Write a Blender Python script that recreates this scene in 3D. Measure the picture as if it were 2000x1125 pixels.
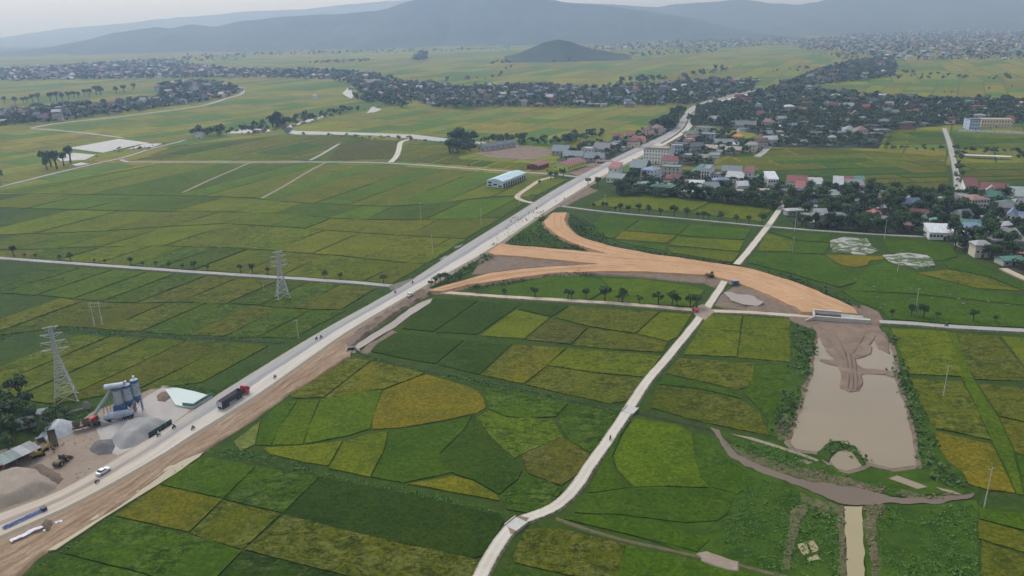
import bpy, bmesh, math, random
import numpy as np
from mathutils import Matrix, Vector
from mathutils.geometry import delaunay_2d_cdt

for o in list(bpy.data.objects):
    bpy.data.objects.remove(o)
random.seed(7)
rng = np.random.default_rng(7)
SC = bpy.context.scene
COL = SC.collection
RAD = math.radians

# ---------------------------------------------------------------- camera
CAM_H = 130.0
FPX = 1500.0                      # focal length in pixels of the 2000 px wide photograph
PITCH = math.atan(517.0 / FPX)
ROLL = RAD(1.2)
_c, _s = math.cos(ROLL), math.sin(ROLL)
_sp, _cp = math.sin(PITCH), math.cos(PITCH)
cam = bpy.data.cameras.new('camera')
cam.sensor_width = 36.0
cam.lens = 36.0 * FPX / 2000.0
cam.clip_start = 1.0
cam.clip_end = 60000.0
camo = bpy.data.objects.new('camera', cam)
COL.objects.link(camo)
camo.matrix_world = Matrix((
    (_c, _s, 0.0, 0.0),
    (-_s * _sp, _c * _sp, -_cp, 0.0),
    (-_s * _cp, _c * _cp, _sp, CAM_H),
    (0, 0, 0, 1)))
SC.camera = camo

# ---------------------------------------------------------------- sky, sun, exposure
SUN_EL, SUN_AZ = RAD(52), RAD(-35)        # high soft sun behind thin cloud, ahead and to the left
world = bpy.data.worlds.new('World')
SC.world = world
world.use_nodes = True
wn = world.node_tree.nodes
wl = world.node_tree.links
wn.clear()
wo = wn.new('ShaderNodeOutputWorld')
bg = wn.new('ShaderNodeBackground')
sky = wn.new('ShaderNodeTexSky')
sky.sky_type = 'NISHITA'
sky.sun_disc = False
sky.sun_elevation = SUN_EL
sky.sun_rotation = SUN_AZ
sky.air_density = 1.0
sky.dust_density = 4.0
sky.ozone_density = 1.0
hs = wn.new('ShaderNodeHueSaturation')     # overcast: the cloud deck greys the whole sky evenly
hs.inputs['Saturation'].default_value = 0.2
wl.new(sky.outputs[0], hs.inputs['Color'])
tint = wn.new('ShaderNodeMix')             # cool grey of a high cloud sheet
tint.data_type = 'RGBA'
tint.blend_type = 'MULTIPLY'
tint.inputs[0].default_value = 1.0
tint.inputs[7].default_value = (0.9, 1.0, 1.17, 1)
wl.new(hs.outputs[0], tint.inputs[6])
wl.new(tint.outputs[2], bg.inputs['Color'])
bg.inputs['Strength'].default_value = 0.15
wl.new(bg.outputs[0], wo.inputs['Surface'])

sun = bpy.data.lights.new('sun', 'SUN')
sun.energy = 0.75
sun.angle = RAD(15)
sun.color = (1.0, 0.96, 0.9)
suno = bpy.data.objects.new('sun', sun)
COL.objects.link(suno)
_d = Vector((math.sin(SUN_AZ) * math.cos(SUN_EL), math.cos(SUN_AZ) * math.cos(SUN_EL), math.sin(SUN_EL)))
suno.rotation_euler = _d.to_track_quat('Z', 'Y').to_euler()
suno.location = (0, 0, 3000)

SC.view_settings.view_transform = 'Standard'
SC.view_settings.look = 'None'
SC.view_settings.gamma = 1.0
SC.view_settings.exposure = 0.43
SC.view_settings.use_curve_mapping = False
SC.render.engine = 'CYCLES'
SC.cycles.use_denoising = True
SC.cycles.max_bounces = 5
SC.cycles.diffuse_bounces = 2
SC.cycles.glossy_bounces = 2
SC.cycles.transparent_max_bounces = 8
SC.cycles.volume_bounces = 0
SC.cycles.caustics_reflective = False
SC.cycles.caustics_refractive = False

# ---------------------------------------------------------------- helpers
def G(px, py, z=0.0):
    """pixel of the 2000x1125 photograph -> the point of the plain (height z) it shows"""
    u = (px - 1000.0) / FPX
    v = (py - 562.5) / FPX
    U = u * _c - v * _s
    V = u * _s + v * _c
    dx, dy, dz = U, _cp - V * _sp, -(_sp + V * _cp)
    t = (CAM_H - z) / -dz
    return (dx * t, dy * t)

def GL(pts, z=0.0):
    return [G(p[0], p[1], z) for p in pts]

def ray_at(px, py, Y):
    """point of the pixel's ray at ground distance Y (mountain ridges)"""
    u = (px - 1000.0) / FPX
    v = (py - 562.5) / FPX
    U = u * _c - v * _s
    V = u * _s + v * _c
    dx, dy, dz = U, _cp - V * _sp, -(_sp + V * _cp)
    t = Y / dy
    return dx * t, Y, CAM_H + dz * t

def vnoise(x, y, s=1.0, seed=0):
    x = np.asarray(x, float) / s + seed * 17.31
    y = np.asarray(y, float) / s - seed * 9.77
    xi, yi = np.floor(x).astype(np.int64), np.floor(y).astype(np.int64)
    fx, fy = x - xi, y - yi
    fx, fy = fx * fx * (3 - 2 * fx), fy * fy * (3 - 2 * fy)
    def h(a, b):
        n = (a * 374761393 + b * 668265263 + seed * 974711) & 0x7fffffff
        n = ((n ^ (n >> 13)) * 1274126177) & 0x7fffffff
        return ((n ^ (n >> 16)) & 0xffff) / 65535.0
    a, b, c, d = h(xi, yi), h(xi + 1, yi), h(xi, yi + 1), h(xi + 1, yi + 1)
    return (a * (1 - fx) + b * fx) * (1 - fy) + (c * (1 - fx) + d * fx) * fy

def fbm(x, y, s=1.0, seed=0, n=4):
    t, a, w = 0.0, 1.0, 0.0
    for k in range(n):
        t = t + a * vnoise(x, y, s / 2 ** k, seed + k)
        w += a
        a *= 0.5
    return t / w

def tag(o, label=None, cat=None, group=None, kind=None):
    if label: o['label'] = label
    if cat: o['category'] = cat
    if group: o['group'] = group
    if kind: o['kind'] = kind
    return o

def link(name, me, mat=None, parent=None, loc=None, rz=None, scale=None):
    o = bpy.data.objects.new(name, me)
    COL.objects.link(o)
    if mat is not None and me is not None and not me.materials:
        me.materials.append(mat)
    if parent is not None: o.parent = parent
    if loc is not None: o.location = loc
    if rz is not None: o.rotation_euler = (0, 0, rz)
    if scale is not None: o.scale = scale
    return o

def thing(name, label, cat, loc=(0, 0, 0), rz=0.0, group=None):
    o = link(name, None, loc=loc, rz=rz)
    o.empty_display_size = 0.5
    return tag(o, label, cat, group)

def pydata(name, v, f):
    me = bpy.data.meshes.new(name)
    me.from_pydata([tuple(map(float, p)) for p in v], [], f)
    me.update()
    return me

def npmesh(name, V, F, k):
    """mesh from numpy arrays, every face with k corners"""
    me = bpy.data.meshes.new(name)
    V = np.asarray(V, np.float32); F = np.asarray(F, np.int32)
    me.vertices.add(len(V)); me.vertices.foreach_set('co', V.ravel())
    me.loops.add(F.size); me.loops.foreach_set('vertex_index', F.ravel())
    me.polygons.add(len(F))
    me.polygons.foreach_set('loop_start', np.arange(0, F.size, k, dtype=np.int32))
    me.update(calc_edges=True)
    return me

class MB:
    """collects boxes, bars, tubes and prisms; build() links them as ONE mesh object"""
    def __init__(s): s.v, s.f = [], []
    def add(s, v, f):
        n = len(s.v); s.v += [tuple(p) for p in v]; s.f += [tuple(i + n for i in q) for q in f]; return s
    def box(s, x0, x1, y0, y1, z0, z1):
        return s.add([(x0, y0, z0), (x1, y0, z0), (x1, y1, z0), (x0, y1, z0), (x0, y0, z1), (x1, y0, z1), (x1, y1, z1), (x0, y1, z1)],
                     [(3, 2, 1, 0), (4, 5, 6, 7), (0, 1, 5, 4), (1, 2, 6, 5), (2, 3, 7, 6), (3, 0, 4, 7)])
    def bar(s, a, b, w, h=None):
        a, b = Vector(a), Vector(b); h = h or w
        d = (b - a).normalized()
        up = Vector((0, 0, 1)) if abs(d.z) < 0.95 else Vector((1, 0, 0))
        x = d.cross(up).normalized() * w / 2; y = x.cross(d).normalized() * h / 2
        v = [p + sx * x + sy * y for p in (a, b) for sx, sy in ((-1, -1), (1, -1), (1, 1), (-1, 1))]
        return s.add(v, [(0, 1, 2, 3), (7, 6, 5, 4), (0, 4, 5, 1), (1, 5, 6, 2), (2, 6, 7, 3), (3, 7, 4, 0)])
    def tube(s, a, b, r0, r1=None, n=8, cap=True):
        a, b = Vector(a), Vector(b); r1 = r0 if r1 is None else r1
        d = (b - a).normalized()
        up = Vector((0, 0, 1)) if abs(d.z) < 0.95 else Vector((1, 0, 0))
        x = d.cross(up).normalized(); y = x.cross(d).normalized()
        v = [p + r * (math.cos(t) * x + math.sin(t) * y) for p, r in ((a, r0), (b, r1)) for t in [2 * math.pi * i / n for i in range(n)]]
        f = [(i, n + i, n + (i + 1) % n, (i + 1) % n) for i in range(n)]
        if cap: f += [tuple(range(n)), tuple(range(2 * n - 1, n - 1, -1))]
        return s.add(v, f)
    def lathe(s, prof, n=14, c=(0, 0)):
        v = [(c[0] + r * math.cos(2 * math.pi * i / n), c[1] + r * math.sin(2 * math.pi * i / n), z) for r, z in prof for i in range(n)]
        f = []
        for k in range(len(prof) - 1):
            for i in range(n):
                j = (i + 1) % n
                f.append((k * n + i, k * n + j, (k + 1) * n + j, (k + 1) * n + i))
        f.append(tuple(range(n - 1, -1, -1))); f.append(tuple(range((len(prof) - 1) * n, len(prof) * n)))
        return s.add(v, f)
    def prism(s, pts, axis, a0, a1):
        """2D outline pts extruded along axis 'x' (pts=(y,z)), 'y' (pts=(x,z)) or 'z'"""
        def mk(p, a): return (a, p[0], p[1]) if axis == 'x' else ((p[0], a, p[1]) if axis == 'y' else (p[0], p[1], a))
        n = len(pts)
        v = [mk(p, a0) for p in pts] + [mk(p, a1) for p in pts]
        return s.add(v, [tuple(range(n)), tuple(range(2 * n - 1, n - 1, -1))] + [(i, n + i, n + (i + 1) % n, (i + 1) % n) for i in range(n)])
    def quad(s, a, b, c, d): return s.add([a, b, c, d], [(0, 1, 2, 3)])
    def mesh(s, name, fix=True):
        me = pydata(name, s.v, s.f)
        if fix:
            bm = bmesh.new(); bm.from_mesh(me)
            bmesh.ops.recalc_face_normals(bm, faces=bm.faces[:]); bm.to_mesh(me); bm.free()
        return me
    def build(s, name, mat, parent=None, **k): return link(name, s.mesh(name), mat, parent, **k)

def poly_area(p):
    p = np.asarray(p); x, y = p[:, 0], p[:, 1]
    return 0.5 * float(np.sum(x * np.roll(y, -1) - np.roll(x, -1) * y))

def ccw(p): return list(p) if poly_area(p) > 0 else list(p)[::-1]

def resample(p, sp, closed=True):
    p = [np.asarray(q, float) for q in p]; out = []
    n = len(p)
    for i in range(n if closed else n - 1):
        a, b = p[i], p[(i + 1) % n]
        k = max(1, int(round(np.linalg.norm(b - a) / sp)))
        for t in range(k): out.append(a + (b - a) * t / k)
    if not closed: out.append(p[-1])
    return np.array(out)

def smooth_line(p, sub=6, closed=False):
    p = [np.asarray(q, float) for q in p]; n = len(p); out = []
    for i in range(n if closed else n - 1):
        if closed: a, b, c, d = p[i - 1], p[i], p[(i + 1) % n], p[(i + 2) % n]
        else: a, b, c, d = p[max(i - 1, 0)], p[i], p[i + 1], p[min(i + 2, n - 1)]
        for k in range(sub):
            t = k / sub
            out.append(0.5 * (2 * b + (c - a) * t + (2 * a - 5 * b + 4 * c - d) * t * t + (3 * b - a - 3 * c + d) * t ** 3))
    if not closed: out.append(p[-1])
    return np.array(out)

def inside(pts, poly):
    pts = np.asarray(pts); poly = np.asarray(poly)
    x, y = pts[:, 0], pts[:, 1]; r = np.zeros(len(pts), bool)
    n = len(poly)
    for i in range(n):
        x0, y0 = poly[i]; x1, y1 = poly[(i + 1) % n]
        if y0 == y1: continue
        c = ((y0 > y) != (y1 > y)) & (x < (x1 - x0) * (y - y0) / (y1 - y0) + x0)
        r ^= c
    return r

def edge_dist(pts, poly):
    pts = np.asarray(pts); poly = np.asarray(poly); d = np.full(len(pts), 1e9)
    n = len(poly)
    for i in range(n):
        a, b = poly[i], poly[(i + 1) % n]; ab = b - a; L = ab @ ab
        if L < 1e-9: continue
        t = np.clip(((pts - a) @ ab) / L, 0, 1)
        d = np.minimum(d, np.hypot(*(pts - a - t[:, None] * ab).T))
    return d

def inset(p, w):
    p = [np.asarray(q, float) for q in ccw(p)]; n = len(p); out = []
    for i in range(n):
        a, b, c = p[i - 1], p[i], p[(i + 1) % n]
        e0 = (b - a) / (np.linalg.norm(b - a) + 1e-9); e1 = (c - b) / (np.linalg.norm(c - b) + 1e-9)
        n0, n1 = np.array((-e0[1], e0[0])), np.array((-e1[1], e1[0]))
        m = n0 + n1; k = max(m @ m / 2, 0.35)
        out.append(b + m * w / k)
    return out

def sheet(name, poly, mat, z=0.3, sp=3.0, amp=0.0, ns=6.0, seed=0, wob=0.0, slope=0.0, zb=0.0, zfun=None, parent=None, fade=0.0, grid=True, side=None):
    """a piece of terrain: outline (world xy) triangulated with inner points, uneven top, sides down to zb"""
    P = resample(ccw(poly), sp)
    if wob:
        P = P + wob * (np.stack([fbm(P[:, 0], P[:, 1], 5 * sp, seed + 3), fbm(P[:, 0], P[:, 1], 5 * sp, seed + 9)], 1) - 0.5) * 2
        P = P + wob * .6 * (np.stack([fbm(P[:, 0], P[:, 1], 1.2 * sp, seed + 5), fbm(P[:, 0], P[:, 1], 1.2 * sp, seed + 6)], 1) - 0.5) * 2
    nb = len(P)
    pts = P
    if grid:
        lo, hi = P.min(0), P.max(0)
        gx, gy = np.meshgrid(np.arange(lo[0], hi[0], sp), np.arange(lo[1], hi[1], sp))
        g = np.stack([gx.ravel(), gy.ravel()], 1)
        if len(g):
            g = g + rng.uniform(-.3, .3, g.shape) * sp
            g = g[inside(g, P)]
            if len(g): g = g[edge_dist(g, P) > sp * 0.45]
            pts = np.concatenate([P, g]) if len(g) else P
    r = delaunay_2d_cdt([Vector(q) for q in pts], [(i, (i + 1) % nb) for i in range(nb)], [], 1, 1e-4)
    V = np.array([(v.x, v.y) for v in r[0]]); F = [tuple(f) for f in r[2]]
    ed = edge_dist(V, P) if (fade or zfun) and len(V) < 60000 else np.full(len(V), 1e9)
    Z = np.full(len(V), float(z))
    if amp: 
        w = np.clip(ed / fade, 0, 1) if fade else 1.0
        Z = Z + amp * (fbm(V[:, 0], V[:, 1], ns, seed) - 0.5) * 2 * w
    if zfun: Z = Z + zfun(V[:, 0], V[:, 1], ed)
    # sides
    back = [-1] * nb
    for i, src in enumerate(r[3]):
        for q in src:
            if q < nb: back[q] = i
    nV = len(V); ring = []
    nrm = np.zeros((nb, 2))
    for i in range(nb):
        e = P[(i + 1) % nb] - P[i - 1]; e /= (np.linalg.norm(e) + 1e-9); nrm[i] = (e[1], -e[0])
    low = P + nrm * slope
    verts = [(V[i, 0], V[i, 1], Z[i]) for i in range(nV)]
    for i in range(nb):
        k = back[i]
        verts.append((V[k, 0], V[k, 1], Z[k]) if k >= 0 else (P[i, 0], P[i, 1], z))
    verts += [(low[i, 0], low[i, 1], zb) for i in range(nb)]
    for i in range(nb):
        j = (i + 1) % nb
        if back[i] >= 0 and back[j] >= 0: F.append((nV + i, nV + nb + i, nV + nb + j, nV + j))
    me = pydata(name, verts, F)
    for p in me.polygons[:len(r[2])]: p.use_smooth = True
    if side is not None:
        me.materials.append(mat); me.materials.append(side)
        for p in me.polygons[len(r[2]):]: p.material_index = 1
    return link(name, me, mat, parent)

def strip(name, L, R, mat, z=0.6, slope=1.0, zb=0.0, step=4.0, parent=None, crown=0.0, zl=None, nx=1, jit=0.0):
    """a road or path between its two edges (world polylines, smoothed); UV: u across 0..1, v along in metres"""
    L, R = smooth_line(L), smooth_line(R)
    def rs(p, n):
        d = np.r_[0, np.cumsum(np.hypot(*np.diff(p, axis=0).T))]
        t = np.linspace(0, d[-1], n)
        return np.stack([np.interp(t, d, p[:, 0]), np.interp(t, d, p[:, 1])], 1), d[-1]
    n = max(2, int(np.sum(np.hypot(*np.diff(L, axis=0).T)) / step))
    L, ln = rs(L, n); R, _ = rs(R, n)
    if jit:
        for A in (L, R): A += (np.stack([fbm(A[:, 0], A[:, 1], 7, 3), fbm(A[:, 0], A[:, 1], 7, 8)], 1) - .5) * 2 * jit
    w = (R - L) / (np.hypot(*(R - L).T)[:, None] + 1e-9)
    rows = []; us = []
    rows.append(np.c_[L - w * slope, np.full(n, zb)]); us.append(0)
    for k in range(nx + 1):
        t = k / nx
        rows.append(np.c_[L + (R - L) * t, np.full(n, z + crown * (1 - (2 * t - 1) ** 2))]); us.append(t)
    rows.append(np.c_[R + w * slope, np.full(n, zb)]); us.append(1)
    V = np.concatenate(rows); m = len(rows); F = []
    for k in range(m - 1):
        for i in range(n - 1): F.append((k * n + i, (k + 1) * n + i, (k + 1) * n + i + 1, k * n + i + 1))
    me = pydata(name, V, F)
    uv = me.uv_layers.new(name='UVMap')
    vs = np.linspace(0, ln, n)
    data = np.zeros((len(me.loops), 2), np.float32)
    li = np.zeros(len(me.loops), np.int32); me.loops.foreach_get('vertex_index', li)
    data[:, 0] = np.array(us)[li // n]; data[:, 1] = vs[li % n]
    uv.data.foreach_set('uv', data.ravel())
    return link(name, me, mat, parent)

def path_edges(c, w):
    c = [np.asarray(q, float) for q in c]; n = len(c); L, R = [], []
    if np.isscalar(w): w = [w] * n
    for i in range(n):
        d = c[min(i + 1, n - 1)] - c[max(i - 1, 0)]; d /= np.linalg.norm(d) + 1e-9
        nn = np.array((-d[1], d[0]))
        L.append(c[i] + nn * w[i] / 2); R.append(c[i] - nn * w[i] / 2)
    return L, R
# ---------------------------------------------------------------- materials (all procedural)
MAT = {}
def nodes(name):
    m = bpy.data.materials.new(name); m.use_nodes = True
    nt = m.node_tree; nt.nodes.clear()
    out = nt.nodes.new('ShaderNodeOutputMaterial'); b = nt.nodes.new('ShaderNodeBsdfPrincipled')
    nt.links.new(b.outputs[0], out.inputs['Surface'])
    MAT[name] = m
    return m, nt, b
def N(nt, t, **k):
    n = nt.nodes.new(t)
    for a, v in k.items(): setattr(n, a, v)
    return n
def noise(nt, vec, scale, detail=4, rough=.55, dist=0.0):
    n = N(nt, 'ShaderNodeTexNoise')
    n.inputs['Scale'].default_value = scale; n.inputs['Detail'].default_value = detail
    n.inputs['Roughness'].default_value = rough; n.inputs['Distortion'].default_value = dist
    nt.links.new(vec, n.inputs['Vector']); return n.outputs['Fac']
def remap(nt, fac, a, b, lo=0.0, hi=1.0):
    r = N(nt, 'ShaderNodeMapRange', clamp=True)
    r.inputs['From Min'].default_value = a; r.inputs['From Max'].default_value = b
    r.inputs['To Min'].default_value = lo; r.inputs['To Max'].default_value = hi
    nt.links.new(fac, r.inputs['Value']); return r.outputs[0]
def mix(nt, fac, a, b, mode='MIX'):
    m = N(nt, 'ShaderNodeMix', data_type='RGBA', blend_type=mode)
    for s, v in (('Factor', fac), ('A', a), ('B', b)):
        i = [q for q in m.inputs if q.name == s and (q.type == 'RGBA' or s == 'Factor' and q.type == 'VALUE')][0]
        if isinstance(v, (int, float)): i.default_value = v
        elif isinstance(v, tuple): i.default_value = (*v[:3], 1)
        else: nt.links.new(v, i)
    return [q for q in m.outputs if q.type == 'RGBA'][0]
def math_(nt, op, a, b=0.0):
    m = N(nt, 'ShaderNodeMath', operation=op)
    for i, v in enumerate((a, b)):
        if isinstance(v, (int, float)): m.inputs[i].default_value = v
        else: nt.links.new(v, m.inputs[i])
    return m.outputs[0]
def pos(nt, scale=(1, 1, 1), obj=False):
    if obj: src = N(nt, 'ShaderNodeTexCoord').outputs['Object']
    else: src = N(nt, 'ShaderNodeNewGeometry').outputs['Position']
    mp = N(nt, 'ShaderNodeMapping'); mp.inputs['Scale'].default_value = scale
    nt.links.new(src, mp.inputs['Vector']); return mp.outputs[0]
def bump(nt, b, fac, strength, dist):
    n = N(nt, 'ShaderNodeBump'); n.inputs['Strength'].default_value = strength; n.inputs['Distance'].default_value = dist
    nt.links.new(fac, n.inputs['Height']); nt.links.new(n.outputs[0], b.inputs['Normal'])
def soil(name, c1, c2, c3=None, s=.15, s2=1.2, rough=.95, bd=.15, spec=.1, dist=.6, obj=False, t3=(.55, .72)):
    m, nt, b = nodes(name)
    p = pos(nt, obj=obj)
    a = noise(nt, p, s, 5, .6, dist); f = noise(nt, p, s2, 5, .65, .3)
    col = mix(nt, remap(nt, a, .35, .65), c1, c2)
    if c3: col = mix(nt, remap(nt, f, *t3), col, c3)
    col = mix(nt, remap(nt, f, .25, .75, .0, .35), col, (c1[0] * .55, c1[1] * .55, c1[2] * .55))
    nt.links.new(col, b.inputs['Base Color'])
    b.inputs['Roughness'].default_value = rough; b.inputs['Specular IOR Level'].default_value = spec
    if bd: bump(nt, b, f, .8, bd)
    return m
def paint(name, c, rough=.6, var=.12, s=.6, metal=0.0, spec=.3):
    """flat coat with a little dirt and fading"""
    m, nt, b = nodes(name)
    p = pos(nt, obj=True)
    f = noise(nt, p, s, 5, .65)
    col = mix(nt, remap(nt, f, .3, .75, 0, 1), tuple(min(1, x * (1 + var * .4)) for x in c), tuple(x * (1 - var * 1.6) for x in c))
    nt.links.new(col, b.inputs['Base Color'])
    b.inputs['Roughness'].default_value = rough; b.inputs['Metallic'].default_value = metal; b.inputs['Specular IOR Level'].default_value = spec
    return m
def roofing(name, c, k=1.6):
    """corrugated or tiled roof: fine ribs down the slope, streaks of dirt"""
    m, nt, b = nodes(name)
    tc = N(nt, 'ShaderNodeTexCoord').outputs['Object']
    w = N(nt, 'ShaderNodeTexWave', wave_type='BANDS', bands_direction='X'); w.inputs['Scale'].default_value = k
    nt.links.new(tc, w.inputs['Vector'])
    rd = N(nt, 'ShaderNodeObjectInfo').outputs['Random']
    mp = N(nt, 'ShaderNodeMapping'); mp.inputs['Scale'].default_value = (1.4, .25, 1); nt.links.new(tc, mp.inputs['Vector'])
    f = noise(nt, mp.outputs[0], .9, 5, .7)
    col = mix(nt, remap(nt, f, .35, .75), tuple(min(1, x * 1.1) for x in c), tuple(x * .6 for x in c))
    ru = N(nt, 'ShaderNodeMapping'); nt.links.new(tc, ru.inputs['Vector']); nt.links.new(N(nt, 'ShaderNodeObjectInfo').outputs['Location'], ru.inputs['Location'])
    col = mix(nt, remap(nt, noise(nt, ru.outputs[0], .35, 5, .7, .5), .5, .66, 0, .6), col, mix(nt, .5, c, (.16, .11, .08)))
    hs_ = N(nt, 'ShaderNodeHueSaturation')
    nt.links.new(col, hs_.inputs['Color']); nt.links.new(remap(nt, rd, 0, 1, .7, 1.25), hs_.inputs['Value'])
    nt.links.new(hs_.outputs[0], b.inputs['Base Color'])
    b.inputs['Roughness'].default_value = .65; b.inputs['Specular IOR Level'].default_value = .25
    bump(nt, b, w.outputs['Fac'], .5, .06)
    return m
def water(name, c, rough=.08, s=.5, b_=.02, c2=None):
    m, nt, b = nodes(name)
    p = pos(nt)
    f = noise(nt, p, s, 4, .6); g = noise(nt, p, .03, 3, .5, .5)
    nt.links.new(mix(nt, remap(nt, g, .35, .7), c, c2 or tuple(x * .85 for x in c)), b.inputs['Base Color'])
    b.inputs['Roughness'].default_value = rough; b.inputs['IOR'].default_value = 1.33
    bump(nt, b, f, .25, b_)
    return m

# rice: the object's own colour, lodged patches (alpha = how badly the crop is beaten down), tillering grain
def rice_mat(name='rice_crop', far=False):
    m, nt, b = nodes(name)
    if far:
        at = N(nt, 'ShaderNodeAttribute', attribute_name='col'); C, A = at.outputs['Color'], .35
    else:
        oi = N(nt, 'ShaderNodeObjectInfo'); C, A = oi.outputs['Color'], oi.outputs['Alpha']
    p = pos(nt); ps = pos(nt, (.55, 1.0, 1))
    mul = lambda q, k: mix(nt, 1.0, q, k, 'MULTIPLY')
    big = noise(nt, p, .03, 4, .6, 1.0); mid = noise(nt, ps, .13, 5, .65, 1.2)
    fine = noise(nt, p, .95, 4, .7, .5)
    clump = noise(nt, ps, .3, 3, .55, 1.4); spots = noise(nt, p, .06, 3, .5, .8)
    col = mix(nt, remap(nt, big, .4, .6), mul(C, (.72, .82, .8)), mul(C, (1.42, 1.2, 1.0)))
    col = mix(nt, remap(nt, mid, .42, .6, 0, .6), col, mul(C, (1.35, 1.12, 1.0)))
    col = mix(nt, remap(nt, mid, .44, .34, 0, .5), col, mul(C, (.5, .62, .6)))
    region = remap(nt, math_(nt, 'ADD', spots, math_(nt, 'MULTIPLY', A, .16)), .55, .61, .08, 1.0)
    k = math_(nt, 'MULTIPLY', region, remap(nt, A, 0, .7) if not far else .5)
    # lodged: swathes of pale laid stalks, shade of hollows and thin partings painted dark
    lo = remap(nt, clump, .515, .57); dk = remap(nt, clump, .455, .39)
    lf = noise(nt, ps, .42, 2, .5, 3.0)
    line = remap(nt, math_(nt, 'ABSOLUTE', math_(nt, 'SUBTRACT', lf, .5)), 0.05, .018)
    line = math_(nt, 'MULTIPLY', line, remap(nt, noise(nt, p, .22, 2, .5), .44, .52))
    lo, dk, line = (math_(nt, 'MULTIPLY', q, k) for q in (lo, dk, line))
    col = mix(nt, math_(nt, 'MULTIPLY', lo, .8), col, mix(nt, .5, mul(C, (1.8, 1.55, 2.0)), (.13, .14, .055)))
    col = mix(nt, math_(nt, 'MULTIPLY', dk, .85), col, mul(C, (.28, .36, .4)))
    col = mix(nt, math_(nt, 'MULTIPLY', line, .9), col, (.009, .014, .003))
    col = mix(nt, remap(nt, fine, .38, .6, .75, 0), col, mul(C, (.4, .47, .45)))
    col = mix(nt, remap(nt, noise(nt, p, .7, 3, .6, .8), .52, .62, 0, .5), col, mul(C, (1.7, 1.4, 1.3)))
    nt.links.new(col, b.inputs['Base Color'])
    b.inputs['Roughness'].default_value = .9; b.inputs['Specular IOR Level'].default_value = .05
    bump(nt, b, math_(nt, 'ADD', clump, math_(nt, 'MULTIPLY', fine, .5)), .8, .5)
    return m
rice_mat(); rice_mat('rice_far', True)

def leaf(name, c, c2):
    m, nt, b = nodes(name)
    oi = N(nt, 'ShaderNodeObjectInfo').outputs['Random']
    p = pos(nt)
    f = noise(nt, p, .9, 3, .6); g = noise(nt, p, .05, 3, .5)
    col = mix(nt, remap(nt, f, .3, .7), c, c2)
    hs_ = N(nt, 'ShaderNodeHueSaturation'); nt.links.new(col, hs_.inputs['Color'])
    nt.links.new(remap(nt, math_(nt, 'ADD', oi, g), .4, 1.3, .7, 1.35), hs_.inputs['Value'])
    nt.links.new(hs_.outputs[0], b.inputs['Base Color'])
    b.inputs['Roughness'].default_value = .75; b.inputs['Specular IOR Level'].default_value = .15
    return m
leaf('leaf_dark', (.032, .06, .018), (.072, .11, .03))
leaf('leaf_mid', (.038, .068, .019), (.07, .108, .028))
leaf('leaf_light', (.06, .095, .025), (.09, .13, .035))
leaf('leaf_far', (.045, .074, .03), (.1, .132, .05))
leaf('weed', (.045, .1, .016), (.075, .14, .026))

soil('grass_ground', (.022, .045, .004), (.042, .072, .006), (.06, .085, .014), .06, .5, bd=.3, dist=1.5, t3=(.5, .62))
soil('track_grass', (.1, .095, .04), (.14, .125, .06), (.05, .07, .015), .3, 1.0, bd=.1)
soil('meadow', (.024, .056, .003), (.055, .1, .006), (.09, .1, .025), .11, .5, bd=.35, dist=1.5)
soil('verge_grass', (.03, .066, .008), (.048, .09, .012), (.062, .09, .02), .12, 1.1, bd=.3)
soil('village_ground', (.06, .06, .035), (.045, .06, .022), (.13, .115, .085), .06, .5, bd=.1)
soil('brown_dirt', (.2, .125, .075), (.27, .175, .11), (.34, .25, .165), .12, .9, bd=.25)
soil('grey_dirt', (.165, .115, .08), (.25, .18, .13), (.33, .25, .185), .12, .8, bd=.25)
soil('mud_spoil', (.16, .115, .08), (.22, .16, .115), (.3, .24, .18), .25, 1.5, bd=.4)
soil('orange_clay', (.4, .225, .11), (.5, .295, .155), (.56, .37, .22), .06, .45, bd=.12, t3=(.52, .68), dist=1.2)
soil('orange_light', (.5, .32, .19), (.55, .37, .23), None, .2, 1, bd=.05)
soil('rut_clay', (.36, .205, .105), (.45, .265, .14), (.5, .31, .17), .15, .6, bd=.05)
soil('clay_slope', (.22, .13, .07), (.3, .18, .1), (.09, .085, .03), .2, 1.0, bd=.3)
soil('sand_heap', (.27, .215, .165), (.33, .27, .21), (.4, .34, .28), .3, 1.4, bd=.2, obj=True)
soil('dark_heap', (.14, .1, .075), (.19, .14, .1), None, .4, 2, bd=.2, obj=True)
soil('gravel_grey', (.27, .255, .24), (.34, .325, .305), (.42, .4, .38), .25, 2.2, bd=.15, obj=True)
soil('gravel_dark', (.13, .125, .12), (.18, .17, .16), None, .4, 3, bd=.12, obj=True)
soil('yard', (.24, .18, .13), (.31, .245, .185), (.39, .33, .265), .08, .6, bd=.08)
soil('yard_grey', (.36, .32, .28), (.43, .39, .35), (.5, .47, .43), .1, .7, bd=.06)
soil('berm', (.045, .075, .01), (.16, .12, .07), (.25, .2, .14), .35, 1.3, bd=.3, dist=1.5)
soil('rock', (.15, .105, .07), (.21, .15, .1), (.28, .215, .15), .6, 2, bd=.1)

soil('forest', (.025, .042, .028), (.055, .075, .045), (.095, .105, .07), .0035, .016, bd=0)
soil('bark', (.1, .075, .05), (.14, .11, .08), None, 1, 4, bd=.05)
soil('concrete', (.46, .43, .38), (.54, .51, .46), (.4, .37, .32), .3, 1.5, bd=.02, obj=True)
soil('concrete_dark', (.3, .28, .26), (.38, .36, .33), (.22, .2, .18), .3, 1.5, bd=.03, obj=True)

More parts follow.
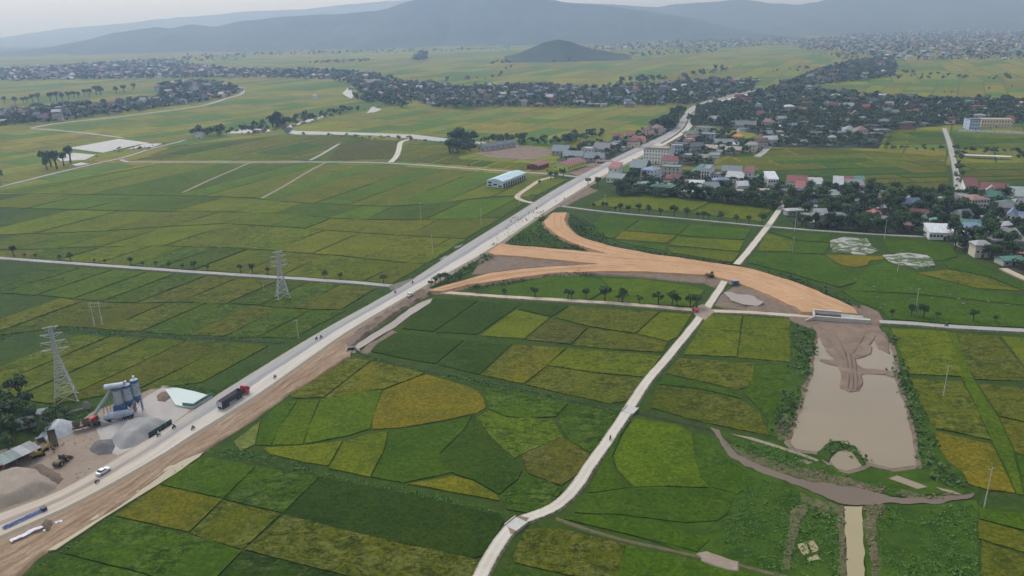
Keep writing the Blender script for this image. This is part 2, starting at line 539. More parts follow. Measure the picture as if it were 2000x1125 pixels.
def flooded():
    m, nt, b = nodes('mud_grey')
    p = pos(nt, (.7, 1, 1)); f = noise(nt, p, .09, 6, .65, 2.5); g = noise(nt, p, .5, 4, .6)
    col = mix(nt, remap(nt, g, .4, .6), (.035, .07, .006), (.06, .085, .012))
    col = mix(nt, remap(nt, f, .5, .54), col, mix(nt, remap(nt, g, .4, .6), (.24, .22, .18), (.34, .32, .28)))
    nt.links.new(col, b.inputs['Base Color']); nt.links.new(remap(nt, f, .5, .54, .95, .35), b.inputs['Roughness'])
    bump(nt, b, g, .5, .1)
flooded()
def path_mat(name, c1, c2, edge, track=.35):
    """concrete track: pale wheel lines, dusty middle, ragged dirty edges (all from u across)"""
    m, nt, b = nodes(name)
    uv = N(nt, 'ShaderNodeUVMap').outputs[0]
    sx = N(nt, 'ShaderNodeSeparateXYZ'); nt.links.new(uv, sx.inputs[0]); u, v = sx.outputs[0], sx.outputs[1]
    p = pos(nt); n1 = noise(nt, p, .12, 5, .65, .8); n2 = noise(nt, p, 1.0, 5, .7)
    e = math_(nt, 'MULTIPLY', math_(nt, 'ABSOLUTE', math_(nt, 'SUBTRACT', u, .5)), 2.0)
    e = math_(nt, 'ADD', e, math_(nt, 'MULTIPLY', math_(nt, 'SUBTRACT', n2, .5), .5))
    col = mix(nt, remap(nt, n1, .3, .7), c1, c2)
    tr = math_(nt, 'ABSOLUTE', math_(nt, 'SUBTRACT', math_(nt, 'ABSOLUTE', math_(nt, 'SUBTRACT', u, .5)), .24))
    col = mix(nt, math_(nt, 'MULTIPLY', remap(nt, tr, .11, .03), track), col, tuple(min(1, x * 1.18) for x in c2))
    col = mix(nt, remap(nt, e, .82, 1.05), col, edge)
    # slab joints
    j = math_(nt, 'FRACT', math_(nt, 'MULTIPLY', v, .2)); j = remap(nt, j, .985, .995)
    col = mix(nt, math_(nt, 'MULTIPLY', j, .35), col, tuple(x * .45 for x in c1))
    nt.links.new(col, b.inputs['Base Color']); b.inputs['Roughness'].default_value = .9; b.inputs['Specular IOR Level'].default_value = .15
    bump(nt, b, n2, .3, .03)
path_mat('path_concrete', (.42, .37, .29), (.5, .45, .37), (.1, .09, .045))
path_mat('path_dirt', (.38, .3, .215), (.45, .37, .28), (.11, .095, .045))
path_mat('path_grey', (.27, .255, .225), (.34, .32, .29), (.09, .085, .045))

def highway():
    m, nt, b = nodes('highway_surface')
    uv = N(nt, 'ShaderNodeUVMap').outputs[0]
    sx = N(nt, 'ShaderNodeSeparateXYZ'); nt.links.new(uv, sx.inputs[0]); u, v = sx.outputs[0], sx.outputs[1]
    mp = N(nt, 'ShaderNodeMapping'); mp.inputs['Scale'].default_value = (9.0, .045, 1); nt.links.new(uv, mp.inputs['Vector'])
    st = noise(nt, mp.outputs[0], 1.0, 5, .65, .3)            # streaks along the traffic
    p = pos(nt); n1 = noise(nt, p, .035, 4, .6, .5); n2 = noise(nt, p, .8, 5, .7)
    w = math_(nt, 'ADD', u, math_(nt, 'MULTIPLY', math_(nt, 'SUBTRACT', st, .5), .16))
    old = mix(nt, remap(nt, st, .35, .65), (.27, .255, .235), (.36, .335, .3))      # asphalt dusted by traffic
    new = mix(nt, remap(nt, st, .35, .65), (.43, .38, .315), (.52, .46, .39))          # pale concrete carriageway
    mid = mix(nt, remap(nt, st, .3, .7), (.21, .205, .205), (.29, .28, .27))             # swept bluish lane
    col = mix(nt, remap(nt, w, .5, .56), mix(nt, remap(nt, w, .3, .34), old, mid), new)
    # builders' dirt over the near end of the road (first 90 m)
    dn = math_(nt, 'ADD', remap(nt, v, 150, 20), math_(nt, 'MULTIPLY', math_(nt, 'SUBTRACT', n1, .5), .9))
    lane = math_(nt, 'MULTIPLY', remap(nt, w, .35, .4), remap(nt, w, .62, .55))
    dust = mix(nt, remap(nt, st, .35, .65), (.4, .325, .24), (.49, .41, .32))
    dust = mix(nt, math_(nt, 'MULTIPLY', lane, .85), dust, (.25, .2, .155))
    col = mix(nt, remap(nt, dn, .45, .75, 0, .92), col, dust)
    e = math_(nt, 'ADD', math_(nt, 'MULTIPLY', math_(nt, 'ABSOLUTE', math_(nt, 'SUBTRACT', u, .5)), 2.0), math_(nt, 'MULTIPLY', math_(nt, 'SUBTRACT', n2, .5), .12))
    col = mix(nt, remap(nt, e, .94, 1.0), col, (.3, .24, .17))
    col = mix(nt, remap(nt, n2, .3, .7, .12, 0), col, (.2, .18, .15))
    nt.links.new(col, b.inputs['Base Color']); b.inputs['Roughness'].default_value = .88; b.inputs['Specular IOR Level'].default_value = .2
    bump(nt, b, n2, .2, .02)
highway()
def tracks_mat():
    """graded strip beside the road: ruts and berms running along it"""
    m, nt, b = nodes('graded_strip')
    uv = N(nt, 'ShaderNodeUVMap').outputs[0]
    mp = N(nt, 'ShaderNodeMapping'); mp.inputs['Scale'].default_value = (7.0, .06, 1); nt.links.new(uv, mp.inputs['Vector'])
    st = noise(nt, mp.outputs[0], 1.0, 6, .7, .6); p = pos(nt); n1 = noise(nt, p, .06, 4, .6, .5); n2 = noise(nt, p, .7, 6, .75, .6)
    col = mix(nt, remap(nt, st, .32, .68), (.18, .105, .06), (.4, .27, .165))
    col = mix(nt, remap(nt, n1, .35, .7), col, mix(nt, remap(nt, st, .35, .6), (.24, .15, .09), (.48, .35, .23)))
    col = mix(nt, remap(nt, n2, .3, .75, .55, 0), col, (.12, .085, .055))
    nt.links.new(col, b.inputs['Base Color']); b.inputs['Roughness'].default_value = .95; b.inputs['Specular IOR Level'].default_value = .1
    bump(nt, b, math_(nt, 'ADD', st, math_(nt, 'MULTIPLY', n2, .5)), .9, .5)
tracks_mat()

water('pond_water', (.24, .185, .11), .07, .5, .02, (.215, .165, .1))
water('ditch_water', (.31, .25, .13), .2, .6, .01, (.28, .225, .12))
water('stream_water', (.14, .1, .065), .45, .6, .04)
soil('ditch_dark', (.03, .034, .014), (.045, .045, .02), (.09, .085, .06), .3, .8, bd=.1)
water('sky_water', (.1, .1, .09), .05, .3, .01)
water('turquoise_water', (.42, .47, .42), .15, .4, .01)
water('grey_water', (.27, .21, .16), .3, .5, .01)

paint('white_wall', (.7, .69, .66), .6, .08); paint('block_wall', (.78, .75, .71), .6, .05); paint('cream_wall', (.68, .58, .42)); paint('peach_wall', (.65, .45, .36)); paint('yellow_wall', (.72, .52, .16))
paint('lime_wall', (.52, .6, .12)); paint('blue_wall', (.42, .5, .6)); paint('pale_blue_wall', (.6, .68, .74)); paint('grey_wall', (.42, .41, .39)); paint('beige_wall', (.55, .48, .38)); paint('brick_wall', (.35, .2, .14))
paint('pink_wall', (.62, .4, .38))
paint('window_glass', (.035, .04, .05), .15, .1, spec=.5); paint('door_and_shade_dark', (.06, .05, .045))
roofing('roof_grey', (.22, .22, .22)); roofing('roof_red', (.27, .09, .075)); roofing('roof_maroon', (.2, .07, .06)); roofing('roof_green', (.085, .19, .135)); roofing('roof_teal', (.17, .2, .2))
roofing('roof_blue', (.16, .21, .3)); roofing('roof_white', (.55, .55, .55)); roofing('roof_pale', (.33, .325, .31)); roofing('roof_palegreen', (.24, .29, .26)); roofing('roof_tile', (.22, .13, .1)); roofing('roof_khaki', (.34, .3, .22)); roofing('roof_dark', (.1, .1, .11)); roofing('roof_orange', (.55, .22, .06)); roofing('roof_paleblue', (.4, .52, .54))
paint('steel', (.36, .37, .38), .5, .2, metal=.3); paint('galvanised', (.46, .47, .48), .55, .1); paint('red_paint', (.5, .03, .035), .35); paint('white_paint', (.78, .78, .77), .35, .05); paint('blue_paint', (.06, .13, .26), .45); paint('silo_white', (.4, .44, .5), .5, .3)
paint('dark_green', (.03, .085, .06), .6, .25); paint('teal_panel', (.12, .26, .22), .6, .3); paint('conveyor_green', (.3, .36, .31), .6, .2); paint('rubber', (.02, .02, .02), .85); paint('trailer_dark', (.045, .055, .075), .5, .2); paint('trailer_inside', (.4, .31, .28), .7, .25)
paint('yellow_machine', (.45, .3, .07), .6, .4, 1.5); paint('muddy_machine', (.2, .16, .09), .8, .4, 1.5); paint('tarp_grey', (.42, .43, .44), .6, .2); paint('tarp_blue', (.13, .17, .32), .6, .4, 1.2); paint('tarp_white', (.66, .66, .72), .6, .15); paint('tarp_red', (.72, .1, .06), .5, .1)
paint('skin', (.36, .22, .15), .6, .05); paint('shirt_dark', (.05, .05, .07), .8); paint('shirt_white', (.6, .6, .6), .8); paint('shirt_red', (.4, .07, .05), .8); paint('shirt_blue', (.08, .14, .3), .8); paint('hair', (.012, .01, .01), .6); paint('rust', (.25, .12, .06), .8, .3); paint('pole', (.5, .48, .44), .8, .1)
# ---------------------------------------------------------------- ground and mountains
ground = MB().quad((-13500, -2500, 0), (13500, -2500, 0), (13500, 15500, 0), (-13500, 15500, 0)).build('ground', MAT['grass_ground'])
tag(ground, kind='structure')

def ridge(name, prof, D, front, back, seed, nx=560, ny=56, rough=.35):
    """a mountain range: the skyline it shows, standing at distance D, with spurs and gullies down both sides"""
    pts = np.array([ray_at(px, py, D) for px, py in prof])
    xs = np.linspace(pts[0, 0], pts[-1, 0], nx)
    hz = np.interp(xs, pts[:, 0], pts[:, 2])
    hz = hz * (1 + .1 * (fbm(xs, xs * 0, D * .05, seed + 11) - .5)); hz = np.convolve(np.r_[[hz[0]] * 2, hz, [hz[-1]] * 2], [.06, .2, .48, .2, .06], 'valid')
    ts = np.r_[np.linspace(-1, 0, ny // 2), np.linspace(0, 1, ny // 2)[1:]]
    X, T = np.meshgrid(xs, ts)
    Y = D + np.where(T < 0, T * front, T * back) + 300 * (fbm(X, X * 0, 2500, seed + 5) - .5)
    H = np.interp(X, xs, hz)
    p = np.clip(1 - np.abs(T), 0, 1) ** 1.15
    sp = (1 - np.abs(2 * fbm(X, Y * .35, 700, seed, 5) - 1)) ** 1.5           # ridged spurs
    Z = H * p * (1 - rough * np.clip(1 - p, 0, 1) * 1.6 * sp) + 14 * (fbm(X, Y, 160, seed + 2) - .5) * np.clip(p * 3, 0, 1)
    Z = np.where(np.abs(T) > .999, -0.9, np.maximum(Z, -.9))
    V = np.stack([X.ravel(), Y.ravel(), Z.ravel()], 1)
    n = nx; F = [(r * n + i, r * n + i + 1, (r + 1) * n + i + 1, (r + 1) * n + i) for r in range(len(ts) - 1) for i in range(n - 1)]
    me = npmesh(name, V, F, 4)
    me.polygons.foreach_set('use_smooth', np.ones(len(F), bool))
    return tag(link(name, me, MAT['forest']), kind='structure')

ridge('mountain', [(-700, 60), (-350, 88), (-150, 95), (60, 101), (100, 98), (130, 88), (230, 65), (310, 53), (340, 55), (380, 44), (420, 52), (480, 40), (560, 32), (650, 28), (740, 20), (800, 3), (860, -12), (960, -18), (1050, -4), (1100, 5), (1180, 12), (1250, 20), (1330, 33), (1410, 50), (1480, 66)], 6300, 1400, 2200, 1, rough=.75)
ridge('mountain', [(-700, 40), (-300, 60), (0, 78), (60, 65), (130, 55), (250, 46), (330, 35), (400, 30), (500, 22), (600, 18), (680, 8), (760, 2), (850, -6), (950, -12), (1050, 4), (1150, 20)], 11200, 2500, 2600, 2)
ridge('mountain', [(940, 60), (1000, 32), (1062, -2), (1100, 4), (1180, 9), (1287, 13), (1312, 8), (1380, 3), (1450, -4), (1500, 5), (1562, 8), (1612, 2), (1700, -10), (1900, -12), (2200, -4), (2600, 10)], 8000, 1900, 2600, 3, rough=.7)
ridge('mountain', [(1380, 62), (1450, 52), (1520, 36), (1570, 16), (1610, 0), (1650, -10), (1750, -17), (1850, -12), (1910, 0), (1940, 12), (2000, 28), (2080, 38), (2300, 30), (2700, 10)], 8600, 1700, 2200, 4, rough=.7)
ridge('hill', [(985, 111), (1005, 107), (1030, 97), (1060, 84), (1078, 79), (1092, 77), (1112, 80), (1140, 89), (1165, 95), (1200, 103), (1225, 107)], 3000, 230, 380, 5, nx=90, ny=40, rough=.25)

# ---------------------------------------------------------------- main road
ROAD_L = GL([(-160, 1075), (-80, 1040), (0, 1003), (110, 962), (202, 911), (300, 852), (420, 775), (500, 725), (640, 640), (790, 556), (900, 485), (1000, 423), (1085, 370), (1150, 334), (1215, 301), (1262, 279)], 1.0)
ROAD_R = GL([(-160, 1128), (-80, 1088), (0, 1047), (92, 1007), (140, 985), (225, 940), (315, 888), (377, 848), (500, 772), (600, 702), (690, 640), (825, 561), (960, 484), (1060, 417), (1140, 366), (1200, 331), (1262, 300), (1302, 281)], 1.0)
tag(strip('main_road', ROAD_L, ROAD_R, MAT['highway_surface'], z=1.0, slope=2.2, step=5, nx=8, crown=.12), kind='structure')
# further on it opens into two carriageways round a planted median
A = GL([(1262, 279), (1300, 261), (1322, 244), (1331, 228), (1342, 214), (1362, 203), (1400, 191), (1438, 182), (1478, 175)], 1.0)
B = GL([(1282, 287), (1318, 266), (1337, 250), (1346, 233), (1356, 219), (1373, 209), (1404, 197), (1440, 187), (1480, 179)], 1.0)
C = GL([(1302, 281), (1335, 262), (1352, 247), (1360, 234), (1374, 221), (1388, 213), (1412, 203), (1446, 191), (1486, 182)], 1.0)
A_, B_ = [np.array(p) for p in A], [np.array(p) for p in B]
tag(strip('carriageway', A, [a * .12 + b * .88 for a, b in zip(A_, B_)], MAT['path_grey'], z=1.0, slope=2, step=8), kind='structure')
tag(strip('carriageway', B, C, MAT['path_concrete'], z=1.0, slope=2, step=8), kind='structure')

# ---------------------------------------------------------------- paths and lanes
def lane(name, px, w, mat, z=.55, slope=.45, jit=.3):
    c = smooth_line(GL(px, z), 4)
    L, R = path_edges(c, w)
    return tag(strip(name, L, R, MAT[mat], z=z, slope=slope, step=3.0, jit=jit), kind='structure')
lane('concrete_path', [(905, 1190), (930, 1140), (960, 1085), (985, 1045), (1003, 1024), (1030, 1010), (1062, 999), (1092, 983), (1122, 953), (1152, 909), (1190, 855), (1227, 800), (1262, 746), (1310, 690), (1345, 647), (1376, 608), (1402, 569), (1416, 548)], 3.7, 'path_concrete')
lane('concrete_path', [(1439, 516), (1466, 484), (1500, 441), (1525, 405), (1532, 392)], 4.0, 'path_concrete')
lane('field_path', [(845, 569), (900, 573), (1000, 580), (1200, 592), (1360, 605), (1470, 610), (1560, 617), (1600, 622)], 4.0, 'path_dirt')
lane('field_path', [(1718, 628), (1790, 632), (1850, 637), (2000, 645), (2150, 652)], 4.3, 'path_grey')
lane('field_path', [(-160, 492), (-60, 499), (20, 505), (200, 518), (400, 532), (600, 545), (700, 552), (770, 558), (805, 559)], 4.4, 'path_grey')
lane('village_lane', [(1085, 401), (1200, 415), (1350, 428), (1500, 442), (1600, 450), (1740, 459), (1835, 463)], 2.8, 'path_grey', z=.5)
lane('field_path', [(-60, 382), (0, 365), (100, 340), (180, 321), (235, 309), (262, 301), (300, 289), (340, 279), (362, 273)], 4.6, 'path_grey', z=.5)
lane('field_path', [(236, 311), (245, 315), (275, 316.5), (500, 316.5), (640, 316.5), (760, 318.5), (900, 328), (1000, 335), (1090, 341), (1140, 347)], 4.8, 'path_grey', z=.5)
lane('field_path', [(487, 318), (450, 334), (410, 351), (356, 376)], 2.6, 'path_grey', z=.5).data.materials[0] = MAT['yard']
lane('field_path', [(634, 318), (600, 336), (560, 360), (511, 387)], 2.6, 'path_grey', z=.5).data.materials[0] = MAT['yard']
lane('field_path', [(763, 317), (774, 305), (779, 292), (783, 278), (800, 272)], 6.0, 'path_concrete', z=.5)
lane('field_path', [(605, 313), (630, 300), (662, 281)], 4.0, 'path_grey', z=.5)
lane('field_path', [(1844, 250), (1853, 275), (1860, 302), (1868, 340), (1871, 372), (1873, 392)], 5.0, 'path_grey', z=.5)
lane('field_path', [(1960, 524), (1985, 536), (2030, 556)], 4.5, 'path_dirt', z=.5)
lane('river_road', [(60, 250), (120, 240), (250, 226), (390, 207), (440, 193), (468, 185), (474, 178), (468, 170)], 9.0, 'path_grey', z=.6)
lane('village_lane', [(60, 251), (150, 258), (240, 269)], 6.0, 'path_grey', z=.5)
lane('village_lane', [(1478, 306), (1490, 298), (1502, 286)], 7.0, 'path_grey', z=.5)
lane('village_lane', [(1095, 415 - 12), (1040, 396), (1010, 385), (1030, 368), (1055, 352), (1080, 346)], 4.5, 'path_dirt', z=.5)
lane('farm_track', [(1085, 1012), (1130, 1028), (1200, 1050), (1290, 1070), (1370, 1088), (1460, 1108), (1560, 1132)], 1.1, 'path_dirt', z=.3, slope=.3, jit=.5).data.materials[0] = MAT['track_grass']
tag(sheet('road_junction', GL([(762, 557), (800, 545), (822, 540), (812, 565), (790, 575), (775, 566)], .9), MAT['path_grey'], z=.85, sp=3, slope=1.5), kind='structure')
tag(sheet('path_junction', GL([(1352, 602), (1372, 594), (1395, 607), (1378, 625), (1362, 618)], .5), MAT['yard'], z=.59, sp=2, slope=.5, wob=.5), kind='structure')
tag(sheet('path_junction', GL([(990, 1022), (1018, 1008), (1035, 1012), (1020, 1030), (998, 1044)], .5), MAT['grey_dirt'], z=.59, sp=2, slope=.5, wob=.5), kind='structure')

# ---------------------------------------------------------------- the graded strip, ditches and spoil beside the road
SH_R = GL([(-160, 1225), (-60, 1178), (30, 1128), (95, 1072), (230, 990), (345, 906), (398, 880), (440, 852), (505, 812), (560, 772), (622, 734), (672, 702), (684, 694)], .4)
SH_L = [tuple(p) for p in smooth_line(ROAD_R, 3)[:36]]
SH_L = [p for p in SH_L if p[1] < 336]
SH_L = [(x + 1.2, y - .6) for x, y in SH_L]
st = strip('dirt_shoulder', SH_L, SH_R, MAT['graded_strip'], z=.55, slope=1.0, step=3, nx=12, jit=.5)
me = st.data
co = np.zeros(len(me.vertices) * 3, np.float32); me.vertices.foreach_get('co', co); co = co.reshape(-1, 3)
co[:, 2] += np.where(co[:, 2] > .3, .7 * (fbm(co[:, 0], co[:, 1], 4, 3) - .5) + .5 * (fbm(co[:, 0] * 1.2 - co[:, 1] * .6, co[:, 0] * .1 + co[:, 1] * .1, 3, 8) - .5), 0)
me.vertices.foreach_set('co', co.ravel()); me.polygons.foreach_set('use_smooth', np.ones(len(me.polygons), bool)); me.update()
tag(st, kind='structure')
tag(sheet('spoil_bank', GL([(676, 668), (720, 632), (775, 595), (822, 566), (846, 566), (838, 573), (806, 590), (780, 606), (740, 634), (712, 654), (696, 668), (682, 680)], .5), MAT['mud_spoil'], z=.9, sp=.9, amp=1.5, ns=4, seed=11, slope=1.0, wob=.6), kind='structure')
tag(sheet('ditch_water', GL([(845, 584), (842, 592), (800, 618), (772, 640), (745, 655), (725, 668), (700, 684), (686, 690), (700, 672), (730, 652), (765, 630), (800, 604), (822, 592)]), MAT['grey_water'], z=.4, sp=3, zb=0.01, wob=.5), kind='structure')
tag(sheet('ditch_water', GL([(94, 1078), (100, 1068), (150, 1035), (240, 975), (300, 935), (345, 902), (372, 886), (398, 884), (390, 894), (350, 922), (300, 955), (250, 985), (180, 1028), (140, 1055), (110, 1076)]), MAT['ditch_water'], z=.45, sp=2.5, zb=0.01, wob=.35), kind='structure')
tag(sheet('mud_flat', GL([(705, 688), (720, 672), (745, 660), (765, 645), (775, 650), (750, 668), (735, 682), (718, 690)], .2), MAT['mud_spoil'], z=.2, sp=2, amp=.15, wob=.5, slope=.5), kind='structure')

# ---------------------------------------------------------------- orange embankment of the new road
EMB = GL([(837, 568), (881, 553), (956, 533), (1023, 525), (1117, 518), (1169, 515.5), (1090, 507), (1005, 499), (967, 497), (952, 493), (975, 475), (1001, 479), (1053, 483), (1135, 491), (1187, 496), (1165, 490), (1120, 475), (1090, 460), (1068, 443), (1063, 432), (1079, 416), (1107, 415), (1102, 430), (1107, 440), (1120, 455), (1142, 466), (1185, 479), (1220, 486), (1270, 496), (1350, 507), (1430, 519), (1462, 524), (1500, 534), (1550, 549), (1600, 570), (1640, 588), (1668, 602), (1676, 613), (1640, 611), (1582, 609), (1567, 609), (1555, 600), (1532, 592), (1500, 576), (1470, 563), (1435, 550), (1400, 541), (1375, 536), (1320, 534), (1262, 530), (1175, 529), (1125, 531), (1075, 534), (1000, 543), (911, 555), (866, 568)], 1.2)
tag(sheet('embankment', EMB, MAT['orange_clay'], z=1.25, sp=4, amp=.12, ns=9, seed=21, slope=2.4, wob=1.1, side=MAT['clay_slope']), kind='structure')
def rut(px, w=.4, mt='rut_clay'):
    c = smooth_line(GL(px, 1.3), 4); L, R = path_edges(c, w)
    tag(strip('wheel_rut', L, R, MAT[mt], z=1.37, slope=.3, zb=1.2, step=2.5, jit=.35), kind='structure')
for k in (2.2, 6.4, -3.2):
    q = [(1000, 489), (1090, 498), (1190, 508), (1290, 516), (1380, 526), (1440, 536), (1500, 552), (1550, 570), (1600, 590), (1640, 604)]
    c = smooth_line(GL(q, 1.3), 4); L, R = path_edges(c, 2 * abs(k) + .01); base = L if k > 0 else R
    L2, R2 = path_edges(base, .4)
    tag(strip('wheel_rut', L2, R2, MAT['rut_clay' if k not in (2.2, -3.2) else 'orange_light'], z=1.36 + .004 * k, slope=.3, zb=1.15, step=2.5, jit=1.1), kind='structure')
for q in ([(860, 565), (930, 548), (1020, 533), (1120, 525), (1230, 520)], [(870, 562), (940, 543), (1030, 530), (1130, 522), (1240, 516)], [(1082, 424), (1085, 440), (1105, 458), (1140, 474), (1190, 487), (1260, 500)], [(1096, 422), (1096, 440), (1115, 456), (1150, 471), (1200, 484), (1270, 498)]): rut(q)
tag(sheet('clay_bank', GL([(1070, 536), (1200, 529), (1330, 534), (1392, 540), (1410, 551), (1398, 560), (1378, 552), (1335, 549), (1300, 545), (1240, 539), (1160, 535), (1100, 538)], .3), MAT['mud_spoil'], z=.5, sp=2, amp=1.0, ns=7, seed=23, wob=.8, slope=1.2), kind='structure')
tag(sheet('clay_bank', GL([(940, 505), (960, 498), (1000, 500), (1085, 508), (1150, 515), (1110, 518), (1030, 523), (980, 528), (955, 532), (925, 535), (935, 520)], .3), MAT['mud_spoil'], z=.45, sp=2, amp=.5, ns=6, seed=24, wob=.8, slope=1), kind='structure')
tag(sheet('clay_bank', GL([(1400, 596), (1418, 572), (1440, 556), (1480, 566), (1520, 585), (1550, 598), (1568, 610), (1500, 610), (1440, 606)], .3), MAT['mud_spoil'], z=.45, sp=2, amp=.7, ns=6, seed=25, wob=.8, slope=1), kind='structure')
tag(sheet('clay_bank', GL([(1535, 606), (1582, 611), (1600, 628), (1598, 645), (1575, 636), (1550, 625)], .3), MAT['mud_spoil'], z=.5, sp=2, amp=.5, ns=5, seed=26, wob=.8, slope=1), kind='structure')
tag(sheet('clay_bank', GL([(1660, 598), (1685, 596), (1712, 608), (1722, 626), (1715, 634), (1690, 628), (1672, 614)], .3), MAT['mud_spoil'], z=.5, sp=2, amp=.6, ns=5, seed=27, wob=.8, slope=1), kind='structure')
tag(sheet('small_pond', GL([(1412, 572), (1430, 572), (1470, 578), (1492, 590), (1480, 597), (1448, 594), (1425, 585), (1415, 579)], .9), MAT['grey_water'], z=1.02, sp=1.6, zb=.3, wob=2.0), kind='structure')
tag(sheet('tan_patch', GL([(1363, 1083), (1380, 1079), (1440, 1096), (1438, 1113), (1420, 1112), (1376, 1098)], .3), MAT['yard'], z=.5, sp=1.5, amp=.15, wob=.6, slope=.6), kind='structure')

# ---------------------------------------------------------------- pond, peninsula, stream and channel
POND = [(1600, 655), (1594, 680), (1592, 695), (1588, 735), (1575, 765), (1560, 815), (1550, 842), (1545, 866), (1556, 878), (1600, 883), (1628, 879), (1620, 890), (1617, 900), (1632, 916), (1652, 921), (1676, 914), (1692, 904), (1740, 916), (1791, 910), (1785, 860), (1770, 802), (1760, 777), (1746, 737), (1743, 695), (1735, 672), (1716, 648), (1690, 640), (1640, 640)]
tag(sheet('mud_margin', inset(GL(POND), -1.6), MAT['mud_spoil'], z=.2, sp=2.5, wob=1.2), kind='structure')
tag(sheet('pond_water', GL(POND), MAT['pond_water'], z=.25, sp=2.5, zb=.01, wob=.8), kind='structure')
PEN = [(1578, 622), (1594, 640), (1603, 658), (1608, 672), (1620, 690), (1633, 702), (1622, 704), (1606, 702), (1604, 705), (1622, 712), (1640, 716), (1645, 728), (1643, 745), (1641, 757), (1660, 765), (1677, 763), (1683, 748), (1681, 731), (1700, 730), (1728, 731), (1744, 737), (1744, 724), (1712, 721), (1684, 719), (1672, 710), (1668, 701), (1684, 697), (1698, 691), (1702, 677), (1697, 674), (1707, 664), (1711, 652), (1713, 668), (1716, 680), (1736, 690), (1734, 668), (1722, 648), (1712, 634), (1690, 626)]
tag(sheet('dirt_spit', GL(PEN, .4), MAT['grey_dirt'], z=.55, sp=1.5, amp=.5, ns=6, seed=31, wob=.5, slope=.8), kind='structure')
for nm, poly in (('pond_dike', [(1598, 885), (1612, 871), (1625, 862), (1642, 862), (1655, 868), (1670, 872), (1675, 880), (1682, 893), (1690, 906), (1684, 909), (1674, 894), (1665, 882), (1652, 877), (1637, 880), (1624, 890), (1617, 901), (1606, 894)]),):
    tag(sheet(nm, GL(poly, .3), MAT['verge_grass'], z=.45, sp=1.2, amp=.3, seed=33, wob=.4, slope=.5), kind='structure')
tag(sheet('stream_water', GL([(1388, 836), (1401, 841), (1411, 857), (1432, 880), (1462, 901), (1500, 916), (1545, 931), (1578, 943), (1680, 949), (1706, 961), (1742, 972), (1820, 975), (1870, 968), (1905, 966), (1902, 972), (1830, 985), (1742, 984), (1690, 988), (1650, 985), (1610, 972), (1572, 956), (1530, 940), (1490, 926), (1455, 911), (1425, 890), (1404, 864), (1394, 847)]), MAT['stream_water'], z=.24, sp=1.3, zb=.01, wob=1.3), kind='structure')
tag(sheet('channel_water', GL([(1649, 990), (1681, 989), (1684, 1040), (1686, 1090), (1692, 1180), (1652, 1180), (1653, 1090), (1651, 1040)]), MAT['ditch_water'], z=.23, sp=1.6, zb=.01, wob=.6), kind='structure')
for poly in ([(1735, 936), (1752, 930), (1800, 948), (1812, 953), (1792, 957), (1760, 945)], [(1828, 953), (1860, 960), (1880, 968), (1866, 967), (1840, 960)], [(1556, 901), (1572, 900), (1588, 906), (1575, 908)], [(1424, 848), (1470, 856), (1530, 875), (1600, 900), (1596, 903), (1520, 877), (1465, 860)]):
    tag(sheet('puddle', GL(poly), MAT['pond_water'], z=.27, sp=2, zb=.01, wob=.3), kind='structure')
for i, poly in enumerate(([(1350, 846), (1392, 850), (1420, 880), (1470, 915), (1560, 950), (1645, 992), (1650, 1200), (1400, 1200), (1380, 1090), (1120, 1010), (1140, 965), (1230, 948), (1380, 955), (1352, 900)], [(1684, 992), (1760, 988), (1910, 976), (1916, 1200), (1696, 1200)], [(1405, 845), (1520, 862), (1545, 872), (1600, 886), (1640, 922), (1700, 910), (1795, 915), (1885, 942), (1885, 965), (1740, 968), (1690, 944), (1570, 932), (1470, 895)], [(1500, 690), (1545, 640), (1592, 650), (1590, 700), (1572, 765), (1545, 866), (1500, 850), (1520, 760)], [(1722, 640), (1748, 645), (1780, 735), (1830, 850), (1890, 940), (1800, 930), (1788, 860), (1760, 772), (1746, 735), (1744, 690)])):
    tag(sheet('meadow', GL(poly, .1), MAT['meadow'], z=.13 if i < 2 else .16, sp=2.0, amp=.1, ns=5, seed=60 + i, wob=.8, zb=.0), kind='structure')
for i, poly in enumerate(([(1626, 995), (1650, 990), (1652, 1060), (1655, 1150), (1632, 1150), (1638, 1060)], [(1686, 990), (1735, 984), (1718, 1012), (1716, 1060), (1726, 1150), (1700, 1150), (1692, 1050)], [(1545, 992), (1582, 980), (1566, 1035), (1548, 1085), (1542, 1115), (1526, 1115), (1534, 1055)], [(1424, 866), (1480, 890), (1560, 913), (1660, 932), (1705, 946), (1740, 962), (1690, 956), (1580, 941), (1500, 916), (1440, 888)], [(1560, 958), (1600, 972), (1645, 986), (1640, 1002), (1600, 1000), (1560, 980)], [(1755, 955), (1810, 966), (1870, 962), (1850, 972), (1780, 976)], [(1512, 838), (1530, 806), (1546, 812), (1550, 856), (1526, 862)])):
    tag(sheet('spoil_berm', inset(GL(poly, .2), .45), MAT['berm'], z=.27, sp=.9, amp=.26, ns=2.5, seed=80 + i, wob=1.3, slope=.4), kind='structure')
for q in ([(1648, 690), (1655, 720), (1655, 758)], [(1658, 690), (1663, 720), (1664, 760)], [(1668, 700), (1671, 722), (1673, 760)], [(1630, 650), (1642, 672), (1650, 692)], [(1690, 650), (1676, 672), (1664, 692)], [(1610, 655), (1630, 680), (1648, 700)]):
    c = smooth_line(GL(q, .6), 4); L, R = path_edges(c, .5)
    tag(strip('wheel_rut', L, R, MAT['mud_spoil'], z=.8, slope=.4, zb=.5, step=2, jit=.3), kind='structure')
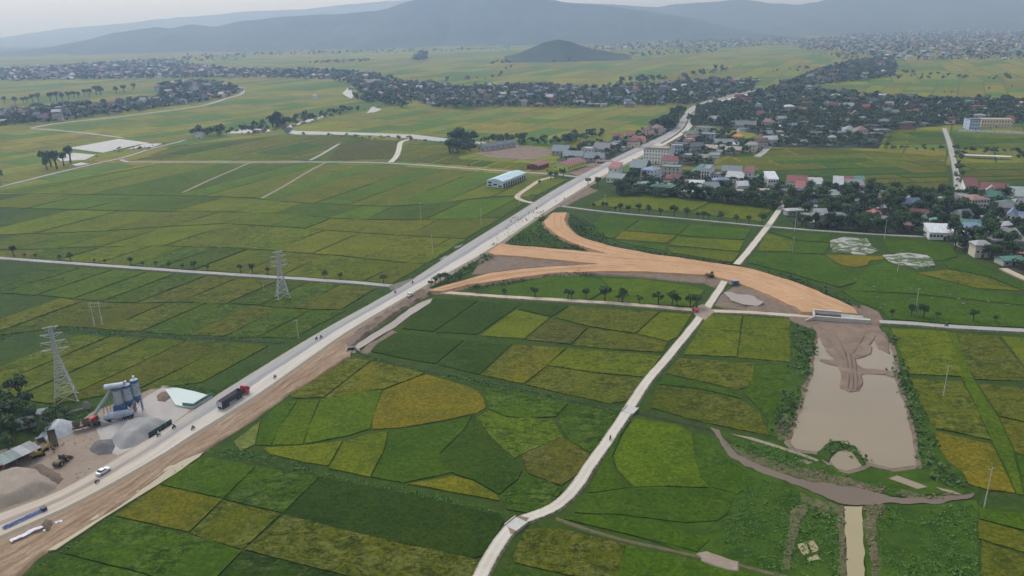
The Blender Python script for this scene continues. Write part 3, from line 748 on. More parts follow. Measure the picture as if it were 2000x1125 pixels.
# field ditches and canal
def ditch(px, w, mat='ditch_dark', z=.1):
    c = smooth_line(GL(px), 4); L, R = path_edges(c, w)
    return tag(strip('ditch', L, R, MAT[mat], z=z, slope=.05, step=3, jit=.3), kind='structure')
ditch([(700, 689), (745, 703), (840, 727), (1000, 756), (1090, 778), (1180, 797), (1222, 804)], 1.3)
ditch([(1240, 806), (1320, 824), (1392, 840)], 1.6)
ditch([(-60, 672), (0, 662), (45, 648), (80, 643), (185, 649), (325, 659), (400, 661), (500, 667), (560, 669)], 1.8)

# ---------------------------------------------------------------- far river, ponds
tag(sheet('river', GL([(640, 227), (600, 240), (575, 247), (570, 252), (578, 256), (650, 258), (725, 260), (812, 264), (895, 274), (960, 280), (1010, 284), (1008, 288), (950, 285), (890, 280), (800, 271), (725, 265), (650, 263.5), (575, 263), (556, 259), (551, 252), (562, 246), (596, 236), (638, 224)]), MAT['sky_water'], z=.42, sp=14, wob=2, zb=.1), kind='structure')
for poly in ([(717, 221), (726, 208), (744, 209), (746, 214), (735, 219)], [(669, 182), (680, 170), (688, 173), (690, 190), (684, 193), (674, 187)], [(1440, 208), (1452, 195), (1464, 191), (1460, 200), (1447, 212)], [(440, 261), (470, 252), (526, 253), (527, 258), (480, 261)]):
    tag(sheet('river_reach', GL(poly), MAT['sky_water'], z=.45, sp=14, wob=2, zb=.1), kind='structure')
for poly in ([(134, 290), (233, 272), (292, 280), (268, 284), (201, 299)], [(245, 293), (285, 281), (318, 281), (300, 288)], [(108, 306), (146, 299), (188, 303), (165, 313), (120, 316)], [(140, 322), (160, 318), (175, 321), (150, 325)]):
    tag(sheet('fish_pond', GL(poly), MAT['sky_water'], z=.5, sp=9, wob=1, zb=.05), kind='structure')
for poly in ([(832, 470), (850, 473), (876, 475), (868, 478), (840, 474)], [(884, 482), (906, 477), (898, 483), (886, 486)], [(858, 506), (872, 499), (876, 502), (862, 508)]):
    tag(sheet('puddle', GL(poly), MAT['sky_water'], z=.12, sp=4, wob=.6, zb=.01), kind='structure')
# ---------------------------------------------------------------- rice paddies
PADDY_N = [0]
TONES = {'dg': (.026, .052, .003), 'g': (.037, .074, .003), 'bg': (.056, .092, .003), 'yg': (.074, .096, .004), 'y': (.088, .092, .005), 'ol': (.068, .08, .006), 'br': (.064, .068, .008), 'gold': (.104, .092, .006), 'pale': (.1, .125, .03), 'vd': (.021, .043, .003)}
TONES = {k: (v[0] * 1.15, v[1] * 1.15, v[2]) for k, v in TONES.items()}
def paddy(poly_w, tone, lodge=.3, ins=-.2, z=.32, sp=None, label=None):
    c = TONES[tone] if isinstance(tone, str) else tone
    k = random.uniform(.9, 1.1)
    d = float(np.mean([p[1] for p in poly_w]))
    if abs(poly_area(poly_w)) < 12: return None
    sp = sp or (1.5 if d < 330 else 2.6 if d < 480 else 6.0 if d < 800 else 20.0)
    try:
        o = sheet('rice_paddy', inset(poly_w, ins), MAT['rice_crop'], z=z + random.uniform(-.05, .05), sp=sp, amp=.09 + .16 * lodge if sp < 5 else .05, ns=2.6 if sp < 2 else 6, seed=PADDY_N[0] % 40, wob=.22 if sp < 5 else .5, parent=ground, zb=.01)
    except Exception as e:
        print('paddy', e); return None
    PADDY_N[0] += 1
    o.color = (c[0] * k, c[1] * k, c[2] * random.uniform(.9, 1.1), lodge)
    if label: o['label'] = label
    return o
HAND = [
 # bottom left, right of the road
 ('g', .35, [(398, 890), (497, 911), (435, 971), (317, 944)]), ('g', .9, [(502, 911), (620, 932), (552, 1000), (438, 973)]),
 ('y', .25, [(312, 948), (432, 975), (368, 1037), (228, 1005)]), ('ol', 1., [(438, 977), (548, 1003), (472, 1070), (374, 1041)]),
 ('g', .6, [(222, 1010), (366, 1043), (470, 1075), (420, 1128), (400, 1150), (380, 1150), (275, 1115), (128, 1079)]),
 ('g', .6, [(116, 1085), (275, 1120), (370, 1152), (350, 1200), (0, 1200), (-40, 1190), (55, 1118)]),
 ('vd', .7, [(476, 1078), (690, 1129), (680, 1200), (360, 1200), (425, 1130)]), ('ol', .9, [(556, 1006), (690, 1040), (922, 1091), (932, 1100), (890, 1180), (700, 1200), (698, 1127), (480, 1072)]),
 ('vd', .0, [(627, 931), (720, 950), (850, 976), (978, 1008), (982, 1016), (948, 1082), (925, 1088), (690, 1037), (555, 1003)]),
 # middle block between the canal and the grass bank
 ('gold', .12, [(750, 763), (790, 746), (833, 731), (905, 752), (930, 762), (943, 778), (947, 796), (930, 805), (870, 819), (790, 833), (729, 837), (728, 822), (739, 785)]),
 ('bg', .15, [(628, 780), (690, 768), (744, 761), (736, 785), (724, 822), (721, 836), (680, 849), (596, 865), (604, 832)]),
 ('bg', .0, [(582, 782), (622, 780), (602, 830), (590, 866), (533, 867), (542, 845)]), ('g', .4, [(558, 783), (578, 783), (540, 845), (528, 868), (500, 867), (512, 820), (540, 795)]),
 ('pale', .3, [(458, 862), (508, 822), (496, 868), (470, 879)]),
 ('ol', 1., [(690, 697), (722, 704), (682, 735), (632, 774), (578, 777), (565, 771), (620, 738), (660, 712)]), ('y', .9, [(726, 706), (780, 716), (828, 728), (749, 758), (700, 766), (636, 776), (684, 738)]),
 ('g', .8, [(949, 755), (1020, 769), (1108, 786), (1085, 812), (1030, 815), (987, 811), (956, 796), (950, 782)]),
 ('g', .9, [(1112, 788), (1160, 797), (1208, 807), (1183, 852), (1152, 882), (1114, 860), (1090, 824)]),
 ('g', .1, [(763, 842), (860, 826), (920, 812), (905, 838), (858, 884), (856, 895), (884, 920), (850, 928), (787, 941), (728, 930), (752, 880)]),
 ('yg', .2, [(673, 862), (720, 847), (756, 842), (747, 880), (722, 930), (644, 914)]), ('yg', .3, [(515, 874), (600, 869), (667, 861), (640, 908), (590, 900), (530, 886)]),
 ('dg', .1, [(926, 820), (955, 852), (1018, 920), (1010, 934), (974, 963), (928, 936), (889, 925), (862, 902), (861, 886), (900, 847)]),
 ('y', .4, [(797, 944), (885, 930), (925, 940), (970, 967), (974, 975), (900, 962), (840, 951)]),
 ('bg', .9, [(932, 815), (955, 801), (990, 815), (1082, 818), (1090, 840), (1098, 852), (1018, 885), (1004, 893), (960, 852)]),
 ('br', .9, [(1018, 889), (1099, 854), (1150, 887), (1137, 917), (1096, 946), (1032, 922)]), ('g', .8, [(1018, 932), (1030, 926), (1094, 949), (1096, 958), (1074, 985), (1030, 999), (990, 993), (981, 972)]),
 # above the canal
 ('dg', .1, [(850, 582), (932, 587), (847, 646), (787, 641)]), ('dg', .15, [(938, 588), (1020, 591), (932, 652), (852, 647)]), ('dg', .1, [(1027, 592), (1108, 597), (1077, 617), (1014, 603)]),
 ('yg', .4, [(1008, 605), (1072, 620), (1022, 661), (940, 654)]), ('ol', .7, [(1114, 598), (1285, 609), (1240, 650), (1150, 636), (1087, 619)]), ('yg', .4, [(1291, 610), (1350, 613), (1323, 656), (1305, 665), (1245, 651)]),
 ('br', .7, [(1078, 622), (1146, 640), (1114, 671), (1026, 662)]), ('ol', .8, [(1152, 640), (1240, 653), (1303, 668), (1294, 687), (1200, 681), (1120, 673)]),
 ('dg', .1, [(772, 650), (905, 664), (850, 709), (800, 701), (724, 685), (737, 671)]), ('dg', .4, [(912, 665), (998, 671), (936, 730), (858, 711)]),
 ('y', .8, [(1006, 673), (1104, 679), (1067, 713), (1022, 748), (941, 731)]), ('yg', .6, [(1110, 680), (1200, 686), (1290, 695), (1260, 735), (1170, 727), (1071, 712)]), ('ol', .9, [(1068, 716), (1170, 730), (1258, 739), (1237, 780), (1190, 786), (1100, 767), (1028, 750)]),
 # right of the concrete path
 ('yg', .5, [(1384, 614), (1449, 617), (1438, 696), (1337, 691)]), ('yg', .5, [(1453, 618), (1542, 623), (1542, 706), (1442, 697)]), ('ol', .9, [(1326, 699), (1474, 709), (1465, 754), (1440, 759), (1302, 728)]),
 ('g', .5, [(1297, 732), (1446, 765), (1446, 776), (1365, 757), (1289, 749)]), ('ol', .9, [(1285, 753), (1365, 762), (1446, 781), (1483, 806), (1501, 848), (1440, 837), (1350, 817), (1273, 795)]), ('g', .4, [(1479, 713), (1538, 711), (1526, 760), (1506, 828), (1488, 800), (1456, 770)]),
 ('bg', .1, [(1240, 818), (1320, 828), (1350, 845), (1354, 890), (1367, 930), (1385, 951), (1310, 947), (1238, 950), (1207, 915), (1200, 890), (1217, 850)]),
 ('g', .2, [(1232, 820), (1210, 850), (1194, 890), (1200, 918), (1230, 950), (1150, 961), (1167, 920), (1202, 860)]), ('g', .25, [(1142, 968), (1240, 954), (1385, 956), (1430, 970), (1420, 1000), (1400, 1015), (1340, 1019), (1200, 1002), (1125, 1000)]),
 ('g', .35, [(1120, 1005), (1200, 1007), (1300, 1023), (1385, 1052), (1360, 1074), (1230, 1042), (1105, 1012)]), ('ol', .9, [(1028, 1031), (1088, 1031), (1219, 1062), (1207, 1112), (1203, 1130), (1110, 1121), (1007, 1096), (1002, 1088)]),
 ('g', .4, [(1224, 1064), (1365, 1094), (1440, 1115), (1520, 1135), (1500, 1200), (1200, 1200), (1208, 1120)]), ('dg', .3, [(996, 1100), (1110, 1126), (1198, 1140), (1190, 1200), (940, 1200), (975, 1130)]),
 ('g', .35, [(1355, 850), (1378, 850), (1400, 880), (1450, 915), (1475, 940), (1440, 962), (1392, 950), (1372, 930), (1358, 890)]),
 # far right
 ('yg', .6, [(1742, 641), (1849, 647), (1872, 702), (1878, 734), (1776, 729), (1758, 680)]), ('ol', .7, [(1871, 651), (1948, 656), (2002, 724), (2002, 742), (1906, 740), (1886, 700)]), ('yg', .5, [(1958, 657), (2070, 664), (2070, 770), (2008, 722)]),
 ('bg', .1, [(1853, 647), (1867, 650), (1884, 700), (1902, 742), (1930, 790), (1948, 815), (1978, 880), (1998, 965), (1988, 963), (1960, 900), (1938, 858), (1912, 800), (1880, 736)]),
 ('ol', .8, [(1779, 739), (1878, 746), (1908, 800), (1933, 857), (1825, 834), (1800, 790)]), ('gold', .3, [(1829, 843), (1936, 868), (1958, 910), (1981, 961), (1930, 955), (1892, 944), (1887, 925), (1852, 900), (1832, 870)]),
 ('ol', .7, [(1912, 749), (2070, 764), (2070, 836), (1952, 811)]), ('y', .5, [(1954, 816), (2070, 841), (2070, 912), (1984, 881)]), ('g', .4, [(1988, 886), (2070, 914), (2070, 970), (2003, 966)]),
 ('g', .3, [(1913, 991), (2070, 1012), (2070, 1052), (1915, 1011)]), ('ol', .3, [(1913, 1015), (2070, 1058), (2070, 1096), (1913, 1051)]), ('ol', .3, [(1919, 1056), (2070, 1112), (2070, 1200), (1919, 1180)]),
 # round the embankment
 ('g', .25, [(945, 572), (1010, 552), (1070, 541), (1130, 540), (1170, 545), (1190, 562), (1150, 585), (1050, 580)]), ('bg', .2, [(1175, 544), (1250, 545), (1335, 556), (1375, 566), (1352, 598), (1250, 592), (1156, 586), (1195, 564)]),
 ('g', .4, [(1176, 421), (1247, 428), (1198, 465), (1170, 462), (1142, 446)]), ('g', .4, [(1254, 429), (1344, 438), (1325, 457), (1219, 450)]), ('y', .15, [(1217, 451), (1321, 459), (1301, 474), (1202, 466)]), ('g', .2, [(1350, 438), (1465, 447), (1454, 467), (1328, 459)]),
 ('yg', .2, [(1325, 463), (1453, 470), (1443, 490), (1307, 478)]), ('yg', .2, [(1302, 482), (1443, 493), (1431, 511), (1312, 492)]), ('g', .2, [(1200, 469), (1299, 478), (1298, 489), (1240, 479)]),
 ('yg', .4, [(1180, 386), (1290, 382), (1385, 394), (1345, 414), (1240, 407), (1150, 400)]), ('yg', .5, [(1390, 396), (1505, 408), (1490, 432), (1350, 416)]),
 ('yg', .5, [(1497, 455), (1547, 470), (1546, 491), (1480, 489)]), ('g', .3, [(1552, 471), (1619, 476), (1610, 495), (1551, 493)]), ('gold', .1, [(1613, 497), (1723, 500), (1724, 506), (1698, 508), (1692, 517), (1670, 521), (1645, 517), (1626, 506)]),
 ('g', .4, [(1505, 452), (1620, 456), (1620, 473), (1555, 468)]), ('g', .2, [(1723, 466), (1850, 474), (1870, 500), (1835, 508), (1740, 494)]),
 ('y', .8, [(1794, 533), (1850, 526), (1925, 541), (1994, 567), (1912, 562), (1850, 547)]),
 ('g', .3, [(1474, 495), (1545, 495), (1612, 500), (1642, 520), (1672, 525), (1690, 545), (1640, 560), (1585, 545), (1540, 532), (1462, 512)]), ('g', .25, [(1695, 522), (1728, 512), (1790, 535), (1850, 551), (1912, 566), (2070, 590), (2070, 602), (1900, 584), (1780, 572), (1660, 566)]),
 ('g', .25, [(1645, 566), (1780, 576), (1900, 588), (2070, 606), (2070, 640), (1900, 634), (1740, 622), (1720, 606), (1670, 585)]), ('g', .25, [(1842, 512), (1880, 505), (1960, 540), (2070, 570), (2070, 585), (1996, 565), (1925, 537), (1852, 523)]),
 ('br', .5, [(700, 272), (790, 275), (778, 285), (768, 310), (640, 312), (665, 283)]), ('g', .2, [(1000, 430), (1060, 425), (1095, 465), (1160, 487), (1050, 480), (995, 476)]),
]
for tone, lodge, px in HAND:
    paddy(GL(px, .4), tone, lodge)

# bands of strips left of the main road: rows of bunds, cut along the road's direction
dv = np.array(G(1085, 400)) - np.array(G(420, 800)); dv /= np.linalg.norm(dv); nv = np.array((dv[1], -dv[0]))
def cutline(poly, s):
    """point of the world polyline where its offset across the road direction is s"""
    S = poly @ nv; o = np.argsort(S)
    return np.array((np.interp(s, S[o], poly[o, 0]), np.interp(s, S[o], poly[o, 1])))
RL = resample(smooth_line(ROAD_L, 3), 10, False)
def road_s(y): return np.interp(y, RL[:, 1], RL @ nv)
def band(up, lo, w0, w1, s0, tones, seed, edge=7, lod=(.2, .7), smax=None):
    r = random.Random(seed)
    U = resample(GL(up), 8, False); Lo = resample(GL(lo), 8, False)
    s = s0; out = []
    while True:
        s2 = s + r.uniform(w0, w1)
        a, b = cutline(U, s), cutline(U, s2); c, d = cutline(Lo, s2), cutline(Lo, s)
        lim_u, lim_l = road_s(b[1]) - edge, road_s(c[1]) - edge
        if smax is not None: lim_u = lim_l = min(smax, lim_u)
        done = False
        if s2 > lim_u or s2 > lim_l:
            b, c = cutline(U, min(s2, lim_u)), cutline(Lo, min(s2, lim_l)); done = True
        if (min(lim_u, lim_l) - s) > 5 or not done:
            q = [a, (a + b) / 2, b, c, (c + d) / 2, d]
            q = [p + np.array((r.uniform(-1, 1), r.uniform(-1, 1))) for p in q]
            c0 = TONES[r.choice(tones)]; mn = (.058, .078, .004)
            kk = float(np.interp(a[1], [300, 420, 620], [1.0, 1.12, 1.4]))
            paddy([tuple(p) for p in q], tuple((x * .62 + y * .38) * kk for x, y in zip(c0, mn)), r.uniform(*lod), ins=.45)
        s = s2
        if done: break
TOP = [(-60, 388), (0, 369), (100, 344), (180, 325), (238, 317), (500, 320), (640, 320), (760, 322), (900, 332), (1000, 339), (1140, 352)]
R1 = [(-80, 374), (0, 377), (135, 380), (362, 383), (500, 387), (550, 395), (687, 401), (800, 405), (900, 392), (960, 385), (1080, 380)]
R2 = [(-80, 404), (0, 406), (140, 410), (300, 414), (475, 414), (560, 418), (690, 430), (800, 430), (900, 428), (1010, 424)]
R3 = [(-100, 464), (0, 460), (235, 450), (415, 436), (500, 440), (650, 451), (725, 456), (845, 465), (960, 468)]
R4 = [(-100, 488), (0, 489), (300, 480), (450, 484), (557, 492), (685, 502), (790, 514), (880, 518)]
R5 = [(-120, 494), (20, 503), (200, 516), (400, 530), (600, 543), (700, 550), (770, 556), (810, 552)]
s_left = lambda px, py: float(np.array(G(px, py)) @ nv)
T1 = ['g', 'yg', 'g', 'ol', 'y', 'yg', 'g', 'br']
MAINFIELD = T1
def row_off(p, k): return [(x, y + k) for x, y in p]
band(row_off(TOP, 1.0), [(x, y) for x, y in R1], 22, 48, s_left(0, 374), ['g', 'yg', 'ol', 'g', 'br', 'ol', 'dg', 'yg'], 1, lod=(.1, .5))
band(row_off(R1, .6), R2, 26, 52, s_left(-40, 400), ['g', 'dg', 'g', 'yg', 'br', 'g', 'ol', 'dg'], 2, lod=(.05, .4))
band(row_off(R2, .8), R3, 24, 44, s_left(-60, 440), ['g', 'ol', 'yg', 'dg', 'g', 'y', 'yg', 'dg'], 3, lod=(.1, .7))
band(row_off(R3, .8), R4, 22, 38, s_left(-60, 485), ['g', 'dg', 'yg', 'ol', 'g', 'yg', 'y', 'dg'], 5, lod=(.2, .9))
band(row_off(R4, .8), R5, 18, 34, s_left(-60, 505), ['yg', 'g', 'ol', 'g', 'dg', 'yg', 'y', 'ol'], 6, lod=(.2, .9))
L0 = [(-160, 502), (20, 512), (200, 525), (400, 539), (600, 552), (700, 559), (765, 565), (800, 566)]
LM = [(-160, 572), (0, 574), (112, 580), (225, 594), (382, 590), (500, 598), (620, 606), (720, 606)]
L1 = [(-160, 680), (-60, 664), (0, 655), (45, 643), (80, 638), (185, 643), (325, 653), (400, 656), (500, 661), (565, 665), (680, 640)]
L1b = [(-160, 690), (-60, 678), (0, 668), (45, 655), (80, 650), (185, 656), (325, 664), (400, 667), (500, 673), (560, 676), (620, 672)]
L2 = [(-160, 770), (0, 755), (60, 790), (150, 795), (215, 778), (300, 757), (330, 742), (390, 748), (440, 752), (530, 720)]
band(L0, LM, 15, 27, s_left(-60, 570), ['ol', 'g', 'ol', 'g', 'br', 'g', 'dg', 'yg'], 7, lod=(.4, 1.))
band(row_off(LM, 1), L1, 15, 26, s_left(-80, 650), ['ol', 'g', 'yg', 'br', 'ol', 'g', 'y'], 8, lod=(.5, 1.))
band(L1b, L2, 15, 24, s_left(-60, 740), ['g', 'yg', 'bg', 'yg', 'ol', 'br', 'ol'], 14, lod=(.3, .95), edge=9)

# the wide plain beyond: a mosaic of small strips, one piece of ground cover
def clip(poly, a, b):
    out = []
    n = len(poly)
    side = lambda p: (b[0] - a[0]) * (p[1] - a[1]) - (b[1] - a[1]) * (p[0] - a[0])
    for i in range(n):
        p, q = poly[i], poly[(i + 1) % n]; sp_, sq = side(p), side(q)
        if sp_ >= 0: out.append(p)
        if (sp_ >= 0) != (sq >= 0):
            t = sp_ / (sp_ - sq); out.append((p[0] + (q[0] - p[0]) * t, p[1] + (q[1] - p[1]) * t))
    return out
def mosaic(region, ang, cl, cw, tones, seed, individual=False, gap=1.2, lod=.4):
    r = random.Random(seed); P = np.array(ccw(region)); ca, sa = math.cos(ang), math.sin(ang)
    U = P @ np.array((ca, sa)); W = P @ np.array((-sa, ca))
    cells = []; w = W.min()
    while w < W.max():
        w2 = w + cw * r.uniform(.6, 1.5); u = U.min() - r.uniform(0, cl)
        while u < U.max():
            u2 = u + cl * r.uniform(.5, 1.6)
            q = [(ca * a - sa * b, sa * a + ca * b) for a, b in ((u + gap, w + gap), (u2 - gap, w + gap), (u2 - gap, w2 - gap), (u + gap, w2 - gap))]
            c = [tuple(p) for p in P]
            for i in range(4):
                c = clip(c, q[i], q[(i + 1) % 4])
                if len(c) < 3: break
            if len(c) >= 3 and abs(poly_area(c)) > 60: cells.append((c, r.choice(tones)))
            u = u2
        w = w2
    return cells
FARV, FARF, FARC = [], [], []
def far_add(cells, z=.12):
    for c, t in cells:
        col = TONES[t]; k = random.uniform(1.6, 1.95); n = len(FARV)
        FARV.extend((p[0], p[1], z) for p in c); FARF.append(tuple(range(n, n + len(c)))); FARC.append((col[0] * k * 1.05, col[1] * k * .94, col[2] * k + .014))  # far fields paler and bluer: haze put into their colour
road_ang = math.atan2(dv[1], dv[0])
FT = ['yg', 'g', 'ol', 'yg', 'y', 'ol', 'g']
for i, (px, a, cl, cw) in enumerate([
    ([(1395, 322), (1440, 300), (1500, 291), (1600, 290), (1720, 296), (1845, 304), (1858, 384), (1770, 376), (1700, 352), (1600, 347), (1480, 338)], .05, 60, 26),
    ([(1740, 256), (1838, 254), (1850, 282), (1725, 284)], 0, 80, 30), ([(1858, 262), (2070, 264), (2070, 300), (1990, 290), (1864, 290)], 0, 70, 30), ([(1880, 318), (2070, 318), (2070, 345), (1990, 350), (1884, 356)], 0, 70, 30),
    ([(268, 312), (345, 284), (560, 264), (690, 266), (760, 278), (770, 310), (690, 313)], road_ang, 80, 32), ([(790, 280), (880, 286), (900, 312), (1060, 320), (1030, 333), (900, 323), (772, 313)], road_ang, 70, 30)]):
    for c, t in mosaic(GL(px), a, cl, cw, FT, 40 + i): paddy(c, t, random.uniform(.2, .7), ins=.2, z=.3, sp=25)
print('paddies', PADDY_N[0])
mo = [((-1500, 640), (6000, 640), (7500, 6400), (-5200, 6400))]
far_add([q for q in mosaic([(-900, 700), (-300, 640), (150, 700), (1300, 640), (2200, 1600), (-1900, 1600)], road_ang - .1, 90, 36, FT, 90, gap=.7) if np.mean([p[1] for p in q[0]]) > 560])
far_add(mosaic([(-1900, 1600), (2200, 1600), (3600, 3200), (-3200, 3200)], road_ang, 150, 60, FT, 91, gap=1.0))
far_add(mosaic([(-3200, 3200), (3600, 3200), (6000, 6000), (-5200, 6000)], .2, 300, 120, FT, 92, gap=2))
me = pydata('field_mosaic', FARV, FARF)
ca = me.color_attributes.new('col', 'FLOAT_COLOR', 'CORNER')
arr = np.ones((len(me.loops), 4), np.float32); k = 0
for f, c in zip(FARF, FARC):
    arr[k:k + len(f), :3] = c; k += len(f)
ca.data.foreach_set('color', arr.ravel())
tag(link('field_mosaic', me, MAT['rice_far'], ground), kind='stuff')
# ---------------------------------------------------------------- little tools for things
def at(px, py, z=0.0):
    x, y = G(px, py, z); return (x, y, z)
def head(a, b):
    """heading (about z) of the ground line from pixel a to pixel b"""
    p, q = G(*a), G(*b); return math.atan2(q[1] - p[1], q[0] - p[0])
def cp(o, loc, rz, label, group=None, parent=None, cat=None):
    """copy of a thing with its parts and sub-parts"""
    def rec(src, par):
        c = src.copy(); COL.objects.link(c); c.parent = par
        for ch in list(src.children): rec(ch, c)
        return c
    r = rec(o, parent); r.location = loc; r.rotation_euler = (0, 0, rz); r['label'] = label
    if group: r['group'] = group
    return r
def ring(n, r): return [(r * math.cos(2 * math.pi * i / n), r * math.sin(2 * math.pi * i / n)) for i in range(n)]
def wheel(parent, x, y, r, w, name='wheel', rim='steel'):
    o = MB().tube((0, -w / 2, 0), (0, w / 2, 0), r, n=16).build(name, MAT['rubber'], parent, loc=(x, y, r))
    MB().tube((0, -w / 2 - .01, 0), (0, w / 2 + .01, 0), r * .55, n=12).build('rim', MAT[rim], o)
    return o
ROADZ = 1.05
ROAD_H = head((420, 800), (560, 710))

# ---------------------------------------------------------------- semi-trailer truck on the road
def tractor(t, x0, paint_, z0=.0):
    b = MB().prism([(x0 + .15, .75), (x0 + 2.25, .75), (x0 + 2.25, 1.5), (x0 + 2.1, 2.75), (x0 + 1.75, 3.05), (x0 + .15, 3.05)], 'y', -1.22, 1.22).build('cab', MAT[paint_], t)
    MB().prism([(x0 + 2.27, 1.6), (x0 + 2.13, 2.6), (x0 + 2.15, 2.6), (x0 + 2.3, 1.6)], 'y', -1.05, 1.05).build('windscreen', MAT['window_glass'], b)
    for s in (-1, 1):
        MB().box(x0 + 1.1, x0 + 1.95, s * 1.23 - .01, s * 1.23 + .01, 1.75, 2.5).build('side_window', MAT['window_glass'], b)
        MB().box(x0 + 2.2, x0 + 2.45, s * 1.35 - .12, s * 1.35 + .12, 1.7, 2.3).build('mirror', MAT['rubber'], b)
        MB().box(x0 + 2.25, x0 + 2.31, s * .9 - .2, s * .9 + .2, .85, 1.05).build('headlight', MAT['white_paint'], b)
    MB().prism([(x0 + .2, 3.05), (x0 + 1.5, 3.05), (x0 + .4, 3.5), (x0 + .2, 3.5)], 'y', -1.05, 1.05).build('wind_deflector', MAT[paint_], t)
    MB().box(x0 + 2.2, x0 + 2.42, -1.2, 1.2, .42, .8).build('bumper', MAT['steel'], t)
    MB().box(x0 - 4.3, x0 + 2.2, -.45, .45, .62, .85).build('chassis', MAT['rubber'], t)
    MB().tube((x0 - .6, -1.0, .65), (x0 + .1, -1.0, .65), .3, n=10).build('fuel_tank', MAT['steel'], t)
    for x in (x0 + 1.3, x0 - 2.2, x0 - 3.5):
        for s in (-1, 1): wheel(t, x, s * 1.0, .52, .42)
t = thing('semi_truck', 'long articulated tipper truck with red cab and dark open trailer on the main road', 'truck', (*G(455, 784, 1.05), ROADZ), ROAD_H)
tractor(t, 5.6, 'red_paint')
L_, W_ = 11.2, 1.25
b = MB().box(-L_ / 2 - 1.2, L_ / 2 - 1.2, -W_, -W_ + .08, 1.25, 3.1).box(-L_ / 2 - 1.2, L_ / 2 - 1.2, W_ - .08, W_, 1.25, 3.1).box(-L_ / 2 - 1.2, -L_ / 2 - 1.1, -W_ + .08, W_ - .08, 1.25, 3.1).box(L_ / 2 - 1.3, L_ / 2 - 1.2, -W_ + .08, W_ - .08, 1.25, 3.2).build('trailer_body', MAT['trailer_dark'], t)
for i in range(12):
    x = -L_ / 2 - .9 + i * .97
    for s in (-1, 1): MB().box(x - .05, x + .05, s * (W_ + .04) - .04, s * (W_ + .04) + .04, 1.2, 3.05).build('stake', MAT['trailer_dark'], b)
MB().box(-L_ / 2 - 1.1, L_ / 2 - 1.3, W_ - .1, W_ - .085, 1.45, 3.05).build('inner_side', MAT['trailer_inside'], b)
MB().box(-L_ / 2 - 1.27, -L_ / 2 - 1.205, -W_, W_, 1.15, 3.1).build('tailgate', MAT['galvanised'], b)
MB().box(-L_ / 2 - 1.1, L_ / 2 - 1.3, -W_ + .1, W_ - .1, 1.28, 1.42).build('trailer_floor', MAT['gravel_dark'], b)
MB().box(-L_ / 2 - 1.0, L_ / 2 - 2.0, -.5, .5, .8, 1.24).build('trailer_frame', MAT['rubber'], t)
for x in (-6.0, -4.7, -3.4):
    for s in (-1, 1): wheel(t, x, s * 1.0, .5, .45)

# ---------------------------------------------------------------- cement tanker at the batching plant
t = thing('cement_tanker', 'parked cement tanker with red cab and long pale tank under the silos', 'truck', (*G(224, 824), .3), head((252, 818), (190, 830)))
tractor(t, 5.2, 'red_paint')
prof = [(-6.6, .2), (-6.4, .9), (-5.6, 1.15), (-3.6, 1.25), (-1.4, 1.2), (1.0, 1.25), (2.4, 1.15), (2.9, .8), (3.0, .2)]
v, f = [], []
n = 16
for x, r in prof:
    sag = -.45 * math.exp(-((x + 1.6) / 1.6) ** 2)
    v += [(x, r * math.cos(2 * math.pi * i / n), 2.3 + r * math.sin(2 * math.pi * i / n) + (sag if math.sin(2 * math.pi * i / n) < 0 else 0)) for i in range(n)]
for k in range(len(prof) - 1): f += [(k * n + i, k * n + (i + 1) % n, (k + 1) * n + (i + 1) % n, (k + 1) * n + i) for i in range(n)]
f += [tuple(range(n)), tuple(range((len(prof) - 1) * n, len(prof) * n))]
tk = MB().add(v, f).build('tank', MAT['silo_white'], t)
for x in (-4.6, -1.6, 1.4): MB().lathe([(.3, 0), (.3, .25), (.1, .3)], 10, (0, 0)).build('hatch', MAT['steel'], tk, loc=(x, 0, 3.45))
MB().box(-6.3, 2.6, -.35, .35, .8, 1.1).build('trailer_frame', MAT['rubber'], t)
for x in (-5.6, -4.3, -3.0):
    for s in (-1, 1): wheel(t, x, s * 1.0, .5, .45)

# ---------------------------------------------------------------- cars
def car(name, label, loc, rz, col, group=None, suv=False):
    t = thing(name, label, 'car', loc, rz, group)
    k = .12 if suv else 0
    lo = MB().prism([(-2.2, .35), (2.2, .35), (2.25, .7), (2.05, .9 + k), (1.05, 1.0 + k), (-1.5, 1.02 + k), (-2.15, .95 + k), (-2.25, .6)], 'y', -.88, .88).build('body', MAT[col], t)
    MB().prism([(1.0, 1.0 + k), (.35, 1.45 + k), (-1.1, 1.48 + k), (-1.8 if suv else -1.6, 1.02 + k)], 'y', -.76, .76).build('cabin', MAT['window_glass'], t)
    MB().prism([(.3, 1.46 + k), (-1.05, 1.5 + k), (-1.05, 1.54 + k), (.3, 1.5 + k)], 'y', -.72, .72).build('roof', MAT[col], t)
    for x in (1.35, -1.35):
        for s in (-1, 1): wheel(t, x, s * .8, .32, .2)
    for s in (-1, 1):
        MB().box(2.16, 2.24, s * .65 - .18, s * .65 + .18, .66, .8).build('headlight', MAT['silo_white'], lo)
        MB().box(-2.24, -2.18, s * .65 - .15, s * .65 + .15, .72, .88).build('tail_light', MAT['red_paint'], lo)
    return t
car('car', 'white saloon car driving on the road beside the sand heap', (*G(202, 923, 1.1), ROADZ), ROAD_H, 'white_paint')
car('car', 'white car at the road edge by the left path junction', (*G(801, 577, 1.1), ROADZ - .1), ROAD_H, 'white_paint', suv=True)

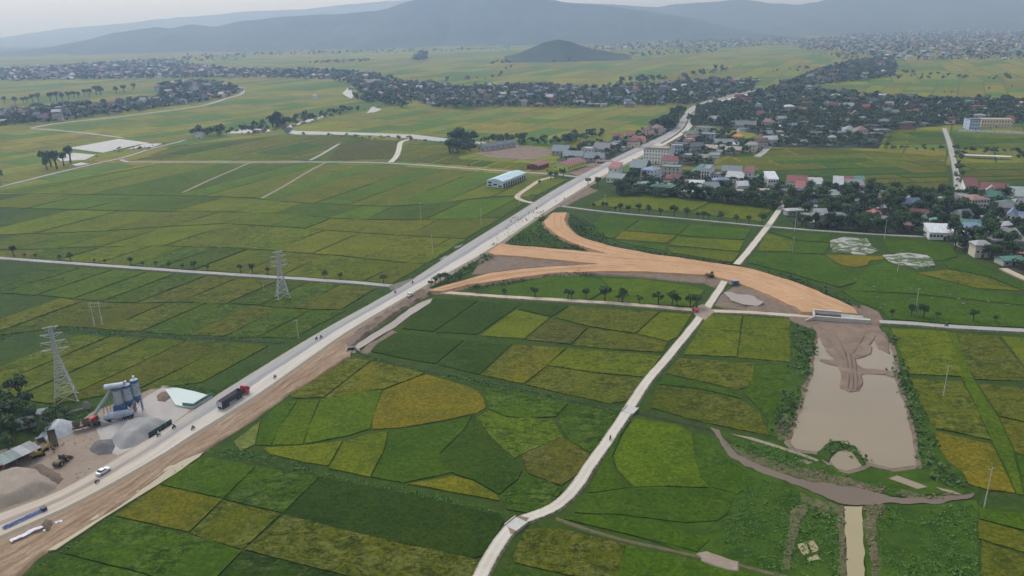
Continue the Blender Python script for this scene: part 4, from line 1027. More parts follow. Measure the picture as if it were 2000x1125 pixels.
# ---------------------------------------------------------------- motorbikes and riders
def skinned(name, pts, edges, mat, sub=1):
    me = bpy.data.meshes.new(name)
    me.from_pydata([p[:3] for p in pts], edges, [])
    o = bpy.data.objects.new(name + '_src', me); COL.objects.link(o)
    sk = o.modifiers.new('s', 'SKIN'); sv = me.skin_vertices[0].data
    for i, p in enumerate(pts): sv[i].radius = (p[3], p[3])
    sv[0].use_root = True
    sb = o.modifiers.new('u', 'SUBSURF'); sb.levels = sb.render_levels = sub
    dg = bpy.context.evaluated_depsgraph_get()
    m2 = bpy.data.meshes.new_from_object(o.evaluated_get(dg))
    bpy.data.objects.remove(o)
    m2.materials.clear(); m2.materials.append(mat); m2.name = name
    for p in m2.polygons: p.use_smooth = True
    return m2
def rider_mesh(nm, mat):
    P = [(-.15, 0, .82, .15), (-.12, 0, 1.05, .14), (-.02, 0, 1.32, .17), (.0, 0, 1.46, .07), (.03, 0, 1.62, .115),
         (-.05, .12, .8, .1), (.3, .16, .74, .075), (.18, .17, .38, .055), (.3, .17, .32, .045), (-.05, -.12, .8, .1), (.3, -.16, .74, .075), (.18, -.17, .38, .055), (.3, -.17, .32, .045),
         (-.02, .2, 1.36, .07), (.12, .27, 1.12, .05), (.38, .26, 1.08, .04), (.45, .25, 1.07, .035), (-.02, -.2, 1.36, .07), (.12, -.27, 1.12, .05), (.38, -.26, 1.08, .04), (.45, -.25, 1.07, .035)]
    E_ = [(0, 1), (1, 2), (2, 3), (3, 4), (0, 5), (5, 6), (6, 7), (7, 8), (0, 9), (9, 10), (10, 11), (11, 12), (2, 13), (13, 14), (14, 15), (15, 16), (2, 17), (17, 18), (18, 19), (19, 20)]
    return skinned(nm, P, E_, mat)
def walker_mesh(nm, mat):
    P = [(0, 0, .95, .15), (0, 0, 1.15, .14), (0, 0, 1.4, .17), (0, 0, 1.52, .06), (.02, 0, 1.66, .11), (.03, .1, .88, .1), (.12, .1, .5, .07), (-.02, .1, .1, .05), (.1, .1, .05, .05), (-.03, -.1, .88, .1), (-.02, -.1, .5, .07), (-.22, -.1, .12, .05), (-.1, -.1, .05, .05),
         (0, .22, 1.4, .07), (.02, .27, 1.12, .05), (.14, .26, .88, .045), (0, -.22, 1.4, .07), (-.02, -.27, 1.12, .05), (.08, -.26, .88, .045)]
    E_ = [(0, 1), (1, 2), (2, 3), (3, 4), (0, 5), (5, 6), (6, 7), (7, 8), (0, 9), (9, 10), (10, 11), (11, 12), (2, 13), (13, 14), (14, 15), (2, 16), (16, 17), (17, 18)]
    return skinned(nm, P, E_, mat)
RIDERS = {c: rider_mesh('person', MAT[c]) for c in ('shirt_dark', 'shirt_white', 'shirt_red', 'shirt_blue')}
HELM = MB().lathe([(.14, -.08), (.15, .02), (.12, .11), (.05, .15)], 10).mesh('helmet'); HELM.materials.append(MAT['white_paint'])
bike0 = None
def bike(label, loc, rz, paint_='rubber'):
    t = thing('motorbike', label, 'motorbike', loc, rz, 'motorbikes on the roads')
    for x in (.62, -.6):
        o = MB().tube((0, -.06, 0), (0, .06, 0), .29, n=14).build('wheel', MAT['rubber'], t, loc=(x, 0, .29))
        MB().tube((0, -.07, 0), (0, .07, 0), .17, n=10).build('rim', MAT['steel'], o)
    MB().prism([(-.55, .38), (.2, .3), (.5, .75), (.42, .95), (.3, .7), (-.1, .62), (-.75, .72), (-.8, .62)], 'y', -.13, .13).build('body', MAT[paint_], t)
    MB().box(-.7, .12, -.14, .14, .68, .8).build('seat', MAT['rubber'], t)
    MB().bar((.62, 0, .3), (.42, 0, 1.0), .06).build('fork', MAT['steel'], t)
    MB().bar((.4, -.34, 1.04), (.4, .34, 1.04), .05).build('handlebar', MAT['steel'], t)
    MB().box(.47, .6, -.09, .09, .82, .98).build('headlight', MAT['silo_white'], t)
    return t
BK = [((340, 836), ROAD_H, 'shirt_dark', 'passing the dark green site fence, nearest the fence end'), ((377, 838), ROAD_H + math.pi, 'shirt_dark', 'on the right edge of the road below the truck'), ((310, 851), ROAD_H, 'shirt_white', 'hugging the left road edge beside the green fence'), ((190, 942), ROAD_H, 'shirt_white', 'just behind the white saloon car'),
      ((537, 738), ROAD_H + math.pi, 'shirt_red', 'alone on the pale lane ahead of the truck'), ((627, 660), ROAD_H, 'shirt_dark', 'at the left road edge above the culvert'), ((772, 572), ROAD_H, 'shirt_dark', 'leaving the left field path onto the main road'), ((806, 553), ROAD_H, 'shirt_blue', 'on the main road at the left path junction'),
      ((1029, 431), ROAD_H, 'shirt_red', 'on the pale lane beside the curved clay ramp'), ((1048, 408), ROAD_H, 'shirt_dark', 'mid-road left of the ramp head'), ((1086, 394), ROAD_H + math.pi, 'shirt_white', 'lower of two crossing near the lane mouth'), ((1102, 389), ROAD_H, 'shirt_dark', 'upper of two crossing near the lane mouth'),
      ((1192, 858), head((1190, 860), (1227, 800)), 'shirt_dark', 'on the winding concrete path'), ((1848, 637), head((1850, 637), (1800, 633)), 'shirt_dark', 'on the path right of the new bridge'), ((618, 660 + 3), ROAD_H, 'shirt_red', 'trailing another above the culvert')]
for (p, rz, c, d) in BK:
    z = ROADZ + .05 if p[0] < 1150 else .62
    loc = (*G(p[0], p[1], z), z)
    bike('small dark motorbike ' + d, loc, rz)
    r = link('person', RIDERS[c], None, loc=loc, rz=rz)
    tag(r, 'rider in %s on the motorbike %s' % (c.split('_')[1], d), 'person', 'riders on the motorbikes')
    link('helmet', HELM, None, r, loc=(.03, 0, 1.68))

# ---------------------------------------------------------------- concrete batching plant
yard = [(-80, 950), (0, 880), (70, 862), (140, 838), (180, 805), (220, 790), (268, 772), (300, 757), (322, 752), (345, 758), (334, 776), (342, 792), (358, 798), (384, 798), (330, 838), (235, 893), (200, 913), (110, 964), (0, 1005), (-80, 1040)]
tag(sheet('plant_yard', GL(yard, .25), MAT['yard'], z=.28, sp=2.5, amp=.12, ns=6, seed=41, wob=.5, slope=.6), kind='structure')
tag(sheet('plant_yard_grey', GL([(190, 838), (225, 806), (262, 798), (282, 778), (322, 756), (334, 776), (342, 792), (372, 802), (336, 828), (290, 858), (232, 890), (200, 872)], .3), MAT['yard_grey'], z=.44, sp=2.5, amp=.06, wob=1.0, slope=.8), kind='structure')
pond = sheet('settling_pond', GL([(322, 760), (345, 757), (380, 764), (415, 774), (400, 782), (378, 795), (359, 794), (342, 790), (334, 776)], 1.0), MAT['turquoise_water'], z=1.0, sp=3, zb=.2, wob=.2)
tag(pond, kind='structure')
def wall_run(name, label, cat, px, h, th, mat, z0=.2, group=None, panel=2.4):
    """a low wall or fence of separate panels with posts"""
    t = thing(name, label, cat, (*G(*px[0], z0), z0), 0, group)
    o = np.array(G(*px[0], z0))
    for a, b in zip(px[:-1], px[1:]):
        p, q = np.array(G(*a, z0)) - o, np.array(G(*b, z0)) - o
        n = max(1, int(round(np.linalg.norm(q - p) / panel)))
        for i in range(n):
            s, e = p + (q - p) * (i / n), p + (q - p) * ((i + .97) / n)
            MB().bar((s[0], s[1], h / 2), (e[0], e[1], h / 2), th, h).build('panel', MAT[mat], t)
            MB().bar((s[0], s[1], 0), (s[0], s[1], h + .1), th * 1.5).build('post', MAT['steel'], t)
    return t
wall_run('pond_wall', 'dark green panel wall holding the turquoise settling pond by the road', 'wall', [(358, 796), (379, 798), (398, 786), (416, 776)], 2.0, .12, 'teal_panel', .1)
wall_run('site_fence', 'dark green panel fence along the road in front of the gravel heap', 'fence', [(291, 857), (314, 843), (337, 829)], 2.2, .08, 'dark_green', .3)

def silo(label, px, topc, r=1.45, hleg=4.0, hb=7.0):
    t = thing('cement_silo', label, 'silo', (*G(*px, .3), .3), RAD(20), 'cement silos of the batching plant')
    b = MB().lathe([(.25, hleg - 1.6), (r, hleg + .9), (r, hleg + hb), (r * .92, hleg + hb + .35), (.3, hleg + hb + .7)], 20).build('barrel', MAT['silo_white'], t)
    MB().lathe([(.26, hleg - 1.62), (r + .02, hleg + .85), (r + .02, hleg + 1.6), (r + .01, hleg + 1.6)], 20).build('cone_band', MAT[topc], b)
    MB().lathe([(r + .02, hleg + hb - .7), (r + .02, hleg + hb), (r * .94, hleg + hb + .38), (r * .9, hleg + hb + .38)], 20).build('top_band', MAT['blue_paint'], b)
    for k in range(3): MB().lathe([(r + .03, hleg + 2.4 + k * 1.25), (r + .03, hleg + 2.5 + k * 1.25)], 20).build('hoop', MAT['steel'], b)
    MB().tube((0, .2, hleg + hb + .6), (0, .2, hleg + hb + 1.7), .35, n=10).build('dust_filter', MAT['white_paint'], t)
    for i in range(4):
        a = math.pi / 4 + i * math.pi / 2; c, s = math.cos(a) * r, math.sin(a) * r
        MB().bar((c * 1.08, s * 1.08, 0), (c, s, hleg + 1.0), .22).build('leg', MAT['blue_paint'], t)
        a2 = a + math.pi / 2
        MB().bar((c * 1.05, s * 1.05, .4), (math.cos(a2) * r, math.sin(a2) * r, hleg * .8), .09).build('brace', MAT['blue_paint'], t)
    lad = MB()
    for s in (-.22, .22): lad.bar((r + .12, s, .2), (r + .12, s, hleg + hb + .6), .06)
    for k in range(24): lad.bar((r + .12, -.22, .6 + k * .45), (r + .12, .22, .6 + k * .45), .04)
    lad.build('ladder', MAT['steel'], t)
    return t
silo('blue-banded white cement silo, middle of the three at the batching plant', (257, 808), 'blue_paint', 1.5, 4.2, 7.0)
silo('tallest white cement silo, nearest the turquoise pond', (273, 803), 'blue_paint', 1.4, 5.0, 7.2)
t = thing('mixing_tower', 'grey ribbed mixing tower with blue frame at the top of the conveyor', 'mixing tower', (*G(238, 812, .3), .3), RAD(20))
MB().lathe([(1.5, 5.0), (1.5, 11.0), (1.35, 11.4)], 20).build('drum', MAT['galvanised'], t)
for i in range(14):
    a = 2 * math.pi * i / 14; MB().bar((1.53 * math.cos(a), 1.53 * math.sin(a), 5.05), (1.53 * math.cos(a), 1.53 * math.sin(a), 10.9), .1).build('rib', MAT['steel'], t)
MB().lathe([(1.56, 10.3), (1.56, 11.05), (1.4, 11.45), (1.3, 11.45)], 20).build('top_band', MAT['blue_paint'], t)
MB().box(-2.0, 2.0, -1.7, 1.7, 3.0, 5.0).build('mixer_house', MAT['blue_paint'], t)
for x in (-1.9, 1.9):
    for y in (-1.6, 1.6): MB().bar((x, y, 0), (x, y, 3.1), .28).build('leg', MAT['blue_paint'], t)
v, f = [], []
for i in range(9):
    a = math.pi * i / 8
    for x in (-3.6, 2.6): v.append((x, 1.5 * math.cos(a), 11.6 + 1.2 * math.sin(a)))
for i in range(8): f.append((2 * i, 2 * i + 1, 2 * i + 3, 2 * i + 2))
MB().add(v, f).build('hood', MAT['silo_white'], t)
MB().box(-3.4, 2.4, -1.4, 1.4, 11.46, 11.6).build('platform', MAT['steel'], t)
a, b = at(172, 828, 1.0), (*G(232, 810, .3), 11.4)
t = thing('conveyor', 'long pale green enclosed conveyor rising to the mixing tower', 'conveyor', (a[0], a[1], 0), 0)
va, vb = Vector((0, 0, 1.0)), Vector((b[0] - a[0], b[1] - a[1], 11.2))
MB().tube(va, vb, .62, n=12).build('cover', MAT['conveyor_green'], t)
for k in range(9): MB().tube(va.lerp(vb, (k + .5) / 9) - (vb - va) * .003, va.lerp(vb, (k + .5) / 9) + (vb - va) * .003, .68, n=12).build('hoop', MAT['steel'], t)
for k in (.3, .62, .85):
    p = va.lerp(vb, k)
    for s in (-.9, .9): MB().bar((p.x + s, p.y + s * .4, 0), (p.x + s * .3, p.y + s * .12, p.z - .5), .16).build('support', MAT['steel'], t)
# aggregate bins at the foot of the conveyor
t = thing('aggregate_hopper', 'open grey aggregate hopper at the foot of the conveyor', 'hopper', (*G(170, 836, .3), .3), head((150, 842), (190, 832)))
for i in range(3):
    x = -4.2 + i * 2.8
    MB().add([(x, -1.5, 3.0), (x + 2.7, -1.5, 3.0), (x + 2.7, 1.5, 3.0), (x, 1.5, 3.0), (x + .8, -.5, 1.2), (x + 1.9, -.5, 1.2), (x + 1.9, .5, 1.2), (x + .8, .5, 1.2)], [(0, 1, 5, 4), (1, 2, 6, 5), (2, 3, 7, 6), (3, 0, 4, 7), (4, 5, 6, 7)]).build('bin', MAT['muddy_machine'], t)
    for y in (-1.4, 1.4): MB().bar((x + .1, y, 0), (x + .1, y, 3.0), .18).build('leg', MAT['steel'], t)
MB().box(-4.4, 4.4, -.45, .45, .8, 1.05).build('feed_belt', MAT['rubber'], t)
MB().add([(4.3, -2.2, 0), (8, -2.2, 0), (8, 2.2, 0), (4.3, 2.2, 0), (4.3, -2.2, 2.4), (4.3, 2.2, 2.4)], [(0, 1, 4), (3, 5, 2), (1, 2, 5, 4), (0, 4, 5, 3)]).build('loading_ramp', MAT['concrete_dark'], t)

def heap(name, label, poly, h, mat, seed=1, sp=.9, cat='heap', z=.3, fl=.5):
    P = GL(poly, z)
    o = sheet(name, P, MAT[mat], z=z, sp=sp, amp=.0, wob=.6, zb=.1, zfun=lambda x, y, e: np.minimum(e * .75, h * (.65 + .7 * fbm(x, y, 7, seed))) + .9 * (fbm(x, y, 3.0, seed + 3) - .5) * np.clip(e, 0, 1))
    return tag(o, label, cat)
heap('gravel_heap', 'broad light grey gravel heap behind the green site fence', [(215, 858), (240, 828), (272, 818), (330, 820), (334, 830), (300, 852), (262, 874), (236, 880)], 2.6, 'gravel_grey', 3)
heap('gravel_heap', 'small dark grey gravel heap beside the road at the plant', [(172, 878), (186, 862), (222, 858), (228, 872), (220, 886), (192, 890)], 2.2, 'gravel_dark', 5)
heap('sand_heap', 'large tan sand heap at the near end of the yard', [(-60, 960), (0, 925), (40, 912), (75, 918), (112, 942), (108, 955), (60, 975), (0, 998), (-50, 1012)], 3.0, 'sand_heap', 7)
heap('soil_heap', 'dark brown soil heap on the side of the sand', [(56, 912), (80, 907), (105, 918), (122, 934), (112, 945), (84, 938)], 3.6, 'dark_heap', 9, z=.5)
heap('soil_heap', 'brown soil heap at the end of the turquoise pond', [(304, 774), (316, 762), (332, 766), (336, 778), (322, 786), (308, 783)], 1.8, 'mud_spoil', 11)
heap('covered_heap', 'heap under a grey tarpaulin behind the tipping trucks', [(76, 852), (90, 832), (120, 822), (150, 822), (154, 836), (132, 850), (112, 858), (84, 864)], 3.4, 'tarp_grey', 13)

def tipper(label, px, rz, up):
    t = thing('dump_truck', label, 'truck', (*G(*px, .3), .3), rz)
    MB().prism([(1.9, .7), (3.7, .7), (3.7, 1.6), (3.5, 2.6), (1.9, 2.7)], 'y', -1.15, 1.15).build('cab', MAT['tarp_blue'], t)
    MB().box(-3.2, 3.4, -.45, .45, .6, .85).build('chassis', MAT['rubber'], t)
    b = MB().box(0, 4.9, -1.15, 1.15, 0, .1).box(0, 4.9, -1.2, -1.1, 0, 1.3).box(0, 4.9, 1.1, 1.2, 0, 1.3).box(4.8, 4.9, -1.1, 1.1, .1, 1.6).build('tipping_body', MAT['muddy_machine'], t, loc=(-3.2, 0, .95))
    b.rotation_euler = (0, -up, 0)
    for x in (2.7, -1.4, -2.6):
        for s in (-1, 1): wheel(t, x, s * .95, .5, .4)
tipper('dump truck with its dark box tipped up beside the grey tarpaulin', (105, 866), head((105, 866), (100, 842)), .75)
tipper('dump truck parked left of the tipped-up one', (84, 874), head((84, 874), (76, 862)), .1)

def loader(label, px, rz, col):
    t = thing('wheel_loader', label, 'loader', (*G(*px, .3), .3), rz)
    MB().prism([(-2.6, .8), (-.2, .8), (-.2, 1.7), (-2.4, 1.9), (-2.8, 1.5)], 'y', -.95, .95).build('engine_hood', MAT[col], t)
    MB().prism([(-.2, 1.2), (1.0, 1.2), (.9, 2.9), (.0, 2.95)], 'y', -.75, .75).build('cab', MAT['window_glass'], t)
    MB().box(-.15, 1.05, -.85, .85, 2.95, 3.1).build('cab_roof', MAT[col], t)
    MB().box(.6, 1.9, -.5, .5, .7, 1.5).build('front_frame', MAT[col], t)
    for s in (-.7, .7): MB().bar((1.2, s, 1.6), (3.0, s, .6), .25, .35).build('lift_arm', MAT[col], t)
    MB().add([(2.8, -1.4, .1), (3.9, -1.4, .1), (2.9, -1.4, 1.2), (2.8, 1.4, .1), (3.9, 1.4, .1), (2.9, 1.4, 1.2)], [(0, 1, 4, 3), (0, 3, 5, 2), (0, 2, 1), (3, 4, 5)]).build('bucket', MAT['rust'], t)
    for x in (1.35, -1.6):
        for s in (-1, 1): wheel(t, x, s * 1.1, .78, .55, rim='yellow_machine')
loader('muddy wheel loader standing in the middle of the plant yard', (121, 905), head((121, 905), (140, 890)), 'muddy_machine')
t = thing('excavator', 'orange excavator with folded arm beside the grey shed roof', 'excavator', (*G(76, 890, .3), .3), head((76, 890), (95, 884)))
for s in (-.95, .95): MB().prism([(-1.7, .15), (-1.4, 0), (1.4, 0), (1.7, .15), (1.8, .5), (1.5, .8), (-1.5, .8), (-1.8, .5)], 'y', s - .25, s + .25).build('track', MAT['rubber'], t)
MB().prism([(-2.0, .9), (1.2, .9), (1.2, 1.5), (-.5, 1.7), (-2.2, 1.6)], 'y', -1.15, 1.15).build('engine_house', MAT['yellow_machine'], t)
MB().prism([(.1, 1.5), (1.3, 1.5), (1.2, 2.8), (.1, 2.8)], 'y', .2, 1.1).build('cab', MAT['window_glass'], t)
MB().bar((1.0, -.3, 1.6), (3.6, -.3, 3.4), .4, .5).build('boom', MAT['yellow_machine'], t)
MB().bar((3.6, -.3, 3.4), (4.3, -.3, 1.5), .3, .4).build('dipper', MAT['yellow_machine'], t)
MB().box(3.9, 4.6, -.8, .2, .6, 1.5).build('bucket', MAT['rust'], t)
t = thing('bulldozer', 'muddy yellow bulldozer on the orange embankment edge', 'bulldozer', (*G(1388, 540, 1.25), 1.3), head((1388, 540), (1360, 536)))
for s in (-.9, .9): MB().prism([(-1.6, .15), (-1.3, 0), (1.3, 0), (1.6, .15), (1.7, .6), (1.3, .95), (-1.3, .95), (-1.7, .6)], 'y', s - .25, s + .25).build('track', MAT['rubber'], t)
MB().prism([(-1.2, .9), (2.0, .9), (2.0, 1.7), (-1.2, 1.8)], 'y', -.62, .62).build('body', MAT['yellow_machine'], t)
MB().prism([(-1.3, 1.7), (.1, 1.7), (.0, 2.9), (-1.3, 2.9)], 'y', -.7, .7).build('cab', MAT['muddy_machine'], t)
MB().add([(2.5, -1.7, .05), (2.9, -1.7, .1), (2.6, -1.7, 1.2), (2.5, 1.7, .05), (2.9, 1.7, .1), (2.6, 1.7, 1.2)], [(0, 1, 2), (3, 5, 4), (1, 4, 5, 2), (0, 2, 5, 3), (0, 3, 4, 1)]).build('blade', MAT['rust'], t)
for s in (-1.2, 1.2): MB().bar((0, s, .5), (2.6, s, .4), .18).build('push_arm', MAT['yellow_machine'], t)
t = thing('site_cabin', 'small blue box cabin at the foot of the embankment by the grey pond', 'cabin', (*G(1435, 556, .5), .6), .1)
MB().box(-1.6, 1.6, -1.2, 1.2, 0, 2.3).build('wall', MAT['tarp_blue'], t); MB().box(-1.75, 1.75, -1.35, 1.35, 2.3, 2.42).build('roof', MAT['roof_pale'], t); MB().box(-.3, .4, -1.23, -1.2, .1, 1.9).build('door', MAT['door_and_shade_dark'], t)
t = thing('cargo_tricycle', 'small red cargo vehicle at the path crossing', 'cargo tricycle', (*G(1358, 609, .6), .6), head((1358, 609), (1340, 603)))
MB().box(-1.5, .6, -.7, .7, .7, 1.3).build('cargo_box', MAT['red_paint'], t); MB().prism([(.6, .5), (1.6, .5), (1.5, 1.1), (1.1, 1.7), (.6, 1.7)], 'y', -.55, .55).build('cab', MAT['red_paint'], t)
for x, s in ((-.9, -.7), (-.9, .7), (1.2, 0)): wheel(t, x, s, .32, .16)

# sheds and huts beside the yard
def lean_roof(parent, pts, mat, th=.12, name='roof'):
    a = [Vector(p) for p in pts]
    v = [*a, *[p + Vector((0, 0, th)) for p in a]]; n = len(a)
    return MB().add(v, [tuple(range(n - 1, -1, -1)), tuple(range(n, 2 * n))] + [(i, (i + 1) % n, n + (i + 1) % n, n + i) for i in range(n)]).build(name, mat, parent)
rz = head((20, 912), (66, 890))
t = thing('open_shed', 'long open shed with weathered grey-green sheet roof beside the sand heap', 'shed', (*G(40, 905, .3), .3), rz)
for i in range(4):
    x = -6 + i * 3.0
    lean_roof(t, [(x, -2.6, 3.3), (x + 2.96, -2.6, 3.3), (x + 2.96, 3.6, 4.1), (x, 3.6, 4.1)], MAT['roof_palegreen' if i < 2 else 'roof_pale'], name='roof_sheet')
for x in (-5.8, -2, 2, 5.8):
    for y, h in ((-2.4, 3.3), (3.4, 4.05)): MB().bar((x, y, 0), (x, y, h), .15).build('post', MAT['rust'], t)
MB().box(-5.9, 5.9, 3.3, 3.4, 0, 3.6).build('back_wall', MAT['dark_green'], t)
t = thing('canopy', 'bright red canopy roof at the near left corner of the yard', 'canopy', (*G(4, 918, .3), .3), rz)
lean_roof(t, [(-5, -3, 3.2), (3.4, -3, 3.2), (3.4, 2.6, 3.9), (-5, 2.6, 3.9)], MAT['tarp_red'])
for x in (-4.8, -.8, 3.2):
    for y, h in ((-2.9, 3.2), (2.5, 3.85)): MB().bar((x, y, 0), (x, y, h), .12).build('post', MAT['steel'], t)
t = thing('hut', 'small hut with pink and grey roof among the bushes', 'hut', (*G(53, 832, .2), .2), .5)
MB().box(-3, 3, -2, 2, 0, 2.4).build('wall', MAT['grey_wall'], t)
lean_roof(t, [(-3.3, -2.4, 2.3), (0, -2.4, 2.3), (0, 0, 3.5), (-3.3, 0, 3.5)], MAT['roof_pale'], name='roof_sheet'); lean_roof(t, [(0.02, -2.4, 2.3), (3.3, -2.4, 2.3), (3.3, 0, 3.5), (0.02, 0, 3.5)], MAT['pink_wall'], name='roof_sheet'); lean_roof(t, [(-3.3, .02, 3.5), (3.3, .02, 3.5), (3.3, 2.4, 2.3), (-3.3, 2.4, 2.3)], MAT['roof_pale'], name='roof_sheet')
t = thing('hut', 'little teal-roofed hut right of the pink-roofed one', 'hut', (*G(88, 816, .2), .2), .3)
MB().box(-2, 2, -1.5, 1.5, 0, 2.2).build('wall', MAT['grey_wall'], t); lean_roof(t, [(-2.3, -1.9, 2.2), (2.3, -1.9, 2.2), (2.3, 1.9, 2.9), (-2.3, 1.9, 2.9)], MAT['roof_teal'])
t = thing('brick_ruin', 'pale broken wall corner at the edge of the plant', 'wall', (*G(171, 800, .1), .1), .6)
MB().add([(-1, 0, 0), (1.4, 0, 0), (1.4, 0, 1.4), (.4, 0, 3.0), (-.6, 0, 3.2), (-1, 0, 2.4), (-1, .3, 0), (1.4, .3, 0), (1.4, .3, 1.4), (.4, .3, 3.0), (-.6, .3, 3.2), (-1, .3, 2.4)], [(0, 1, 2, 3, 4, 5), (11, 10, 9, 8, 7, 6), (0, 6, 7, 1), (1, 7, 8, 2), (2, 8, 9, 3), (3, 9, 10, 4), (4, 10, 11, 5), (5, 11, 6, 0)]).build('wall', MAT['concrete_dark'], t)
MB().box(-7, -1.1, 0, .3, 0, 1.0).build('low_wall', MAT['concrete_dark'], t)

# bundles and sheeting beside the road
rz = head((15, 1030), (85, 998))
t = thing('covered_bundle', 'long stack of pipes under blue and violet sheeting at the road edge', 'bundle', (*G(48, 1014, 1.0), .95), rz)
for i in range(5):
    MB().tube((-5 + .3 * i, -.5 + .25 * i, .3), (4.5, -.5 + .25 * i, .3), .16, n=8).build('pipe', MAT['steel'], t)
v, f = [], []
for i in range(15):
    x = -5.4 + i * .75
    for j in range(6):
        y = -1.0 + j * .4
        v.append((x, y, .15 + .75 * math.exp(-((y) / .6) ** 2) + random.uniform(-.08, .1)))
for i in range(14):
    for j in range(5): f.append((i * 6 + j, (i + 1) * 6 + j, (i + 1) * 6 + j + 1, i * 6 + j + 1))
MB().add(v, f).build('sheeting', MAT['tarp_blue'], t)
MB().box(4.4, 5.8, -.8, .7, .0, 1.2).build('end_block', MAT['trailer_dark'], t)
t = thing('sheeting', 'crumpled white plastic sheeting lying on the dirt shoulder', 'sheeting', (*G(52, 1044, .8), 1.0), head((25, 1057), (82, 1030)))
v, f = [], []
for i in range(15):
    for j in range(5): v.append((-4 + i * .57, -.8 + j * .35 + .25 * math.sin(i * .8), .1 + random.uniform(0, .32)))
for i in range(14):
    for j in range(4): f.append((i * 5 + j, (i + 1) * 5 + j, (i + 1) * 5 + j + 1, i * 5 + j + 1))
MB().add(v, f).build('sheet', MAT['tarp_white'], t)
for i, (px, py) in enumerate([(108, 1020), (113, 1018), (118, 1017), (100, 1022), (88, 1035)]):
    o = tag(heap('sack', 'pale sack %s on the dirt shoulder beside the white sheeting' % ['at the right end but two', 'last but one on the right', 'at the far right end', 'at the left of the row', 'lying apart nearest the sheeting'][i], [(px - 3, py), (px, py - 2.2), (px + 3, py - .5), (px + 2.5, py + 2), (px - 1.5, py + 2.4)], .7, 'tarp_white', 50 + i, .35, 'sack', .6), group='sacks on the shoulder')
heap('rubble_heap', 'dark broken rubble next to the pale sacks', [(78, 1026), (88, 1014), (98, 1016), (104, 1024), (96, 1036), (84, 1034)], 1.0, 'dark_heap', 61, .5, z=.6)

# concrete culvert below the road
t = thing('culvert', 'concrete culvert mouth with splayed wing walls below the road', 'culvert', (*G(686, 684, .2), .1), head((690, 690), (680, 672)))
t.scale = (.72, .72, .8)
MB().box(-.4, .1, -2.2, 2.2, 1.6, 2.3).build('head_beam', MAT['concrete'], t)
for s in (-1, 1): MB().add([(0, s * 2.0, 0), (-4.2, s * 4.2, 0), (-4.2, s * 4.2, .7), (0, s * 2.0, 2.2), (0, s * 2.4, 0), (-4.1, s * 4.6, 0), (-4.1, s * 4.6, .7), (0, s * 2.4, 2.2)], [(0, 1, 2, 3), (7, 6, 5, 4), (3, 2, 6, 7), (1, 5, 6, 2), (0, 3, 7, 4)]).build('wing_wall', MAT['concrete'], t)
MB().box(.0, 1.2, -2.0, 2.0, 0, 1.6).build('barrel', MAT['door_and_shade_dark'], t)  # solid dark block: shade inside the pipe put into its colour
MB().box(-4.2, 0, -2.0, 2.0, 0, .12).build('apron', MAT['concrete_dark'], t)

# bridge of the new road
a, b_ = np.array(G(1588, 618, .8)), np.array(G(1690, 626, .8)); Lb = np.linalg.norm(b_ - a); rz = math.atan2(*(b_ - a)[::-1])
t = thing('bridge', 'unfinished concrete bridge at the end of the orange embankment', 'bridge', (*((a + b_) / 2), .3), rz)
MB().box(-Lb / 2, Lb / 2, -3.6, -2.6, 0, 2.1).build('abutment', MAT['concrete'], t)
MB().box(-Lb / 2, Lb * .06, 3.6, 4.6, 0, 2.5).build('abutment', MAT['concrete'], t)
MB().box(Lb * .04, Lb / 2 - 1, -2.6, 2.8, 1.2, 1.75).build('deck_slab', MAT['concrete_dark'], t)
MB().box(-Lb / 2, -Lb / 2 + .6, -2.58, 3.58, 0, 2.3).build('end_wall', MAT['concrete'], t)
MB().box(-Lb / 2 + .6, Lb * .04, -2.58, 3.58, .05, .25).build('trench_floor', MAT['stream_water'], t)
for y in (1.2, 2.4): MB().box(-Lb / 2 + .7, Lb * .035, y, y + .35, 1.5, 1.95).build('girder', MAT['concrete_dark'], t)
MB().add([(-Lb / 2, -3.6, 0), (-Lb / 2 - 4, -6.5, 0), (-Lb / 2 - 4, -6.5, .8), (-Lb / 2, -3.6, 2.0), (-Lb / 2 + .5, -3.6, 0), (-Lb / 2 - 3.5, -6.7, 0), (-Lb / 2 - 3.5, -6.7, .8), (-Lb / 2 + .5, -3.6, 2.0)], [(0, 1, 2, 3), (7, 6, 5, 4), (3, 2, 6, 7), (1, 5, 6, 2)]).build('wing_wall', MAT['concrete'], t)
MB().box(Lb / 2 - 1.5, Lb / 2 + 1.5, -3.9, -2.2, 0, 2.3).build('end_block', MAT['concrete'], t)
for px, nm in ((1231, 'small concrete footbridge where the winding path crosses the canal'), (1008, 'small concrete slab bridge where the winding path bends')):
    py = 800 if px > 1100 else 1023
    d = head((1225, 806), (1240, 790)) if px > 1100 else head((1000, 1030), (1020, 1014))
    t = thing('small_bridge', nm, 'bridge', (*G(px, py, .6), .2), d)
    MB().box(-2.4, 2.4, -2.1, 2.1, .1, .44).build('slab', MAT['concrete'], t)
    for s in (-1, 1): MB().box(-2.4, 2.4, s * 2.15 - .12, s * 2.15 + .12, .1, .8).build('parapet', MAT['concrete'], t)

